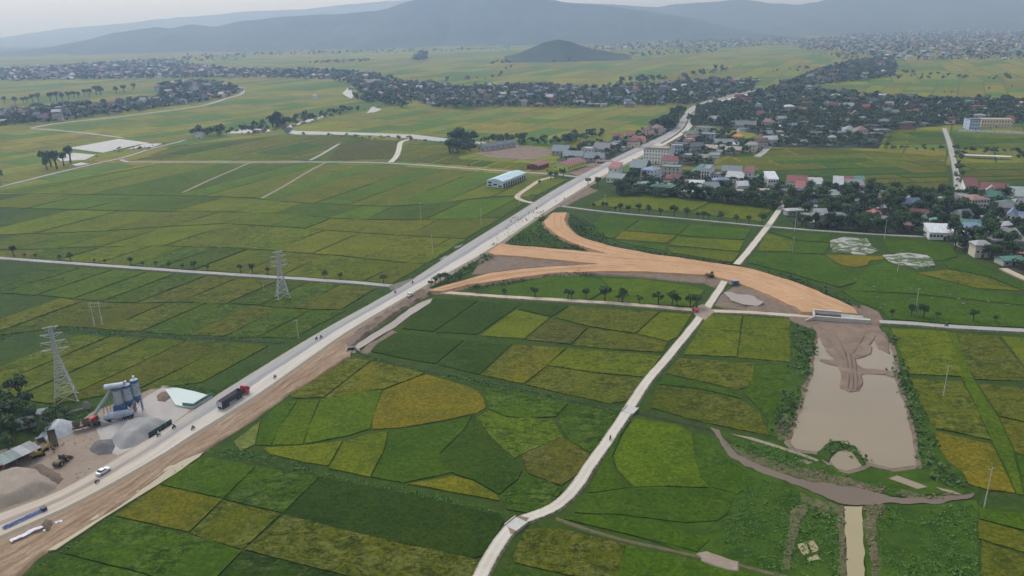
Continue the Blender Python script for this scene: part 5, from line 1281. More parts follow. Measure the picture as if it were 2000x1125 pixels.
# ---------------------------------------------------------------- pylons and poles
def pylon(label, px, h, w, rz):
    t = thing('pylon', label, 'pylon', (*G(*px), 0), rz, 'steel lattice pylons')
    def hw(z): return w / 2 * (1 - z / (h * .62)) + .75 * (z / (h * .62)) if z < h * .62 else .75 - .25 * (z - h * .62) / (h * .38)
    lv = [0, h * .14, h * .26, h * .36, h * .45, h * .53, h * .6, h * .67, h * .74, h * .81, h * .88, h * .94, h]
    for sx in (-1, 1):
        for sy in (-1, 1):
            m = MB()
            for a, b in zip(lv[:-1], lv[1:]): m.bar((sx * hw(a), sy * hw(a), a), (sx * hw(b), sy * hw(b), b), .24)
            m.build('leg', MAT['galvanised'], t)
    for k, (a, b) in enumerate(zip(lv[:-1], lv[1:])):
        m = MB()
        for p, q in (((-1, -1), (1, -1)), ((1, -1), (1, 1)), ((1, 1), (-1, 1)), ((-1, 1), (-1, -1))):
            m.bar((p[0] * hw(a), p[1] * hw(a), a), (q[0] * hw(b), q[1] * hw(b), b), .13).bar((q[0] * hw(a), q[1] * hw(a), a), (p[0] * hw(b), p[1] * hw(b), b), .13).bar((p[0] * hw(b), p[1] * hw(b), b), (q[0] * hw(b), q[1] * hw(b), b), .12)
        m.build('lattice', MAT['galvanised'], t)
    for k, (z, l) in enumerate(((.99, 2.6), (.9, 3.6), (.8, 4.0), (.7, 4.4))):
        for s in (-1, 1):
            z0 = h * z; MB().bar((s * .5, -.5, z0), (s * l, 0, z0 + .2), .14).bar((s * .5, .5, z0), (s * l, 0, z0 + .2), .14).bar((s * .5, 0, z0 - h * .045), (s * l, 0, z0 + .15), .14).build('cross_arm', MAT['galvanised'], t)
            if k: MB().tube((s * l, 0, z0 + .1), (s * l, 0, z0 - 1.4), .11, n=6).build('insulator', MAT['silo_white'], t)
    for sx in (-1, 1):
        for sy in (-1, 1): MB().box(sx * w / 2 - .4, sx * w / 2 + .4, sy * w / 2 - .4, sy * w / 2 + .4, -.2, .5).build('footing', MAT['concrete'], t)
pylon('tall lattice pylon standing near the batching plant', (130, 781), 29.5, 7.5, RAD(28))
pylon('lattice pylon straddling the left field path verge', (553, 581), 24.5, 6.0, RAD(28))
pl = None
def pole(label, px, h=12.4, arms=1, group='concrete power poles', rz=.2, r=.17):
    t = thing('power_pole', label, 'power pole', (*G(*px), 0), rz, group)
    MB().tube((0, 0, 0), (0, 0, h), r, r * .6, n=8).build('pole', MAT['pole'], t)
    for k in range(arms):
        z = h - .5 - k * 1.1; MB().bar((-1.1, 0, z), (1.1, 0, z), .11).build('cross_arm', MAT['steel'], t)
        for x in (-1.0, 0.0, 1.0): MB().tube((x, 0, z + .05), (x, 0, z + .4), .07, n=6).build('insulator', MAT['silo_white'], t)
    return t
for px, d, h in [((1842, 775), 'between the rows of paddies right of the pond', 12.4), ((1922, 991), 'at the ditch below the golden paddy on the right', 12.8), ((1787, 613), 'in the green field behind the new bridge', 12.5), ((1727, 467), 'at the village lane in front of the dark tree', 12.6), ((1552, 451), 'at the village lane right of the concrete path', 14), ((1753, 531), 'by the muddy patch in the green field', 11),
                 ((1181, 417), 'at the head of the row of round trees', 14), ((822, 431), 'in the pale yellow-green paddy left of the road', 13), ((940, 441), 'between the yellow paddies and the main road', 12), ((845, 498), 'among the puddled paddies left of the road', 13), ((1014, 401), 'below the white and blue hall', 11), ((516, 570), 'beside the pylon on the left field path', 10), ((583, 661), 'beside the road bank above the dirt culvert', 9), ((1548, 492), 'at the corner of the yellow-green paddy right of the concrete path', 9)]:
    pole('slim concrete power pole ' + d, px, h)
t = thing('twin_pole', 'pair of concrete poles joined by a crossbeam in the left paddies', 'power pole', (*G(193, 637), 0), .3)
for x in (-1.7, 1.7):
    MB().tube((x, 0, 0), (x, 0, 12), .22, .14, n=8).build('pole', MAT['pole'], t)
    for k in range(4): MB().tube((x, 0, .5 + k * 1.2), (x, 0, 1.1 + k * 1.2), .235, .225, n=8).build('painted_band', MAT['white_paint'], t)
for z in (11.4, 9.8): MB().bar((-2.6, 0, z), (2.6, 0, z), .16).build('cross_beam', MAT['steel'], t)
for x in (-2.4, 0, 2.4): MB().tube((x, 0, 11.4), (x, 0, 10.4), .1, n=6).build('insulator', MAT['silo_white'], t)
# ---------------------------------------------------------------- buildings
OCC = []                       # ground taken by buildings: x, y, heading, half sizes
LAND = []                      # landmarks that labels can refer to
import re
def short(s): return re.split(r' beside | behind | below | near | at the | right of | left of | next to | tucked | in front | among | on the | alone| standing |, ', s)[0]
def whereabouts(x, y, reach=45.0):
    best = None
    for lx, ly, nm in LAND:
        d = math.hypot(lx - x, ly - y)
        if d < reach and (best is None or d < best[0]): best = (d, lx, ly, nm)
    if best is None: return None
    d, lx, ly, nm = best
    ux, uy = x / math.hypot(x, y), y / math.hypot(x, y)
    f, s = (x - lx) * ux + (y - ly) * uy, (x - lx) * uy - (y - ly) * ux
    rel = ('behind' if f > 0 else 'in front of') if abs(f) > abs(s) else ('right of' if s > 0 else 'left of')
    return '%s %s the %s' % ('close' if d < 14 else 'a little way' if d < 28 else 'some way', rel, nm)
def gable(L, W, h, rh, ov=.5):
    """walls with gable ends (ridge along x), roof as two thick slopes"""
    w = MB().add([(-L / 2, -W / 2, 0), (L / 2, -W / 2, 0), (L / 2, W / 2, 0), (-L / 2, W / 2, 0), (-L / 2, -W / 2, h), (L / 2, -W / 2, h), (L / 2, W / 2, h), (-L / 2, W / 2, h), (-L / 2, 0, h + rh), (L / 2, 0, h + rh)],
                 [(0, 1, 5, 4), (2, 3, 7, 6), (1, 2, 6, 9, 5), (3, 0, 4, 8, 7)])
    r = MB(); k = rh / (W / 2); X = L / 2 + ov; Y = W / 2 + ov; t = .14
    for s in (-1, 1):
        a = [(-X, 0, h + rh + .02), (X, 0, h + rh + .02), (X, s * Y, h - ov * k + .02), (-X, s * Y, h - ov * k + .02)]
        v = a + [(x, y, z + t) for x, y, z in a]
        r.add(v, [(3, 2, 1, 0), (4, 5, 6, 7), (0, 1, 5, 4), (1, 2, 6, 5), (2, 3, 7, 6), (3, 0, 4, 7)])
    return w, r
def hip(L, W, h, rh, ov=.6):
    w = MB().box(-L / 2, L / 2, -W / 2, W / 2, 0, h)
    X, Y = L / 2 + ov, W / 2 + ov; q = max(X - Y, .2)
    r = MB().add([(-X, -Y, h), (X, -Y, h), (X, Y, h), (-X, Y, h), (-q, 0, h + rh), (q, 0, h + rh), (-X, -Y, h + .15), (X, -Y, h + .15), (X, Y, h + .15), (-X, Y, h + .15)],
                 [(6, 7, 5, 4), (8, 9, 4, 5), (7, 8, 5), (9, 6, 4), (0, 1, 7, 6), (1, 2, 8, 7), (2, 3, 9, 8), (3, 0, 6, 9), (3, 2, 1, 0)])
    return w, r
def flat(L, W, h, par=.6):
    w = MB().box(-L / 2, L / 2, -W / 2, W / 2, 0, h)
    r = MB().box(-L / 2 - .25, L / 2 + .25, -W / 2 - .25, W / 2 + .25, h + .01, h + .25)
    for x0, x1, y0, y1 in ((-L / 2, L / 2, -W / 2, -W / 2 + .2), (-L / 2, L / 2, W / 2 - .2, W / 2), (-L / 2, -L / 2 + .2, -W / 2 + .2, W / 2 - .2), (L / 2 - .2, L / 2, -W / 2 + .2, W / 2 - .2)):
        r.box(x0, x1, y0, y1, h + .25, h + .25 + par)
    return w, r
def mono(L, W, h, rh, ov=.5):
    """single slope, low side to the front"""
    w = MB().add([(-L / 2, -W / 2, 0), (L / 2, -W / 2, 0), (L / 2, W / 2, 0), (-L / 2, W / 2, 0), (-L / 2, -W / 2, h), (L / 2, -W / 2, h), (L / 2, W / 2, h + rh), (-L / 2, W / 2, h + rh)], [(0, 1, 5, 4), (1, 2, 6, 5), (2, 3, 7, 6), (3, 0, 4, 7)])
    X, Y = L / 2 + ov, W / 2 + ov; k = rh / W; a = [(-X, -Y, h - ov * k + .02), (X, -Y, h - ov * k + .02), (X, Y, h + rh + ov * k + .02), (-X, Y, h + rh + ov * k + .02)]
    v = a + [(x, y, z + .14) for x, y, z in a]
    return w, MB().add(v, [(3, 2, 1, 0), (4, 5, 6, 7), (0, 1, 5, 4), (1, 2, 6, 5), (2, 3, 7, 6), (3, 0, 4, 7)])
WIN = MB().box(-.5, .5, -.06, .06, -.5, .5).mesh('window'); WIN.materials.append(MAT['window_glass'])
SILL = MB().box(-.6, .6, -.16, .06, -.66, -.54).mesh('sill'); SILL.materials.append(MAT['white_wall'])
DOOR = MB().box(-.5, .5, -.06, .06, 0, 1).mesh('door'); DOOR.materials.append(MAT['door_and_shade_dark'])
def windows(t, L, W, h, rows, cols, side=0, ww=1.2, wh=1.4, door=True, sill=False, front=True):
    st = h / max(rows, 1)
    for r in range(rows):
        z = st * (r + .55)
        if front:
            for c in range(cols):
                x = -L / 2 + L * (c + .5) / cols
                if door and r == 0 and c == cols // 2:
                    link('door', DOOR, None, t, loc=(x, -W / 2 - .03, .05), scale=(1.3 * ww, 1, min(2.3, st * .85))); continue
                o = link('window', WIN, None, t, loc=(x, -W / 2 - .03, z), scale=(ww, 1, min(wh, st * .6)))
                if sill: link('sill', SILL, None, o)
        for c in range(side):
            y = -W / 2 + W * (c + .5) / side
            for s in (-1, 1): link('window', WIN, None, t, loc=(s * (L / 2 + .03), y, z), rz=math.pi / 2, scale=(ww, 1, min(wh, st * .6)))
def building(name, label, A, B, depth, h, roof, wall, rcol, rows=1, cols=2, side=0, rh=None, ridge='x', cat='house', group=None, z=.2, ww=1.2, wh=1.4, door=True, turn=None, sill=False):
    a, b = np.array(G(*A, z)), np.array(G(*B, z)); L = float(np.linalg.norm(b - a))
    d = (b - a) / L; n = np.array((-d[1], d[0])); c = (a + b) / 2 + n * depth / 2; rz = math.atan2(d[1], d[0])
    t = thing(name, label, cat, (c[0], c[1], z - .05), rz, group)
    W = depth
    f = {'gable': gable, 'hip': hip, 'flat': flat, 'mono': mono}[roof]
    if ridge == 'y' and roof == 'gable':
        w, r = f(W, L, h, rh or L * .25)
        for m in (w, r): m.v = [(-y, x, zz) for x, y, zz in m.v]
    else:
        w, r = f(L, W, h, .6) if roof == 'flat' else f(L, W, h, rh or (W * .28 if roof != 'mono' else W * .16))
    w.build('wall', MAT[wall], t); r.build('roof', MAT[rcol], t)
    windows(t, L, W, h, rows, cols, side, ww, wh, door, sill)
    OCC.append((c[0], c[1], rz, L / 2 + .8, W / 2 + .8))
    LAND.append((c[0], c[1], short(label)))
    return t, L, W
HB = [
 # label, A, B, depth, h, roof, wall, roofcol, rows, cols, side, extra
 ('lime green building with low red roof beside the far path', (1080, 332), (1108, 335), 34, 5.2, 'gable', 'lime_wall', 'roof_maroon', 1, 3, 9, dict(ridge='y', rh=1.8)),
 ('low open shed with dark red roof left of the lime green building', (1029, 330), (1052, 332), 20, 3.8, 'gable', 'roof_maroon', 'roof_red', 1, 3, 3, dict(ridge='y', rh=1.6, name='shed', cat='shed')),
 ('white house with steep red roof at the road bend', (1188, 346), (1207, 347), 16, 8.5, 'mono', 'white_wall', 'roof_red', 2, 2, 3, dict(rh=2.2)),
 ('grey-green roofed annex below the white red-roofed house', (1184, 356), (1214, 358), 12, 4.0, 'mono', 'white_wall', 'roof_palegreen', 1, 4, 1, {}),
 ('pale lavender building behind the four-storey block', (1312, 305), (1333, 305), 14, 10, 'flat', 'blue_wall', 'roof_grey', 3, 4, 3, {}),
 ('peach building with small round roof turret near the road', (1334, 290), (1350, 291), 12, 9.5, 'flat', 'peach_wall', 'roof_khaki', 2, 3, 2, {}),
 ('wide white flat-roofed building at the road bend', (1356, 263), (1393, 264), 14, 8, 'flat', 'white_wall', 'roof_grey', 2, 5, 2, {}),
 ('pale blue low building in front of the wide white one', (1366, 272), (1395, 273), 12, 6, 'flat', 'blue_wall', 'roof_pale', 2, 4, 1, {}),
 ('bright yellow house with orange hipped roof', (1429, 278), (1447, 279), 14, 6.5, 'hip', 'yellow_wall', 'roof_orange', 2, 3, 2, dict(rh=3)),
 ('cream house with big grey hipped roof beside the pale lane', (1455, 297), (1475, 298), 16, 7.5, 'hip', 'cream_wall', 'roof_grey', 2, 3, 2, dict(rh=2.4)),
 ('long low khaki-roofed classroom wing nearest the peach building', (1364, 295), (1399, 297), 10, 3.6, 'gable', 'beige_wall', 'roof_khaki', 1, 7, 0, {}),
 ('long low khaki-roofed wing beside the cream house', (1416, 299), (1447, 300), 10, 3.6, 'gable', 'beige_wall', 'roof_khaki', 1, 6, 0, {}),
 ('long greenish-roofed hall behind the khaki wings', (1392, 286), (1432, 287), 12, 4.2, 'gable', 'beige_wall', 'roof_palegreen', 1, 6, 0, {}),
 ('beige flat-roofed building with a row of dark openings', (1331, 314), (1369, 317), 12, 5.5, 'flat', 'beige_wall', 'roof_pale', 1, 7, 1, dict(ww=2, wh=2)),
 ('big teal-roofed shed below the four-storey block', (1229, 337), (1259, 339), 20, 5.0, 'gable', 'dark_green', 'roof_teal', 1, 3, 0, dict(name='shed', cat='shed')),
 ('white balconied villa with dark blue hipped roof', (1251, 351), (1276, 354), 14, 9.0, 'hip', 'white_wall', 'roof_blue', 3, 4, 2, dict(rh=2.2)),
 ('beige two-storey house with grey flat roof', (1288, 341), (1327, 343), 14, 6.8, 'flat', 'beige_wall', 'roof_palegreen', 2, 5, 2, {}),
 ('red-roofed house tucked behind the beige two-storey one', (1293, 325), (1322, 326), 12, 5.5, 'gable', 'white_wall', 'roof_red', 1, 3, 1, {}),
 ('old house with large maroon hipped roof', (1298, 357), (1333, 359), 14, 4.0, 'hip', 'brick_wall', 'roof_maroon', 1, 6, 1, dict(rh=3.4)),
 ('house with dark grey hipped roof next to the maroon one', (1273, 355), (1296, 357), 13, 3.8, 'hip', 'grey_wall', 'roof_dark', 1, 4, 1, dict(rh=2.6)),
 ('white house with green sheet roof beside the tall arched facade', (1349, 346), (1368, 348), 20, 5.2, 'mono', 'white_wall', 'roof_green', 1, 3, 2, {}),
 ('white two-storey house right of the tall arched facade', (1388, 355), (1403, 356), 15, 6.0, 'flat', 'white_wall', 'roof_pale', 2, 3, 2, {}),
 ('low house with wide light grey roof right of the white ones', (1416, 356), (1450, 358), 15, 4.4, 'mono', 'white_wall', 'roof_pale', 1, 5, 1, {}),
 ('blue-grey roofed hall behind the light grey roof', (1409, 344), (1448, 345), 12, 5.0, 'gable', 'grey_wall', 'roof_teal', 1, 5, 1, {}),
 ('white house with bright red pitched roof in the village row', (1451, 353), (1468, 354), 14, 7.0, 'mono', 'white_wall', 'roof_red', 2, 2, 2, dict(rh=3)),
 ('dark green roofed shed right of the bright red roof', (1469, 360), (1485, 361), 14, 4.2, 'gable', 'dark_green', 'roof_green', 1, 2, 0, dict(ridge='y', name='shed', cat='shed')),
 ('teal-roofed shed at the paddy edge', (1356, 385), (1375, 385), 15, 4.2, 'mono', 'dark_green', 'roof_palegreen', 1, 3, 0, dict(name='shed', cat='shed')),
 ('blue-green roofed shed behind the teal one at the paddy edge', (1378, 378), (1406, 378), 13, 4.5, 'mono', 'grey_wall', 'roof_teal', 1, 3, 0, dict(name='shed', cat='shed')),
 ('small khaki-roofed shed among the trees near the road', (1230, 368), (1248, 368), 9, 3.0, 'mono', 'grey_wall', 'roof_khaki', 1, 2, 0, dict(name='shed', cat='shed')),
 ('unfinished grey concrete house at the paddy edge', (1428, 387), (1452, 388), 12, 5.0, 'flat', 'beige_wall', 'roof_pale', 2, 4, 2, {}),
 ('tan flat-roofed shed at the end of the concrete path', (1488, 388), (1506, 388), 10, 4.0, 'mono', 'beige_wall', 'roof_khaki', 1, 2, 0, {}),
 ('tall white house with white sheet roof, alone in the row', (1499, 369), (1519, 369), 17, 8.0, 'mono', 'white_wall', 'roof_white', 2, 4, 2, dict(rh=3)),
 ('house with wide dark maroon roof right of the white one', (1535, 369), (1573, 371), 17, 5.8, 'gable', 'white_wall', 'roof_maroon', 1, 6, 1, dict(rh=4)),
 ('narrow red-roofed house in front of the dark maroon roof', (1552, 381), (1571, 382), 13, 6.0, 'mono', 'white_wall', 'roof_red', 2, 2, 1, dict(rh=2.5)),
 ('low pale grey roofed house behind the round tree', (1574, 370), (1607, 371), 14, 4.8, 'mono', 'white_wall', 'roof_pale', 1, 5, 1, {}),
 ('tall cream house with long white roof', (1626, 379), (1645, 380), 20, 7.0, 'mono', 'cream_wall', 'roof_white', 2, 3, 2, dict(rh=3.5)),
 ('grey-roofed house right of the tall cream one', (1646, 375), (1687, 376), 11, 5.6, 'mono', 'white_wall', 'roof_grey', 1, 5, 1, dict(rh=2.4)),
 ('red-roofed house behind the grey roof', (1648, 366), (1666, 366), 10, 6.4, 'gable', 'white_wall', 'roof_red', 1, 2, 1, dict(rh=2)),
 ('green-roofed house behind the grey roof', (1667, 366), (1687, 366), 10, 6.4, 'gable', 'white_wall', 'roof_green', 1, 2, 1, dict(rh=2)),
 ('white box house with dark roof and one wide window', (1665, 392), (1687, 393), 10, 5.6, 'flat', 'white_wall', 'roof_dark', 1, 2, 1, dict(ww=4, wh=1.8, door=False)),
 ('little green-roofed house with pink gable', (1680, 409), (1691, 409), 12, 4.2, 'gable', 'pink_wall', 'roof_green', 1, 2, 0, dict(ridge='y')),
 ('teal sheet-roofed house, upper of two stepped roofs', (1656, 415), (1674, 415), 8, 3.4, 'mono', 'grey_wall', 'roof_green', 1, 3, 0, {}),
 ('teal sheet-roofed house, lower of two stepped roofs', (1652, 423), (1671, 423), 8, 3.2, 'mono', 'grey_wall', 'roof_teal', 1, 3, 0, {}),
 ('green-roofed cottage below the narrow red-roofed house', (1573, 383), (1592, 384), 9, 3.6, 'gable', 'grey_wall', 'roof_green', 1, 3, 0, {}),
 ('blue-grey hipped cottage left of the pale green roof', (1585, 390), (1604, 391), 10, 3.6, 'hip', 'grey_wall', 'roof_teal', 1, 3, 0, {}),
 ('pale green roofed house below the tall cream one', (1617, 391), (1641, 392), 12, 4.0, 'hip', 'cream_wall', 'roof_palegreen', 1, 4, 1, {}),
 ('grey-green roofed long cottage behind the lane hedge', (1593, 418), (1615, 418), 9, 3.2, 'gable', 'beige_wall', 'roof_palegreen', 1, 4, 0, {}),
 ('red-tiled house at the head of the straight lane', (1885, 380), (1911, 381), 16, 5.5, 'mono', 'white_wall', 'roof_maroon', 1, 4, 2, dict(rh=4.5)),
 ('long red-tiled house with a white dormer', (1912, 384), (1965, 388), 14, 6.0, 'gable', 'white_wall', 'roof_maroon', 1, 8, 1, dict(rh=4)),
 ('plain grey flat-roofed house below the red-tiled ones', (1871, 401), (1894, 402), 14, 6.0, 'flat', 'grey_wall', 'roof_grey', 2, 3, 1, {}),
 ('white two-storey house with red tiled front roof and many windows', (1895, 414), (1929, 413), 14, 8.5, 'hip', 'white_wall', 'roof_tile', 3, 6, 3, dict(rh=2.4)),
 ('large pale green sheet-roofed hall at the right edge', (1978, 398), (2022, 400), 20, 5.5, 'mono', 'grey_wall', 'roof_palegreen', 1, 5, 1, dict(name='hall', cat='hall')),
 ('cream house with green hipped roof below the red-tiled row', (1955, 415), (1991, 416), 13, 5.0, 'hip', 'cream_wall', 'roof_green', 1, 5, 1, dict(rh=3)),
 ('white gabled house with slate roof near the right edge', (1963, 436), (1981, 438), 14, 5.5, 'gable', 'white_wall', 'roof_blue', 2, 2, 1, dict(ridge='y', rh=3.2)),
 ('low slate-blue roofed wing right of the white gabled house', (1982, 436), (2016, 438), 10, 4.2, 'mono', 'white_wall', 'roof_blue', 1, 4, 0, {}),
 ('long white-roofed shed at the edge of the green field', (1814, 468), (1869, 470), 14, 4.6, 'mono', 'white_wall', 'roof_white', 1, 8, 1, dict(name='shed', cat='shed', rh=2.2)),
 ('small white gabled hut right of the long white shed', (1874, 471), (1888, 472), 10, 4.0, 'gable', 'white_wall', 'roof_white', 1, 1, 0, dict(ridge='y')),
 ('blue-grey sheet roof shed behind the big field-edge tree', (1889, 469), (1929, 468), 14, 4.8, 'mono', 'grey_wall', 'roof_blue', 1, 4, 0, dict(name='shed', cat='shed', rh=2.4)),
 ('green-roofed cottage above the long white shed', (1822, 446), (1847, 446), 10, 3.6, 'hip', 'grey_wall', 'roof_green', 1, 3, 0, {}),
 ('long green-roofed house above the blue-grey shed', (1877, 452), (1915, 454), 11, 3.8, 'gable', 'grey_wall', 'roof_green', 1, 5, 0, {}),
 ('white gable-fronted cottage beside the dark tree', (1760, 427), (1775, 427), 10, 3.4, 'gable', 'white_wall', 'roof_maroon', 1, 1, 0, dict(ridge='y')),
 ('long brown-tiled cottage right of the white gable', (1777, 426), (1812, 428), 9, 3.2, 'gable', 'beige_wall', 'roof_maroon', 1, 5, 0, {}),
 ('blue glass-fronted factory block far right', (1892, 254), (1913, 254), 18, 12, 'flat', 'blue_wall', 'roof_grey', 3, 4, 1, dict(name='factory', cat='factory')),
 ('long yellow factory building beside the blue block', (1915, 248), (1977, 249), 20, 8.5, 'flat', 'cream_wall', 'roof_khaki', 2, 11, 2, dict(name='factory', cat='factory')),
 ('long teal-roofed warehouse left of the cleared yard', (934, 294), (946, 296), 46, 5, 'gable', 'grey_wall', 'roof_teal', 1, 2, 6, dict(ridge='y', rh=2.5, name='warehouse', cat='warehouse')),
 ('low grey-teal roof right of the cleared yard', (1077, 303), (1109, 304), 18, 4.4, 'gable', 'grey_wall', 'roof_teal', 1, 4, 0, dict(name='shed', cat='shed')),
 ('white house among the sheds left of the road', (1135, 303), (1155, 304), 14, 6.5, 'flat', 'white_wall', 'roof_pale', 2, 3, 2, {}),
 ('wide grey-roofed shed nearest the white house', (1158, 300), (1188, 301), 18, 5.0, 'gable', 'grey_wall', 'roof_grey', 1, 3, 0, dict(name='shed', cat='shed')),
 ('teal roof in front of the white house, left one', (1099, 312), (1137, 313), 14, 4.2, 'gable', 'grey_wall', 'roof_teal', 1, 4, 0, dict(name='shed', cat='shed')),
 ('teal roof in front of the white house, right one', (1140, 316), (1178, 317), 14, 4.2, 'gable', 'grey_wall', 'roof_teal', 1, 4, 0, dict(name='shed', cat='shed')),
 ('red-roofed white house on the far side of the sheds', (1196, 279), (1216, 279), 14, 6.0, 'gable', 'white_wall', 'roof_red', 2, 3, 1, {}),
 ('orange-pink tall house by the road before the grove', (1254, 269), (1268, 270), 13, 9.5, 'hip', 'peach_wall', 'roof_tile', 3, 2, 2, {}),
 ('pinkish villa right of the orange-pink house', (1270, 263), (1287, 264), 13, 8.5, 'hip', 'pink_wall', 'roof_tile', 2, 3, 2, {}),
 ('red-roofed cottage left of the orange-pink house', (1222, 272), (1240, 272), 12, 5, 'gable', 'white_wall', 'roof_red', 1, 3, 0, {}),
 ('red-roofed long house at the road edge', (1233, 281), (1256, 282), 12, 5, 'gable', 'pink_wall', 'roof_red', 1, 4, 0, {}),
 ('white-walled pump house by the grove far left', (382, 271), (391, 271), 8, 7, 'flat', 'white_wall', 'roof_pale', 2, 2, 1, {}),
 ('white farmhouse alone in the plain', (611, 195), (618, 195), 10, 7, 'gable', 'white_wall', 'roof_pale', 1, 2, 1, {}),
 ('red-roofed white house on the far village edge', (1673, 271), (1694, 271), 16, 9, 'hip', 'white_wall', 'roof_tile', 3, 4, 2, {}),
 ('wide grey-tiled house behind the red-roofed white one', (1650, 266), (1671, 266), 16, 7, 'hip', 'white_wall', 'roof_grey', 2, 3, 1, {}),
 ('long dark-roofed market hall in the walled orchard', (1428, 252), (1476, 253), 16, 5, 'gable', 'beige_wall', 'roof_grey', 1, 6, 0, dict(name='hall', cat='hall')),
 ('peach house with tiled roof beside the market hall', (1488, 249), (1505, 250), 14, 7, 'hip', 'peach_wall', 'roof_tile', 2, 3, 1, {}),
]
for (lab, A_, B_, dep, h, rf, wl_, rc, rows, cols, side, ex) in HB:
    ex = dict(ex); nm = ex.pop('name', 'house'); ct = ex.pop('cat', 'house')
    building(nm, lab, A_, B_, dep, h, rf, wl_, rc, rows, cols, side, cat=ct, **ex)
# the white and blue hall in the paddies: two-storey front, colonnade of bays down the long side
a, b_, c_ = np.array(G(957.5, 366.5)), np.array(G(992, 368)), np.array(G(1036, 350))
L = float(np.linalg.norm(b_ - a)); W = float(np.linalg.norm(c_ - b_)); d = (b_ - a) / L; n_ = np.array((-d[1], d[0])); cc = a + d * L / 2 + n_ * W / 2
skew = math.atan2(d[1], d[0])
t = thing('hall', 'long white and pale blue hall standing alone in the paddies', 'hall', (cc[0], cc[1], .1), skew + (math.atan2(*(c_ - b_)[::-1]) - math.atan2(*n_[::-1])))
w, r = gable(W, L, 5.6, 1.9, .3)
for m in (w, r): m.v = [(-y, x, z) for x, y, z in m.v]
w.build('wall', MAT['pale_blue_wall'], t); r.build('roof', MAT['roof_paleblue'], t)
for x, z, ww in ((-L * .3, 4.0, 3.2), (-L * .3, 1.6, 3.2), (.3, 2.6, 3.2), (L * .32, 1.5, 3.0)): link('window', WIN, None, t, loc=(x, -W / 2 - .04, z), scale=(ww, 1, 1.3))
for i in range(10):
    y = -W / 2 + W * (i + .5) / 10
    link('bay_shade_panel', DOOR, None, t, loc=(L / 2 + .03, y, .1), rz=math.pi / 2, scale=(W / 10 * .62, 1, 3.6))  # dark panel on the solid wall, painted for the shade inside the bay
    MB().box(L / 2 - .1, L / 2 + .35, y + W / 20 - .22, y + W / 20 + .22, 0, 5.4).build('pilaster', MAT['white_wall'], t)
OCC.append((cc[0], cc[1], t.rotation_euler[2], 11, 24)); LAND.append((cc[0], cc[1], 'white and pale blue hall'))
# the four-storey block
t, L, W = building('apartment_block', 'pale four-storey block with rows of small windows beside the road', (1256, 318), (1306, 321), 18, 13.0, 'flat', 'block_wall', 'roof_pale', 4, 9, 4, cat='building', ww=1.0, wh=1.2)
MB().box(-L / 2 + 2, L / 2 - 2, -W / 2 + 2.5, W / 2 - 2.5, 13.27, 14.6).build('roof_storey', MAT['roof_khaki'], t)
for k in range(1, 4): MB().box(-L / 2 - .1, L / 2 + .1, -W / 2 - .1, W / 2 + .1, 13.0 / 4 * k - .12, 13.0 / 4 * k + .12).build('string_course', MAT['white_wall'], t)
# tall ornate white front with arched bays
t, L, W = building('shop_house', 'tall narrow white building with arched front and long blank side wall', (1368, 356), (1385, 357), 24, 11.0, 'flat', 'white_wall', 'roof_teal', 1, 0, 0, cat='building')
def arch(x, w, z0, z1): return [(x - w / 2, z0), (x + w / 2, z0)] + [(x + w / 2 * math.cos(q), z1 + w / 2 * math.sin(q)) for q in [math.pi * i / 8 for i in range(9)]]
for x in (-L * .3, 0, L * .3):
    for z0, z1 in ((4.2, 6.2), (7.4, 8.8)): MB().prism(arch(x, 1.3, z0, z1), 'y', -W / 2 - .08, -W / 2 - .02).build('arched_window', MAT['window_glass'], t)
for x in (-L / 2 + .2, -L * .16, L * .16, L / 2 - .2): MB().box(x - .22, x + .22, -W / 2 - .35, -W / 2 - .09, 0, 11.6).build('pilaster', MAT['white_wall'], t)
MB().box(-L * .3, L * .3, -W / 2 - .06, -W / 2 - .02, .1, 3.2).build('shop_door', MAT['door_and_shade_dark'], t)
MB().prism([(-L / 2, 11.3), (L / 2, 11.3), (L * .3, 12.2), (0, 13.2), (-L * .3, 12.2)], 'y', -W / 2 - .3, -W / 2 - .02).build('pediment', MAT['white_wall'], t)
# gateway and long wall
t = thing('gateway', 'pink gateway banner frame at the side street mouth', 'gateway', (*G(1180, 326), 0), head((1150, 325), (1190, 327)))
for x in (-8, 8): MB().box(x - .5, x + .5, -.5, .5, 0, 5).build('pillar', MAT['pink_wall'], t)
MB().box(-8.5, 8.5, -.35, .35, 5.02, 6.4).build('lintel', MAT['pink_wall'], t)
wall_run('boundary_wall', 'long white boundary wall in front of the blue and yellow factory', 'wall', [(1872, 257), (1960, 260), (2050, 264)], 2.6, .3, 'white_wall', .1, panel=9)
t = thing('greenhouse', 'long low white-roofed shelter in the right-hand paddies', 'shelter', (*G(1928, 310), .2), head((1900, 309), (1950, 311)))
MB().box(-19, 19, -3, 3, 2.6, 2.8).build('roof', MAT['roof_white'], t)
for i in range(9):
    for y in (-2.8, 2.8): MB().bar((-18 + i * 4.5, y, 0), (-18 + i * 4.5, y, 2.6), .2).build('post', MAT['concrete'], t)

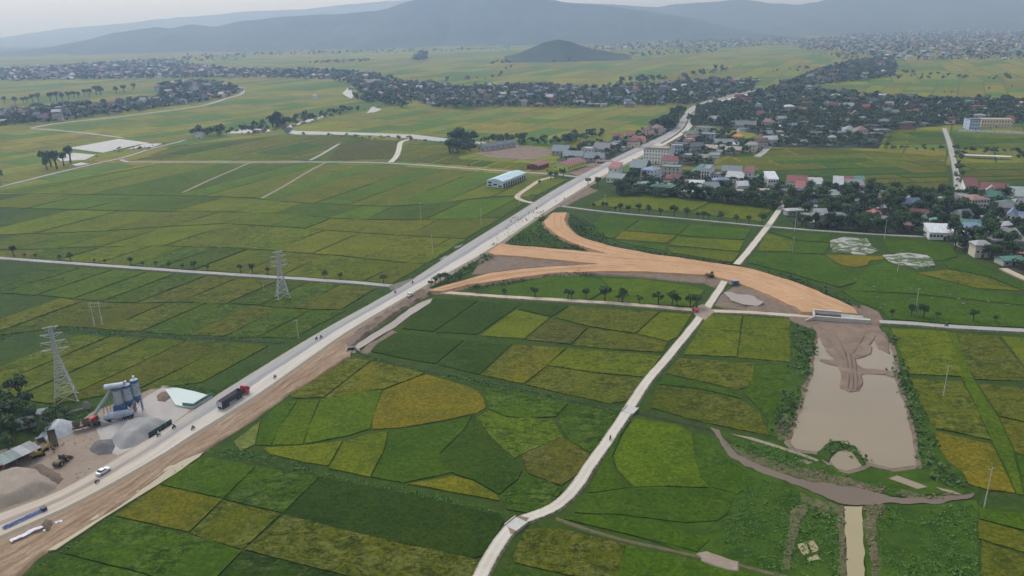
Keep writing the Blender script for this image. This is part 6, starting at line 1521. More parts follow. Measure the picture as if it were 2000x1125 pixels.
# ---- generic village houses: one set of parts, sized for each house
def unit(kind):
    if kind == 'gable': w, r = gable(1, 1, 1, .5, .06)
    elif kind == 'hip': w, r = hip(1, 1, 1, .45, .07)
    else: w, r = flat(1, 1, 1, .06)
    return w.mesh('wall'), r.mesh('roof'), w, r
UW, UR = {}, {}
for k in ('gable', 'hip', 'flat'):
    wm, rm, _, _ = unit(k)
    for wc in ('white_wall', 'cream_wall', 'grey_wall', 'beige_wall', 'peach_wall', 'brick_wall'):
        m = wm.copy(); m.materials.append(MAT[wc]); UW[k, wc] = m
    for rc in ('roof_grey', 'roof_red', 'roof_maroon', 'roof_green', 'roof_teal', 'roof_pale', 'roof_tile', 'roof_dark', 'roof_white', 'roof_blue', 'roof_palegreen', 'roof_khaki'):
        m = rm.copy(); m.materials.append(MAT[rc]); UR[k, rc] = m
ROADS = [smooth_line(GL(p), 3) for p in ([(1085, 401), (1200, 415), (1350, 428), (1500, 442), (1600, 450), (1740, 459), (1835, 463)], [(1439, 516), (1500, 441), (1532, 392)], [(1000, 423), (1085, 385), (1150, 350), (1215, 315), (1270, 288), (1318, 266), (1340, 248), (1350, 232), (1362, 214), (1404, 197), (1480, 179)], [(1844, 250), (1860, 302), (1873, 392)])]
def free(x, y, r, road=9.0):
    for ox, oy, oa, hl, hw in OCC:
        dx, dy = x - ox, y - oy
        if dx * dx + dy * dy > (hl + hw + r) ** 2: continue
        c, s = math.cos(oa), math.sin(oa)
        if abs(dx * c + dy * s) < hl + r and abs(dy * c - dx * s) < hw + r: return False
    for R_ in ROADS:
        if np.min(np.hypot(R_[:, 0] - x, R_[:, 1] - y)) < road + r: return False
    return True
ZONES = {  # name: outline (px), house spacing m, tree spacing m, tree height, phrase
 'near': ([(1535, 388), (1700, 372), (1770, 388), (1870, 385), (2080, 395), (2080, 560), (1985, 530), (1900, 496), (1830, 468), (1700, 452), (1600, 445), (1545, 436), (1530, 410)], 16, 5.6, 8.5, 'the village behind the hedge-lined lane'),
 'front': ([(1190, 372), (1230, 348), (1400, 350), (1520, 364), (1530, 385), (1520, 400), (1440, 392), (1350, 386), (1250, 376)], 17, 5.5, 7, 'the village row facing the paddies'),
 'roadside': ([(1085, 312), (1140, 290), (1250, 262), (1312, 236), (1318, 252), (1250, 285), (1180, 318), (1110, 322)], 24, 9, 8, 'the roadside cluster left of the main road'),
 'bend': ([(1310, 290), (1345, 262), (1420, 262), (1500, 288), (1470, 300), (1400, 306), (1390, 330), (1310, 322)], 30, 8, 7.5, 'the houses inside the road bend'),
 'back': ([(1370, 236), (1420, 205), (1480, 186), (1560, 172), (1650, 185), (1760, 196), (1990, 200), (2080, 215), (2080, 240), (1860, 243), (1735, 256), (1715, 290), (1500, 288), (1480, 262), (1420, 252)], 28, 8.0, 9, 'the village beyond the yellow fields'),
 'spine': ([(1480, 184), (1600, 138), (1660, 122), (1745, 112), (1750, 150), (1670, 160), (1600, 168), (1540, 176)], 40, 11.5, 9.5, 'the wooded settlement along the far road'),
 'mid': ([(690, 168), (760, 160), (900, 172), (1050, 168), (1180, 176), (1350, 160), (1478, 158), (1470, 178), (1345, 206), (1200, 210), (1050, 212), (850, 208), (780, 192), (710, 190)], 29, 10.5, 9, 'the long village across the plain'),
 'west': ([(-60, 222), (60, 214), (160, 206), (262, 200), (315, 190), (310, 165), (380, 160), (455, 168), (470, 180), (440, 192), (330, 209), (200, 227), (100, 240), (-60, 250)], 28, 11, 9.5, 'the far left river village'),
 'farwest': ([(-60, 142), (150, 128), (330, 117), (380, 130), (480, 138), (620, 138), (690, 142), (770, 156), (700, 168), (640, 156), (480, 152), (0, 158), (-60, 160)], 38, 18, 11, 'the village below the mountains'),
 'town': ([(1545, 84), (1640, 70), (1800, 62), (2080, 52), (2080, 116), (1900, 118), (1800, 118), (1700, 112), (1640, 102), (1560, 97)], 62, 42, 12, 'the hazy town below the mountains'),
 'foot': ([(350, 110), (600, 102), (900, 96), (1000, 92), (1000, 97), (800, 103), (560, 108), (400, 114)], 150, 70, 12, 'the foot of the mountain'),
 'foot2': ([(1140, 92), (1350, 80), (1540, 76), (1545, 88), (1400, 95), (1250, 100), (1160, 100)], 105, 55, 12, 'the foot of the range'),
}
def scatter(poly, sp, r, jit=.42):
    P = np.array(ccw(poly)); lo, hi = P.min(0), P.max(0)
    gx, gy = np.meshgrid(np.arange(lo[0], hi[0], sp), np.arange(lo[1], hi[1], sp))
    g = np.stack([gx.ravel(), gy.ravel()], 1)
    g = g + np.array([[r.uniform(-jit, jit), r.uniform(-jit, jit)] for _ in range(len(g))]) * sp
    return g[inside(g, P)]
ROOFS = ['roof_grey', 'roof_grey', 'roof_pale', 'roof_tile', 'roof_maroon', 'roof_green', 'roof_teal', 'roof_dark', 'roof_dark', 'roof_palegreen', 'roof_grey', 'roof_khaki', 'roof_white', 'roof_blue', 'roof_red']
WALLS = ['white_wall', 'grey_wall', 'grey_wall', 'beige_wall', 'cream_wall', 'grey_wall', 'brick_wall']
RCOL = {'roof_grey': 'grey', 'roof_pale': 'pale grey', 'roof_tile': 'brown tiled', 'roof_maroon': 'dark red', 'roof_green': 'green', 'roof_teal': 'blue-green', 'roof_dark': 'blackish', 'roof_palegreen': 'pale green', 'roof_red': 'bright red', 'roof_khaki': 'khaki', 'roof_white': 'white', 'roof_blue': 'slate-blue'}
cand = []
rr = random.Random(3)
for zn, (px, hs_, ts_, th_, ph) in ZONES.items():
    pts = scatter(GL(px), hs_, rr)
    for x, y in pts:
        d = math.hypot(x, y)
        if d < 1300 and not free(x, y, 5, 4): continue
        big = 1.0 if d < 1800 else 1.3
        l, w, h = rr.uniform(8, 14) * big, rr.uniform(6, 9) * big, rr.choice([2.8, 3.0, 3.2, 3.4, 5.5, 6.5]) * (1.0 if d < 1200 else 1.12 if d < 2500 else 1.4)
        kind = rr.choice(['gable', 'gable', 'gable', 'hip', 'flat'])
        cand.append((l * h / d, x, y, l, w, h, kind, rr.choice(WALLS), rr.choice(ROOFS if d < 2500 else ROOFS + ['roof_white', 'roof_red', 'roof_white', 'roof_pale']), rr.choice([road_ang, road_ang + math.pi / 2, .05, .1]) + rr.uniform(-.2, .2), zn))
        if d < 1300: OCC.append((x, y, cand[-1][9], l * .5, w * .5))
cand.sort(key=lambda c: -c[0])
NIND = max(0, 290 - len(HB))
print('houses', len(cand))
for (s, x, y, l, w, h, kind, wc, rc, rz, zn) in cand[:NIND]:
    t = thing('house', 'small house with %s %s roof in %s' % (RCOL[rc], {'gable': 'pitched', 'hip': 'hipped', 'flat': 'flat'}[kind], ZONES[zn][4]), 'house', (x, y, .15), rz, 'houses of ' + ZONES[zn][4])
    if len(t['label'].split()) > 16: t['label'] = 'house with %s %s roof in %s' % (RCOL[rc], {'gable': 'pitched', 'hip': 'hipped', 'flat': 'flat'}[kind], ZONES[zn][4])
    wh_ = whereabouts(x, y)
    if wh_:
        t['label'] = ' '.join(('%s%s %s-roofed house %s' % ('small ' if l < 10 else 'long ' if l > 12.5 else '', {'gable': 'pitched', 'hip': 'hipped', 'flat': 'flat'}[kind], RCOL[rc].replace(' ', '-'), wh_)).split()[:16])
    link('wall', UW[kind, wc], None, t, scale=(l, w, h)); link('roof', UR[kind, rc], None, t, scale=(l, w, h) if kind == 'flat' else (l, w, h if h < 4 else h))
    if math.hypot(x, y) < 900:
        sd = -1
        for c in range(3):
            xx = -l / 2 + l * (c + .5) / 3
            for sd in (-1, 1):
                if c == 1: link('door', DOOR, None, t, loc=(xx, sd * (w / 2 + .03), .05), scale=(1.2, 1, 2.1))
                else: link('window', WIN, None, t, loc=(xx, sd * (w / 2 + .03), h * .55), scale=(1.2, 1, 1.1))
# the remaining, farther houses as one mass
bins = {}
UD = {k: unit(k)[2:] for k in ('gable', 'hip', 'flat')}
for (s, x, y, l, w, h, kind, wc, rc, rz, zn) in cand[NIND:]:
    c, s_ = math.cos(rz), math.sin(rz)
    for mb, mt in zip(UD[kind], (wc, rc)):
        b = bins.setdefault(mt, MB())
        b.add([(x + (vx * l) * c - (vy * w) * s_, y + (vx * l) * s_ + (vy * w) * c, .15 + vz * h) for vx, vy, vz in mb.v], mb.f)
allv, allf, idx, mats = [], [], [], []
for i, (mt, b) in enumerate(bins.items()):
    n = len(allv); allv += b.v; allf += [tuple(q + n for q in f) for f in b.f]; idx += [i] * len(b.f); mats.append(MAT[mt])
me = pydata('distant_houses', allv, allf)
for m in mats: me.materials.append(m)
me.polygons.foreach_set('material_index', np.array(idx, np.int32))
tag(link('distant_houses', me), 'mass of small far-off houses of the villages and the town', 'houses', kind='stuff')
# ---------------------------------------------------------------- trees and undergrowth
def cards(cent, nrm, size, rg, asp=.75):
    """leaf cards: centres, facing directions and sizes -> quads"""
    n = len(cent); a = rg.normal(size=(n, 3)); a -= nrm * np.sum(a * nrm, 1)[:, None]; a /= np.linalg.norm(a, axis=1)[:, None] + 1e-9
    b = np.cross(nrm, a); a = a * (size / 2)[:, None]; b = b * (size * asp / 2)[:, None]
    V = np.stack([cent - a, cent - b * .9, cent + a, cent + b * .9], 1).reshape(-1, 3)
    return V, np.arange(n * 4).reshape(-1, 4)
def crown(seed, n, size, nclump=11, flat_=.8, r=1.0):
    """crown of unit radius round (0,0,0): clumps of leaf cards with gaps between"""
    rg = np.random.default_rng(seed)
    u = rg.normal(size=(nclump, 3)); u /= np.linalg.norm(u, axis=1)[:, None]; u[:, 2] = np.where(u[:, 2] < -.45, -u[:, 2], u[:, 2])
    C = u * rg.uniform(.35, .78, (nclump, 1)) * np.array((1, 1, flat_)); R = rg.uniform(.26, .46, nclump)
    k = rg.integers(0, nclump, n); d = rg.normal(size=(n, 3)); d /= np.linalg.norm(d, axis=1)[:, None]
    P = C[k] + d * (R[k] * rg.uniform(.55, 1.08, n))[:, None] * np.array((1, 1, .85))
    nn = d * .9 + rg.normal(size=(n, 3)) * .55 + np.array((0, 0, .35)); nn /= np.linalg.norm(nn, axis=1)[:, None]
    return cards(P * r, nn, size * r * rg.uniform(.6, 1.35, n), rg)
CROWNS = []
for i in range(7):
    V, F = crown(100 + i, 620, .2, 9 + i, (.75, .9, 1.1, .8, .95, .7, 1.0)[i])
    me = npmesh('crown', V, F, 4); CROWNS.append(me)
CM = {}
for mt in ('leaf_dark', 'leaf_mid', 'leaf_light'):
    for i, m in enumerate(CROWNS):
        q = m.copy(); q.materials.append(MAT[mt]); CM[mt, i] = q
TRUNKS = []
for i in range(3):
    r_ = random.Random(i); m = MB().tube((0, 0, 0), (.03, .02, .45), .05, .036, 7).tube((.03, .02, .44), (0, .05, .8), .036, .016, 6)
    for k in range(3):
        a = 2.1 * k + r_.random(); m.tube((.02, .02, .36 + .06 * k), (.26 * math.cos(a), .26 * math.sin(a), .68 + .05 * k), .022, .009, 5)
    q = m.mesh('trunk'); q.materials.append(MAT['bark']); TRUNKS.append(q)
TREE = []          # candidates: apparent size, x, y, h, rfac, tone, label, group
def tree_obj(x, y, h, rf, tone, label, group, z=.1, seed=0):
    t = thing('tree', label, 'tree', (x, y, z), (seed * 1.7) % 6.28, group)
    link('trunk', TRUNKS[seed % 3], None, t, scale=(h, h, h))
    link('crown', CM[tone, seed % 7], None, t, loc=(0, 0, h * .62), scale=(h * rf, h * rf, h * .4))
    return t
ORD = ['first', 'second', 'third', 'fourth', 'fifth', 'sixth', 'seventh', 'eighth', 'ninth', 'tenth', 'eleventh', 'twelfth', 'thirteenth', 'fourteenth', 'fifteenth', 'sixteenth', 'seventeenth', 'eighteenth', 'nineteenth', 'twentieth', 'twenty-first']
def row(name, lst, tone, phrase, dy=0.0, line=None, rf=.36):
    for i, q in enumerate(lst):
        x, h = q[0], q[-1]
        y = q[1] if len(q) == 3 else float(np.interp(x, [p[0] for p in line], [p[1] for p in line])) + dy
        gx, gy = G(x, y); k = random.uniform(.92, 1.08); h = h * 1.12
        tree_obj(gx, gy, h * 1.08, rf * k, tone, '%s tree from the left in %s' % (ORD[i], phrase), name, .1, i + len(name))
row('trees along the village lane', [(1160, 4.6), (1180, 6.2), (1202, 3.6), (1212, 5.8), (1226, 5.2), (1247, 6.6), (1266, 6.4), (1290, 5.4), (1316, 8), (1340, 6.6), (1362, 4.2), (1374, 5.4), (1383, 4.4), (1406, 6), (1438, 5.2), (1462, 5.4), (1487, 7.5)], 'leaf_dark', 'the row of round trees along the village lane', -1.2, [(1085, 401), (1200, 415), (1350, 428), (1500, 442)], .4)
row('trees along the field path', [(932, 4.2), (985, 3), (1045, 5), (1109, 5), (1116, 4), (1145, 5.4), (1181, 7), (1207, 3.2), (1216, 6.4), (1249, 4.2), (1285, 6.6), (1312, 7), (1322, 5), (1348, 6.4), (1360, 6.6)], 'leaf_dark', 'the straggling row along the path below the embankment', -2.2, [(845, 569), (1000, 580), (1200, 592), (1360, 605)], .46)
row('trees along the left field path', [(28, 6.5), (50, 2.6), (70, 2.6), (117, 3.2), (139, 5), (185, 2.2), (205, 2.4), (256, 4.4), (280, 2.4), (305, 3.4), (331, 3.4), (357, 2.8), (380, 5), (405, 3.2), (470, 4.4), (494, 5.4), (523, 3.8), (635, 4), (665, 3.8), (750, 4.4)], 'leaf_dark', 'the sparse row along the left field path', -3.2, [(-60, 499), (20, 505), (200, 518), (400, 532), (600, 545), (770, 558)], .4)
row('trees along the right path', [(1742, 621, 3.6), (1780, 617, 5), (1803, 621, 6.4), (1830, 623, 3.2), (1900, 628, 5.2), (1944, 631, 3.2)], 'leaf_dark', 'the short row by the path right of the bridge', rf=.4)
row('tall trees far left', [(10, 203, 13), (30, 203, 12), (46, 202, 11), (53, 201, 12), (64, 199, 14), (76, 199, 15), (99, 198, 16), (111, 197, 17), (122, 196, 14), (135, 194, 15), (145, 192, 14), (154, 192, 12), (166, 189, 14), (176, 189, 15), (188, 186, 18), (197, 186, 17), (228, 183, 15), (243, 182, 17), (261, 176, 14)], 'leaf_mid', 'the line of tall trees across the far left fields', rf=.42)
row('trees at the yard edge', [(2, 835, 10), (-25, 830, 10), (18, 815, 9), (12, 858, 8), (42, 790, 10), (47, 815, 6), (60, 842, 5), (78, 838, 5), (100, 832, 6), (112, 822, 5.5), (30, 858, 6.5), (130, 824, 5), (88, 850, 4.5), (18, 880, 5.5), (-8, 812, 10), (-30, 850, 10), (28, 836, 8), (66, 826, 6), (52, 806, 7)], 'leaf_dark', 'the dark grove left of the batching plant', rf=.45)
row('shrubs at the ramp', [(850, 556, 4.2), (860, 553, 4.6), (870, 549, 4.2), (842, 559, 3)], 'leaf_dark', 'the bushy clump where the clay ramp meets the road', rf=.55)
row('trees by the fish pond', [(85, 322, 14), (100, 326, 15), (112, 330, 16), (125, 324, 13), (138, 318, 16), (92, 332, 12), (0, 362, 15), (-15, 364, 14)], 'leaf_dark', 'the tall thin group by the white fish pond', rf=.3)
row('trees beside the road bend', [(1318, 250, 17), (1325, 240, 20), (1316, 238, 18), (1330, 232, 17), (1308, 246, 15)], 'leaf_dark', 'the tall grove at the road bend', rf=.36)
row('trees near the hall', [(1076, 352, 7), (1086, 348, 5), (1100, 346, 7), (1148, 362, 6), (1168, 366, 8), (1054, 362, 4)], 'leaf_dark', 'the loose clump between the blue hall and the road', rf=.4)
row('big village trees', [(1735, 415, 15), (1748, 410, 14), (1752, 422, 13), (1582, 378, 9), (1612, 382, 11), (1625, 380, 9), (1540, 384, 8), (1846, 425, 13), (1865, 432, 13), (1880, 424, 12), (1895, 432, 11), (1862, 470, 12), (1880, 482, 12), (1905, 480, 11), (1930, 478, 12), (1942, 486, 10), (1240, 356, 9)], 'leaf_dark', 'the big dark trees standing over the near village roofs', rf=.42)
N_ROWS = len([o for o in SC.objects if o.name.split('.')[0] == 'tree'])
# trees of the zones and groves
def grove(px, sp, h, ph, tone='leaf_dark', clear=True, rf=(.36, .5)):
    for x, y in scatter(GL(px), sp, rr):
        d = math.hypot(x, y)
        if clear and d < 1300 and not free(x, y, .6, 3): continue
        hh = h * (rr.uniform(.45, 1.1) if rr.random() < .8 else rr.uniform(1.1, 1.6))
        TREE.append((hh / d, x, y, hh, rr.uniform(*rf), tone if rr.random() < .75 else 'leaf_mid', ph))
for zn, (px, hs_, ts_, th_, ph) in ZONES.items(): grove(px, ts_, th_, ph)
GR = [([(875, 290), (885, 278), (925, 280), (930, 300), (905, 306), (878, 302)], 9, 13, 'the dark grove beside the teal-roofed warehouse'), ([(925, 275), (1000, 276), (1070, 282), (1090, 276), (1180, 262), (1180, 268), (1090, 286), (1000, 282), (930, 281)], 7.5, 10, 'the tree belt behind the cleared yard'),
      ([(370, 268), (382, 258), (415, 256), (432, 264), (430, 270)], 10, 12, 'the grove by the white pump house'), ([(432, 264), (470, 262), (530, 262), (555, 255), (540, 245), (520, 246), (470, 255)], 13, 9, 'the riverbank trees left of the meander'), ([(545, 248), (570, 236), (620, 225), (700, 212), (715, 216), (640, 232), (580, 246)], 14, 10, 'the wooded river bend'), ([(525, 248), (536, 240), (556, 240), (556, 252)], 10, 15, 'the tall trees at the meander'),
      ([(590, 266), (700, 267), (800, 273), (890, 284), (880, 288), (790, 277), (690, 271), (590, 270)], 12, 5, 'the bushes along the river'), ([(690, 195), (760, 190), (800, 200), (790, 214), (760, 206), (700, 200)], 13, 11, 'the woods at the river crossing'), ([(845, 206), (870, 205), (930, 210), (930, 216), (850, 212)], 14, 12, 'the dark trees at the near end of the long village'),
      ([(1345, 232), (1375, 214), (1405, 206), (1440, 214), (1470, 240), (1470, 252), (1400, 246), (1352, 252)], 8, 11, 'the orchard right of the road bend'), ([(1290, 262), (1318, 252), (1318, 236), (1300, 244), (1270, 252)], 7, 13, 'the trees behind the orange-pink house'),
      ([(1200, 378), (1260, 372), (1360, 385), (1480, 398), (1520, 400), (1520, 412), (1480, 404), (1380, 394), (1300, 386), (1210, 384)], 4.6, 8.5, 'the tree belt between the village row and the paddies'), ([(1545, 440), (1640, 446), (1740, 452), (1830, 458), (1830, 464), (1740, 457), (1600, 448), (1545, 444)], 4.6, 7, 'the hedge along the village lane'), ([(1860, 468), (1930, 490), (1990, 520), (2080, 545), (2080, 562), (1990, 535), (1920, 505), (1865, 490)], 7, 7, 'the trees at the edge of the green field'),
      ([(1858, 290), (1872, 292), (1880, 340), (1876, 372), (1868, 370), (1864, 330)], 8, 7, 'the trees crowding the straight lane'), ([(1720, 288), (1850, 290), (1850, 297), (1720, 296)], 12, 6, 'the hedge across the yellow-green fields'), ([(1872, 296), (1935, 300), (1990, 296), (1990, 302), (1930, 306), (1875, 304)], 12, 7, 'the trees round the white shelter'), ([(1975, 306), (2060, 300), (2060, 325), (1990, 322)], 11, 9, 'the trees at the right edge of the paddies'),
      ([(1740, 240), (1860, 236), (1990, 240), (1990, 246), (1860, 246), (1745, 250)], 13, 8, 'the trees behind the factory'), ([(1170, 168), (1300, 150), (1302, 158), (1180, 172)], 22, 11, 'the copse in the far plain'), ([(1320, 150), (1420, 132), (1422, 140), (1325, 156)], 24, 10, 'the farther copse in the plain'), ([(600, 122), (720, 116), (720, 122), (600, 126)], 35, 10, 'the long copse below the mountains'), ([(810, 122), (822, 104), (836, 118)], 24, 22, 'the tall trees alone in the far plain'),
      ([(985, 112), (1050, 116), (1150, 112), (1220, 107), (1320, 102), (1400, 98), (1400, 103), (1230, 112), (1100, 122), (985, 120)], 45, 11, 'the woods round the small hill'), ([(950, 122), (1000, 118), (1000, 125), (950, 128)], 40, 10, 'the copse left of the small hill'), ([(300, 116), (480, 108), (480, 118), (300, 124)], 50, 10, 'the dim copses far left'), ([(1600, 106), (1650, 104), (1700, 116), (1650, 118)], 40, 10, 'the dim copses far right'), ([(1700, 152), (1770, 140), (1880, 150), (1990, 152), (1990, 156), (1850, 156), (1740, 158)], 40, 8, 'the hedges in the far right plain'), ([(1760, 176), (1860, 178), (1990, 166), (1990, 170), (1870, 182), (1770, 182)], 45, 7, 'the dotted trees in the far right plain'),
      ([(760, 168), (830, 160), (960, 150), (1000, 128), (1005, 132), (970, 154), (840, 166)], 40, 8, 'the hedgerow crossing the plain'), ([(1500, 138), (1600, 130), (1600, 136), (1510, 144)], 40, 9, 'the far trees beyond the long village'), ([(1045, 344), (1140, 336), (1145, 322), (1060, 335)], 14, 4.5, 'the shrubs by the lime green building'), ([(890, 322), (1000, 330), (1030, 330), (1000, 334), (900, 326)], 14, 3.2, 'the small bushes along the far path'), ([(270, 283), (330, 281), (300, 292), (215, 304), (170, 320), (160, 318), (200, 303)], 14, 4, 'the scrub between the fish ponds')]
for px, sp, h, ph in GR: grove(px, sp, h, ph)
TREE.sort(key=lambda c: -c[0])
NT = max(0, 295 - N_ROWS)
print('trees', N_ROWS, len(TREE))
for i, (s, x, y, h, rf, tone, ph) in enumerate(TREE[:NT]):
    w_ = whereabouts(x, y, 40)
    tree_obj(x, y, h, rf, tone, ' '.join(('%s tree %s' % ('tall' if h > 9 else 'small' if h < 5.5 else 'round', w_)).split()[:16]) if w_ else '%s leafy tree in %s' % ('tall' if h > 9 else 'small' if h < 5.5 else 'round', ph), 'trees of ' + ph, .05, i)
LOWN = [crown(300 + i, n, sz, 8) for i, (n, sz) in enumerate([(110, .42), (110, .42), (110, .42), (90, .45)])]
LOWF = [crown(320 + i, 34, .8, 6) for i in range(4)]
Vs, Fs, n0 = [], [], 0
for i, (s, x, y, h, rf, tone, ph) in enumerate(TREE[NT:]):
    d = math.hypot(x, y); V, F = (LOWN if d < 1300 else LOWF)[i % 4]
    a = rr.random() * 6.28; c, s_ = math.cos(a), math.sin(a); R = h * (rf * 1.15 if d < 1300 else rf * 1.35)
    W = np.stack([V[:, 0] * c - V[:, 1] * s_, V[:, 0] * s_ + V[:, 1] * c, V[:, 2]], 1) * np.array((R, R, h * .46)) + np.array((x, y, h * .5))
    Vs.append(W); Fs.append(F + n0); n0 += len(W)
me = npmesh('distant_trees', np.concatenate(Vs), np.concatenate(Fs), 4)
tag(link('distant_trees', me, MAT['leaf_far']), 'mass of smaller trees filling the villages and groves', 'trees', kind='stuff')

# ---- undergrowth: weeds and low bushes as ground cover
def weeds(name, label, px_list, sp, size, mat, hgt=.6, z=.0, per=7, wide=1.0, patch=0):
    Vs, Fs, n0 = [], [], 0
    rg = np.random.default_rng(len(px_list) * 31 + int(sp * 10))
    for px in px_list:
        g = scatter(GL(px, .2), sp, rr, .5)
        if not len(g): continue
        k = rg.uniform(.35, 1.25, len(g)) * (.45 + 1.1 * fbm(g[:, 0], g[:, 1], 9, 5))
        if patch:
            kp = fbm(g[:, 0], g[:, 1], 11, 77) + .25 * rg.normal(size=len(g)) * .4 > patch; g, k = g[kp], k[kp]
        for j in range(per):
            P = np.c_[g + rg.normal(size=g.shape) * size * .55 * wide * k[:, None], z + np.abs(rg.normal(size=len(g))) * hgt * .5 * k + .12]
            nn = rg.normal(size=(len(g), 3)) * .6 + np.array((0, -.15, .8)); nn /= np.linalg.norm(nn, axis=1)[:, None]
            V, F = cards(P, nn, size * k * rg.uniform(.6, 1.2, len(g)), rg, .7); Vs.append(V); Fs.append(F + n0); n0 += len(V)
    me = npmesh(name, np.concatenate(Vs), np.concatenate(Fs), 4)
    return tag(link(name, me, MAT[mat]), label, 'undergrowth', kind='stuff')
weeds('undergrowth', 'thick dark bushes along both banks of the pond', [[(1600, 884), (1612, 872), (1625, 864), (1642, 864), (1655, 870), (1672, 876), (1688, 906), (1674, 893), (1652, 876), (1624, 889)], [(1548, 640), (1590, 640), (1598, 660), (1590, 700), (1578, 755), (1558, 805), (1545, 850), (1510, 850), (1520, 800), (1532, 745), (1545, 700)], [(1728, 645), (1745, 650), (1760, 690), (1778, 740), (1805, 800), (1828, 860), (1850, 905), (1885, 938), (1880, 958), (1830, 945), (1795, 915), (1785, 850), (1765, 780), (1748, 735), (1745, 695)]], 1.7, 1.3, 'leaf_mid', 1.5, patch=.36)
weeds('undergrowth', 'rough bright weeds over the abandoned ground round the stream', [[(1700, 992), (1905, 985), (1912, 1060), (1915, 1160), (1740, 1160), (1715, 1060)], [(1440, 965), (1480, 930), (1560, 955), (1640, 990), (1645, 1060), (1648, 1160), (1480, 1160), (1400, 1080), (1420, 1010)], [(1405, 850), (1450, 856), (1540, 880), (1610, 905), (1690, 925), (1750, 945), (1800, 965), (1720, 960), (1600, 938), (1500, 910), (1440, 880)]], 1.0, .6, 'weed', .45, per=6, patch=.5)
weeds('undergrowth', 'dark scrub on the road bank and between the clay ramps', [[(860, 552), (905, 520), (955, 492), (965, 500), (935, 520), (900, 542), (875, 556)], [(990, 474), (1040, 440), (1062, 418), (1066, 440), (1090, 462), (1118, 476), (1160, 490), (1090, 487), (1020, 480)], [(1110, 418), (1140, 430), (1160, 440), (1190, 470), (1145, 466), (1112, 444)], [(1150, 468), (1230, 482), (1330, 498), (1430, 512), (1428, 518), (1340, 506), (1240, 491), (1160, 474)], [(905, 556), (1000, 545), (1100, 534), (1180, 532), (1170, 538), (1080, 541), (980, 556), (915, 566)], [(1500, 530), (1560, 545), (1640, 580), (1690, 604), (1680, 606), (1630, 586), (1550, 552), (1500, 537)], [(1000, 425), (1070, 412), (1085, 400), (1060, 418), (1010, 455), (960, 488), (955, 484)]], 1.6, 1.3, 'leaf_mid', .9)
weeds('undergrowth', 'grassy growth on the road banks and canal edges', [[(395, 884), (440, 868), (520, 886), (625, 920), (720, 940), (850, 965), (985, 1000), (975, 1006), (850, 975), (720, 950), (620, 930), (500, 902)], [(55, 1118), (110, 1080), (230, 1000), (345, 912), (400, 888), (310, 945), (225, 1008), (120, 1085)], [(500, 735), (640, 648), (780, 566), (770, 564), (640, 638), (505, 722), (440, 752), (420, 768)], [(800, 545), (900, 478), (1000, 416), (1080, 366), (1070, 365), (990, 414), (890, 476), (790, 548)], [(705, 692), (840, 724), (1000, 752), (1180, 793), (1215, 800), (1210, 808), (1090, 784), (930, 750), (840, 735), (720, 702)], [(0, 640), (80, 634), (185, 640), (400, 652), (560, 664), (610, 664), (560, 672), (400, 666), (185, 656), (80, 650), (0, 666)], [(1400, 852), (1470, 866), (1560, 895), (1610, 915), (1600, 930), (1500, 908), (1430, 876)], [(300, 752), (345, 744), (420, 762), (480, 730), (490, 738), (418, 776), (345, 756), (300, 762)], [(30, 845), (75, 852), (140, 832), (190, 800), (175, 790), (120, 805), (60, 800), (0, 800), (0, 860)]], 1.0, .6, 'weed', .35, patch=.42)
# stones and clods: spoil lines beside the stream and channel
def stones(name, label, px_list, sp, smin, smax, mat):
    ico = bmesh.new(); bmesh.ops.create_icosphere(ico, subdivisions=1, radius=1); iv = np.array([v.co[:] for v in ico.verts]); fi = np.array([[v.index for v in f.verts] for f in ico.faces]); ico.free()
    rg = np.random.default_rng(5); Vs, Fs, n0 = [], [], 0
    for px in px_list:
        for x, y in scatter(GL(px, .2), sp, rr, .5):
            if rg.random() < .25 or fbm(np.array([x]), np.array([y]), 6, 9)[0] < .43: continue
            s = rg.uniform(smin, smax); W = iv * (1 + .35 * rg.normal(size=(len(iv), 1))) * np.array((s, s * rg.uniform(.6, 1.2), s * .55)) + np.array((x, y, .15 + s * .25)); Vs.append(W); Fs.append(fi + n0); n0 += len(W)
    me = npmesh(name, np.concatenate(Vs), np.concatenate(Fs), 3)
    return tag(link(name, me, MAT[mat]), label, 'rubble', kind='stuff')
stones('rubble', 'tan clods and stones thrown up along the stream and the channel', [[(1416, 850), (1440, 868), (1480, 890), (1560, 912), (1660, 930), (1700, 945), (1740, 955), (1730, 965), (1690, 955), (1580, 938), (1500, 912), (1440, 884)], [(1590, 975), (1640, 985), (1648, 1000), (1610, 1010), (1570, 985), (1560, 960)], [(1686, 985), (1735, 985), (1720, 1010), (1700, 1020), (1712, 1060), (1720, 1120), (1705, 1120), (1695, 1050)], [(1628, 995), (1648, 992), (1650, 1060), (1654, 1130), (1636, 1130), (1638, 1060)], [(1548, 990), (1575, 985), (1560, 1030), (1545, 1080), (1540, 1115), (1528, 1115), (1534, 1060)], [(1515, 838), (1530, 808), (1545, 812), (1548, 852), (1528, 858)], [(1612, 866), (1650, 866), (1674, 878), (1655, 884), (1622, 876)], [(1760, 905), (1795, 908), (1770, 925), (1755, 930)], [(1740, 955), (1800, 965), (1860, 965), (1840, 975), (1760, 972)], [(1645, 735), (1682, 735), (1684, 760), (1662, 766), (1642, 758)]], .8, .16, .48, 'rock')
stones('rubble', 'broken earth along the foot of the embankment', [[(1410, 600), (1480, 598), (1560, 606), (1540, 612), (1430, 608)], [(1660, 596), (1700, 604), (1722, 622), (1700, 626), (1670, 608)], [(1300, 540), (1400, 545), (1396, 558), (1330, 550)], [(960, 502), (1060, 508), (1040, 520), (970, 525)], [(1040, 380), (1060, 366), (1078, 352), (1060, 358), (1030, 375)]], 1.3, .2, .55, 'rock')
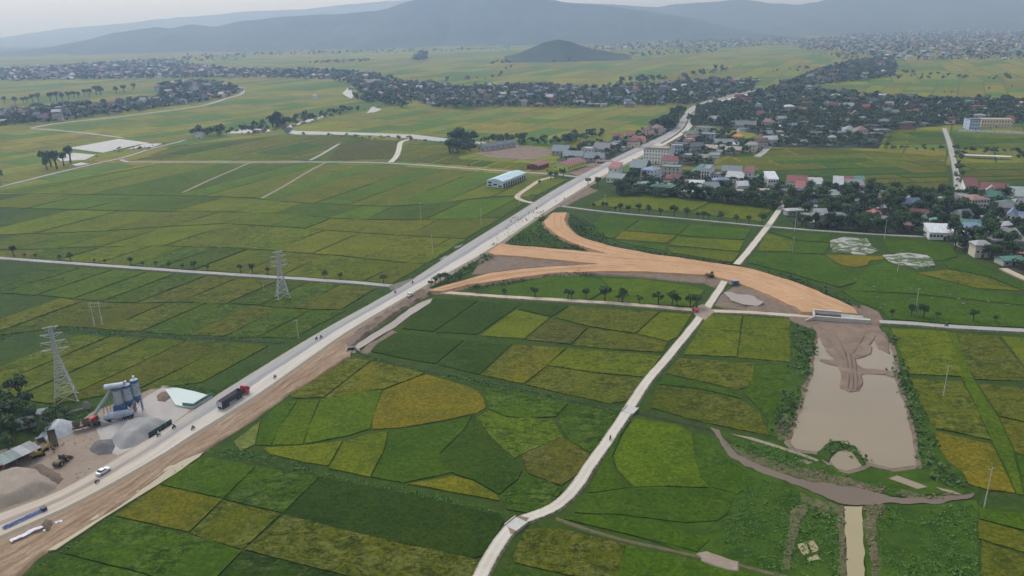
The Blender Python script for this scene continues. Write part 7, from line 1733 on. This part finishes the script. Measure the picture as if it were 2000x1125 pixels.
stones('debris', 'scattered clods, offcuts and stones over the batching plant yard', [[(20, 925), (80, 880), (140, 850), (200, 850), (170, 885), (130, 915), (100, 905), (70, 905)], [(200, 850), (240, 812), (300, 770), (340, 790), (330, 815), (260, 812)], [(110, 940), (200, 905), (190, 912), (110, 958)], [(296, 786), (345, 790), (350, 800), (300, 800)]], 1.6, .1, .4, 'rock')
# muddy flooded patches and little puddles in the green field
for poly in ([(1622, 470), (1650, 462), (1690, 466), (1715, 490), (1690, 497), (1625, 492)], [(1728, 499), (1770, 494), (1812, 500), (1830, 520), (1790, 524), (1740, 512)]):
    tag(sheet('mud_patch', GL(poly, .3), MAT['mud_grey'], z=.5, sp=3, amp=.12, wob=1.5, slope=.4), kind='structure')
for i, (x, y) in enumerate([(1713, 580), (1729, 594), (1707, 560), (1671, 545), (1781, 584), (1796, 597), (1808, 598), (1820, 582), (1855, 575), (1873, 583), (1881, 592), (1931, 589), (1968, 595), (1870, 605), (1778, 563), (1720, 601)]):
    w = random.uniform(3, 4.5)
    tag(sheet('puddle', GL([(x - w, y), (x, y - 1), (x + w, y + .2), (x + 1, y + 1.2)], .6), MAT['sky_water'], z=.62, sp=1, wob=.3, zb=.4), kind='structure')
for poly in ([(1558, 1064), (1572, 1058), (1582, 1082), (1570, 1084)], [(1574, 1058), (1588, 1055), (1600, 1076), (1588, 1080)], [(1576, 1090), (1600, 1084), (1604, 1092), (1580, 1096)]):
    tag(sheet('clay_scrape', GL(poly, .3), MAT['ditch_water'], z=.26, sp=1, wob=.7), kind='structure')
# cleared yards and bare ground
for nm, poly, mt in (('cleared_yard', [(930, 300), (975, 282), (1050, 288), (1075, 292), (1070, 306), (1030, 312), (960, 308)], 'grey_dirt'), ('bare_ground', [(1000, 375), (1035, 350), (1075, 344), (1090, 350), (1050, 366), (1030, 380), (1040, 392), (1015, 388)], 'brown_dirt'), ('bare_ground', [(1090, 400), (1130, 372), (1150, 366), (1165, 372), (1130, 390), (1100, 405)], 'mud_spoil'), ('village_street', [(1100, 330), (1160, 318), (1190, 322), (1180, 342), (1130, 345)], 'grey_dirt')):
    tag(sheet(nm, GL(poly, .3), MAT[mt], z=.33, sp=5, wob=2, slope=.5), kind='structure')
for zn in ('near', 'front', 'roadside', 'bend', 'back'):
    tag(sheet('village_ground', GL(ZONES[zn][0], .2), MAT['village_ground'], z=.2, sp=12, wob=2), kind='structure')

# labels that more than one thing came to share: count them off from the left
seen = {}
for o in SC.objects:
    if o.parent is None and o.get('category') in ('tree', 'house'): seen.setdefault(o['label'], []).append(o)
for lab, lst in seen.items():
    if 1 < len(lst) <= len(ORD) and len(lab.split()) <= 13:
        lst.sort(key=lambda o: o.location.x / max(o.location.y, 1))
        for i, o in enumerate(lst): o['label'] = '%s, %s from left' % (lab, ORD[i])
# ---------------------------------------------------------------- haze: the humid air of the plain
hz = MB().box(-13900, 13900, -2900, 15900, -1.5, 900).build('haze', None)
tag(hz, 'thin bluish haze in the air over the whole plain', 'haze', kind='stuff')
hm = bpy.data.materials.new('haze'); hm.use_nodes = True
hm.node_tree.nodes.clear()
ho = hm.node_tree.nodes.new('ShaderNodeOutputMaterial'); hv = hm.node_tree.nodes.new('ShaderNodeVolumePrincipled')
hv.inputs['Color'].default_value = (.47, .66, 1.0, 1)
hv.inputs['Density'].default_value = 1.65e-4
hv.inputs['Anisotropy'].default_value = 0.35
hv.inputs['Absorption Color'].default_value = (1, 1, 1, 1)
hm.node_tree.links.new(hv.outputs[0], ho.inputs['Volume'])
hz.data.materials.append(hm)
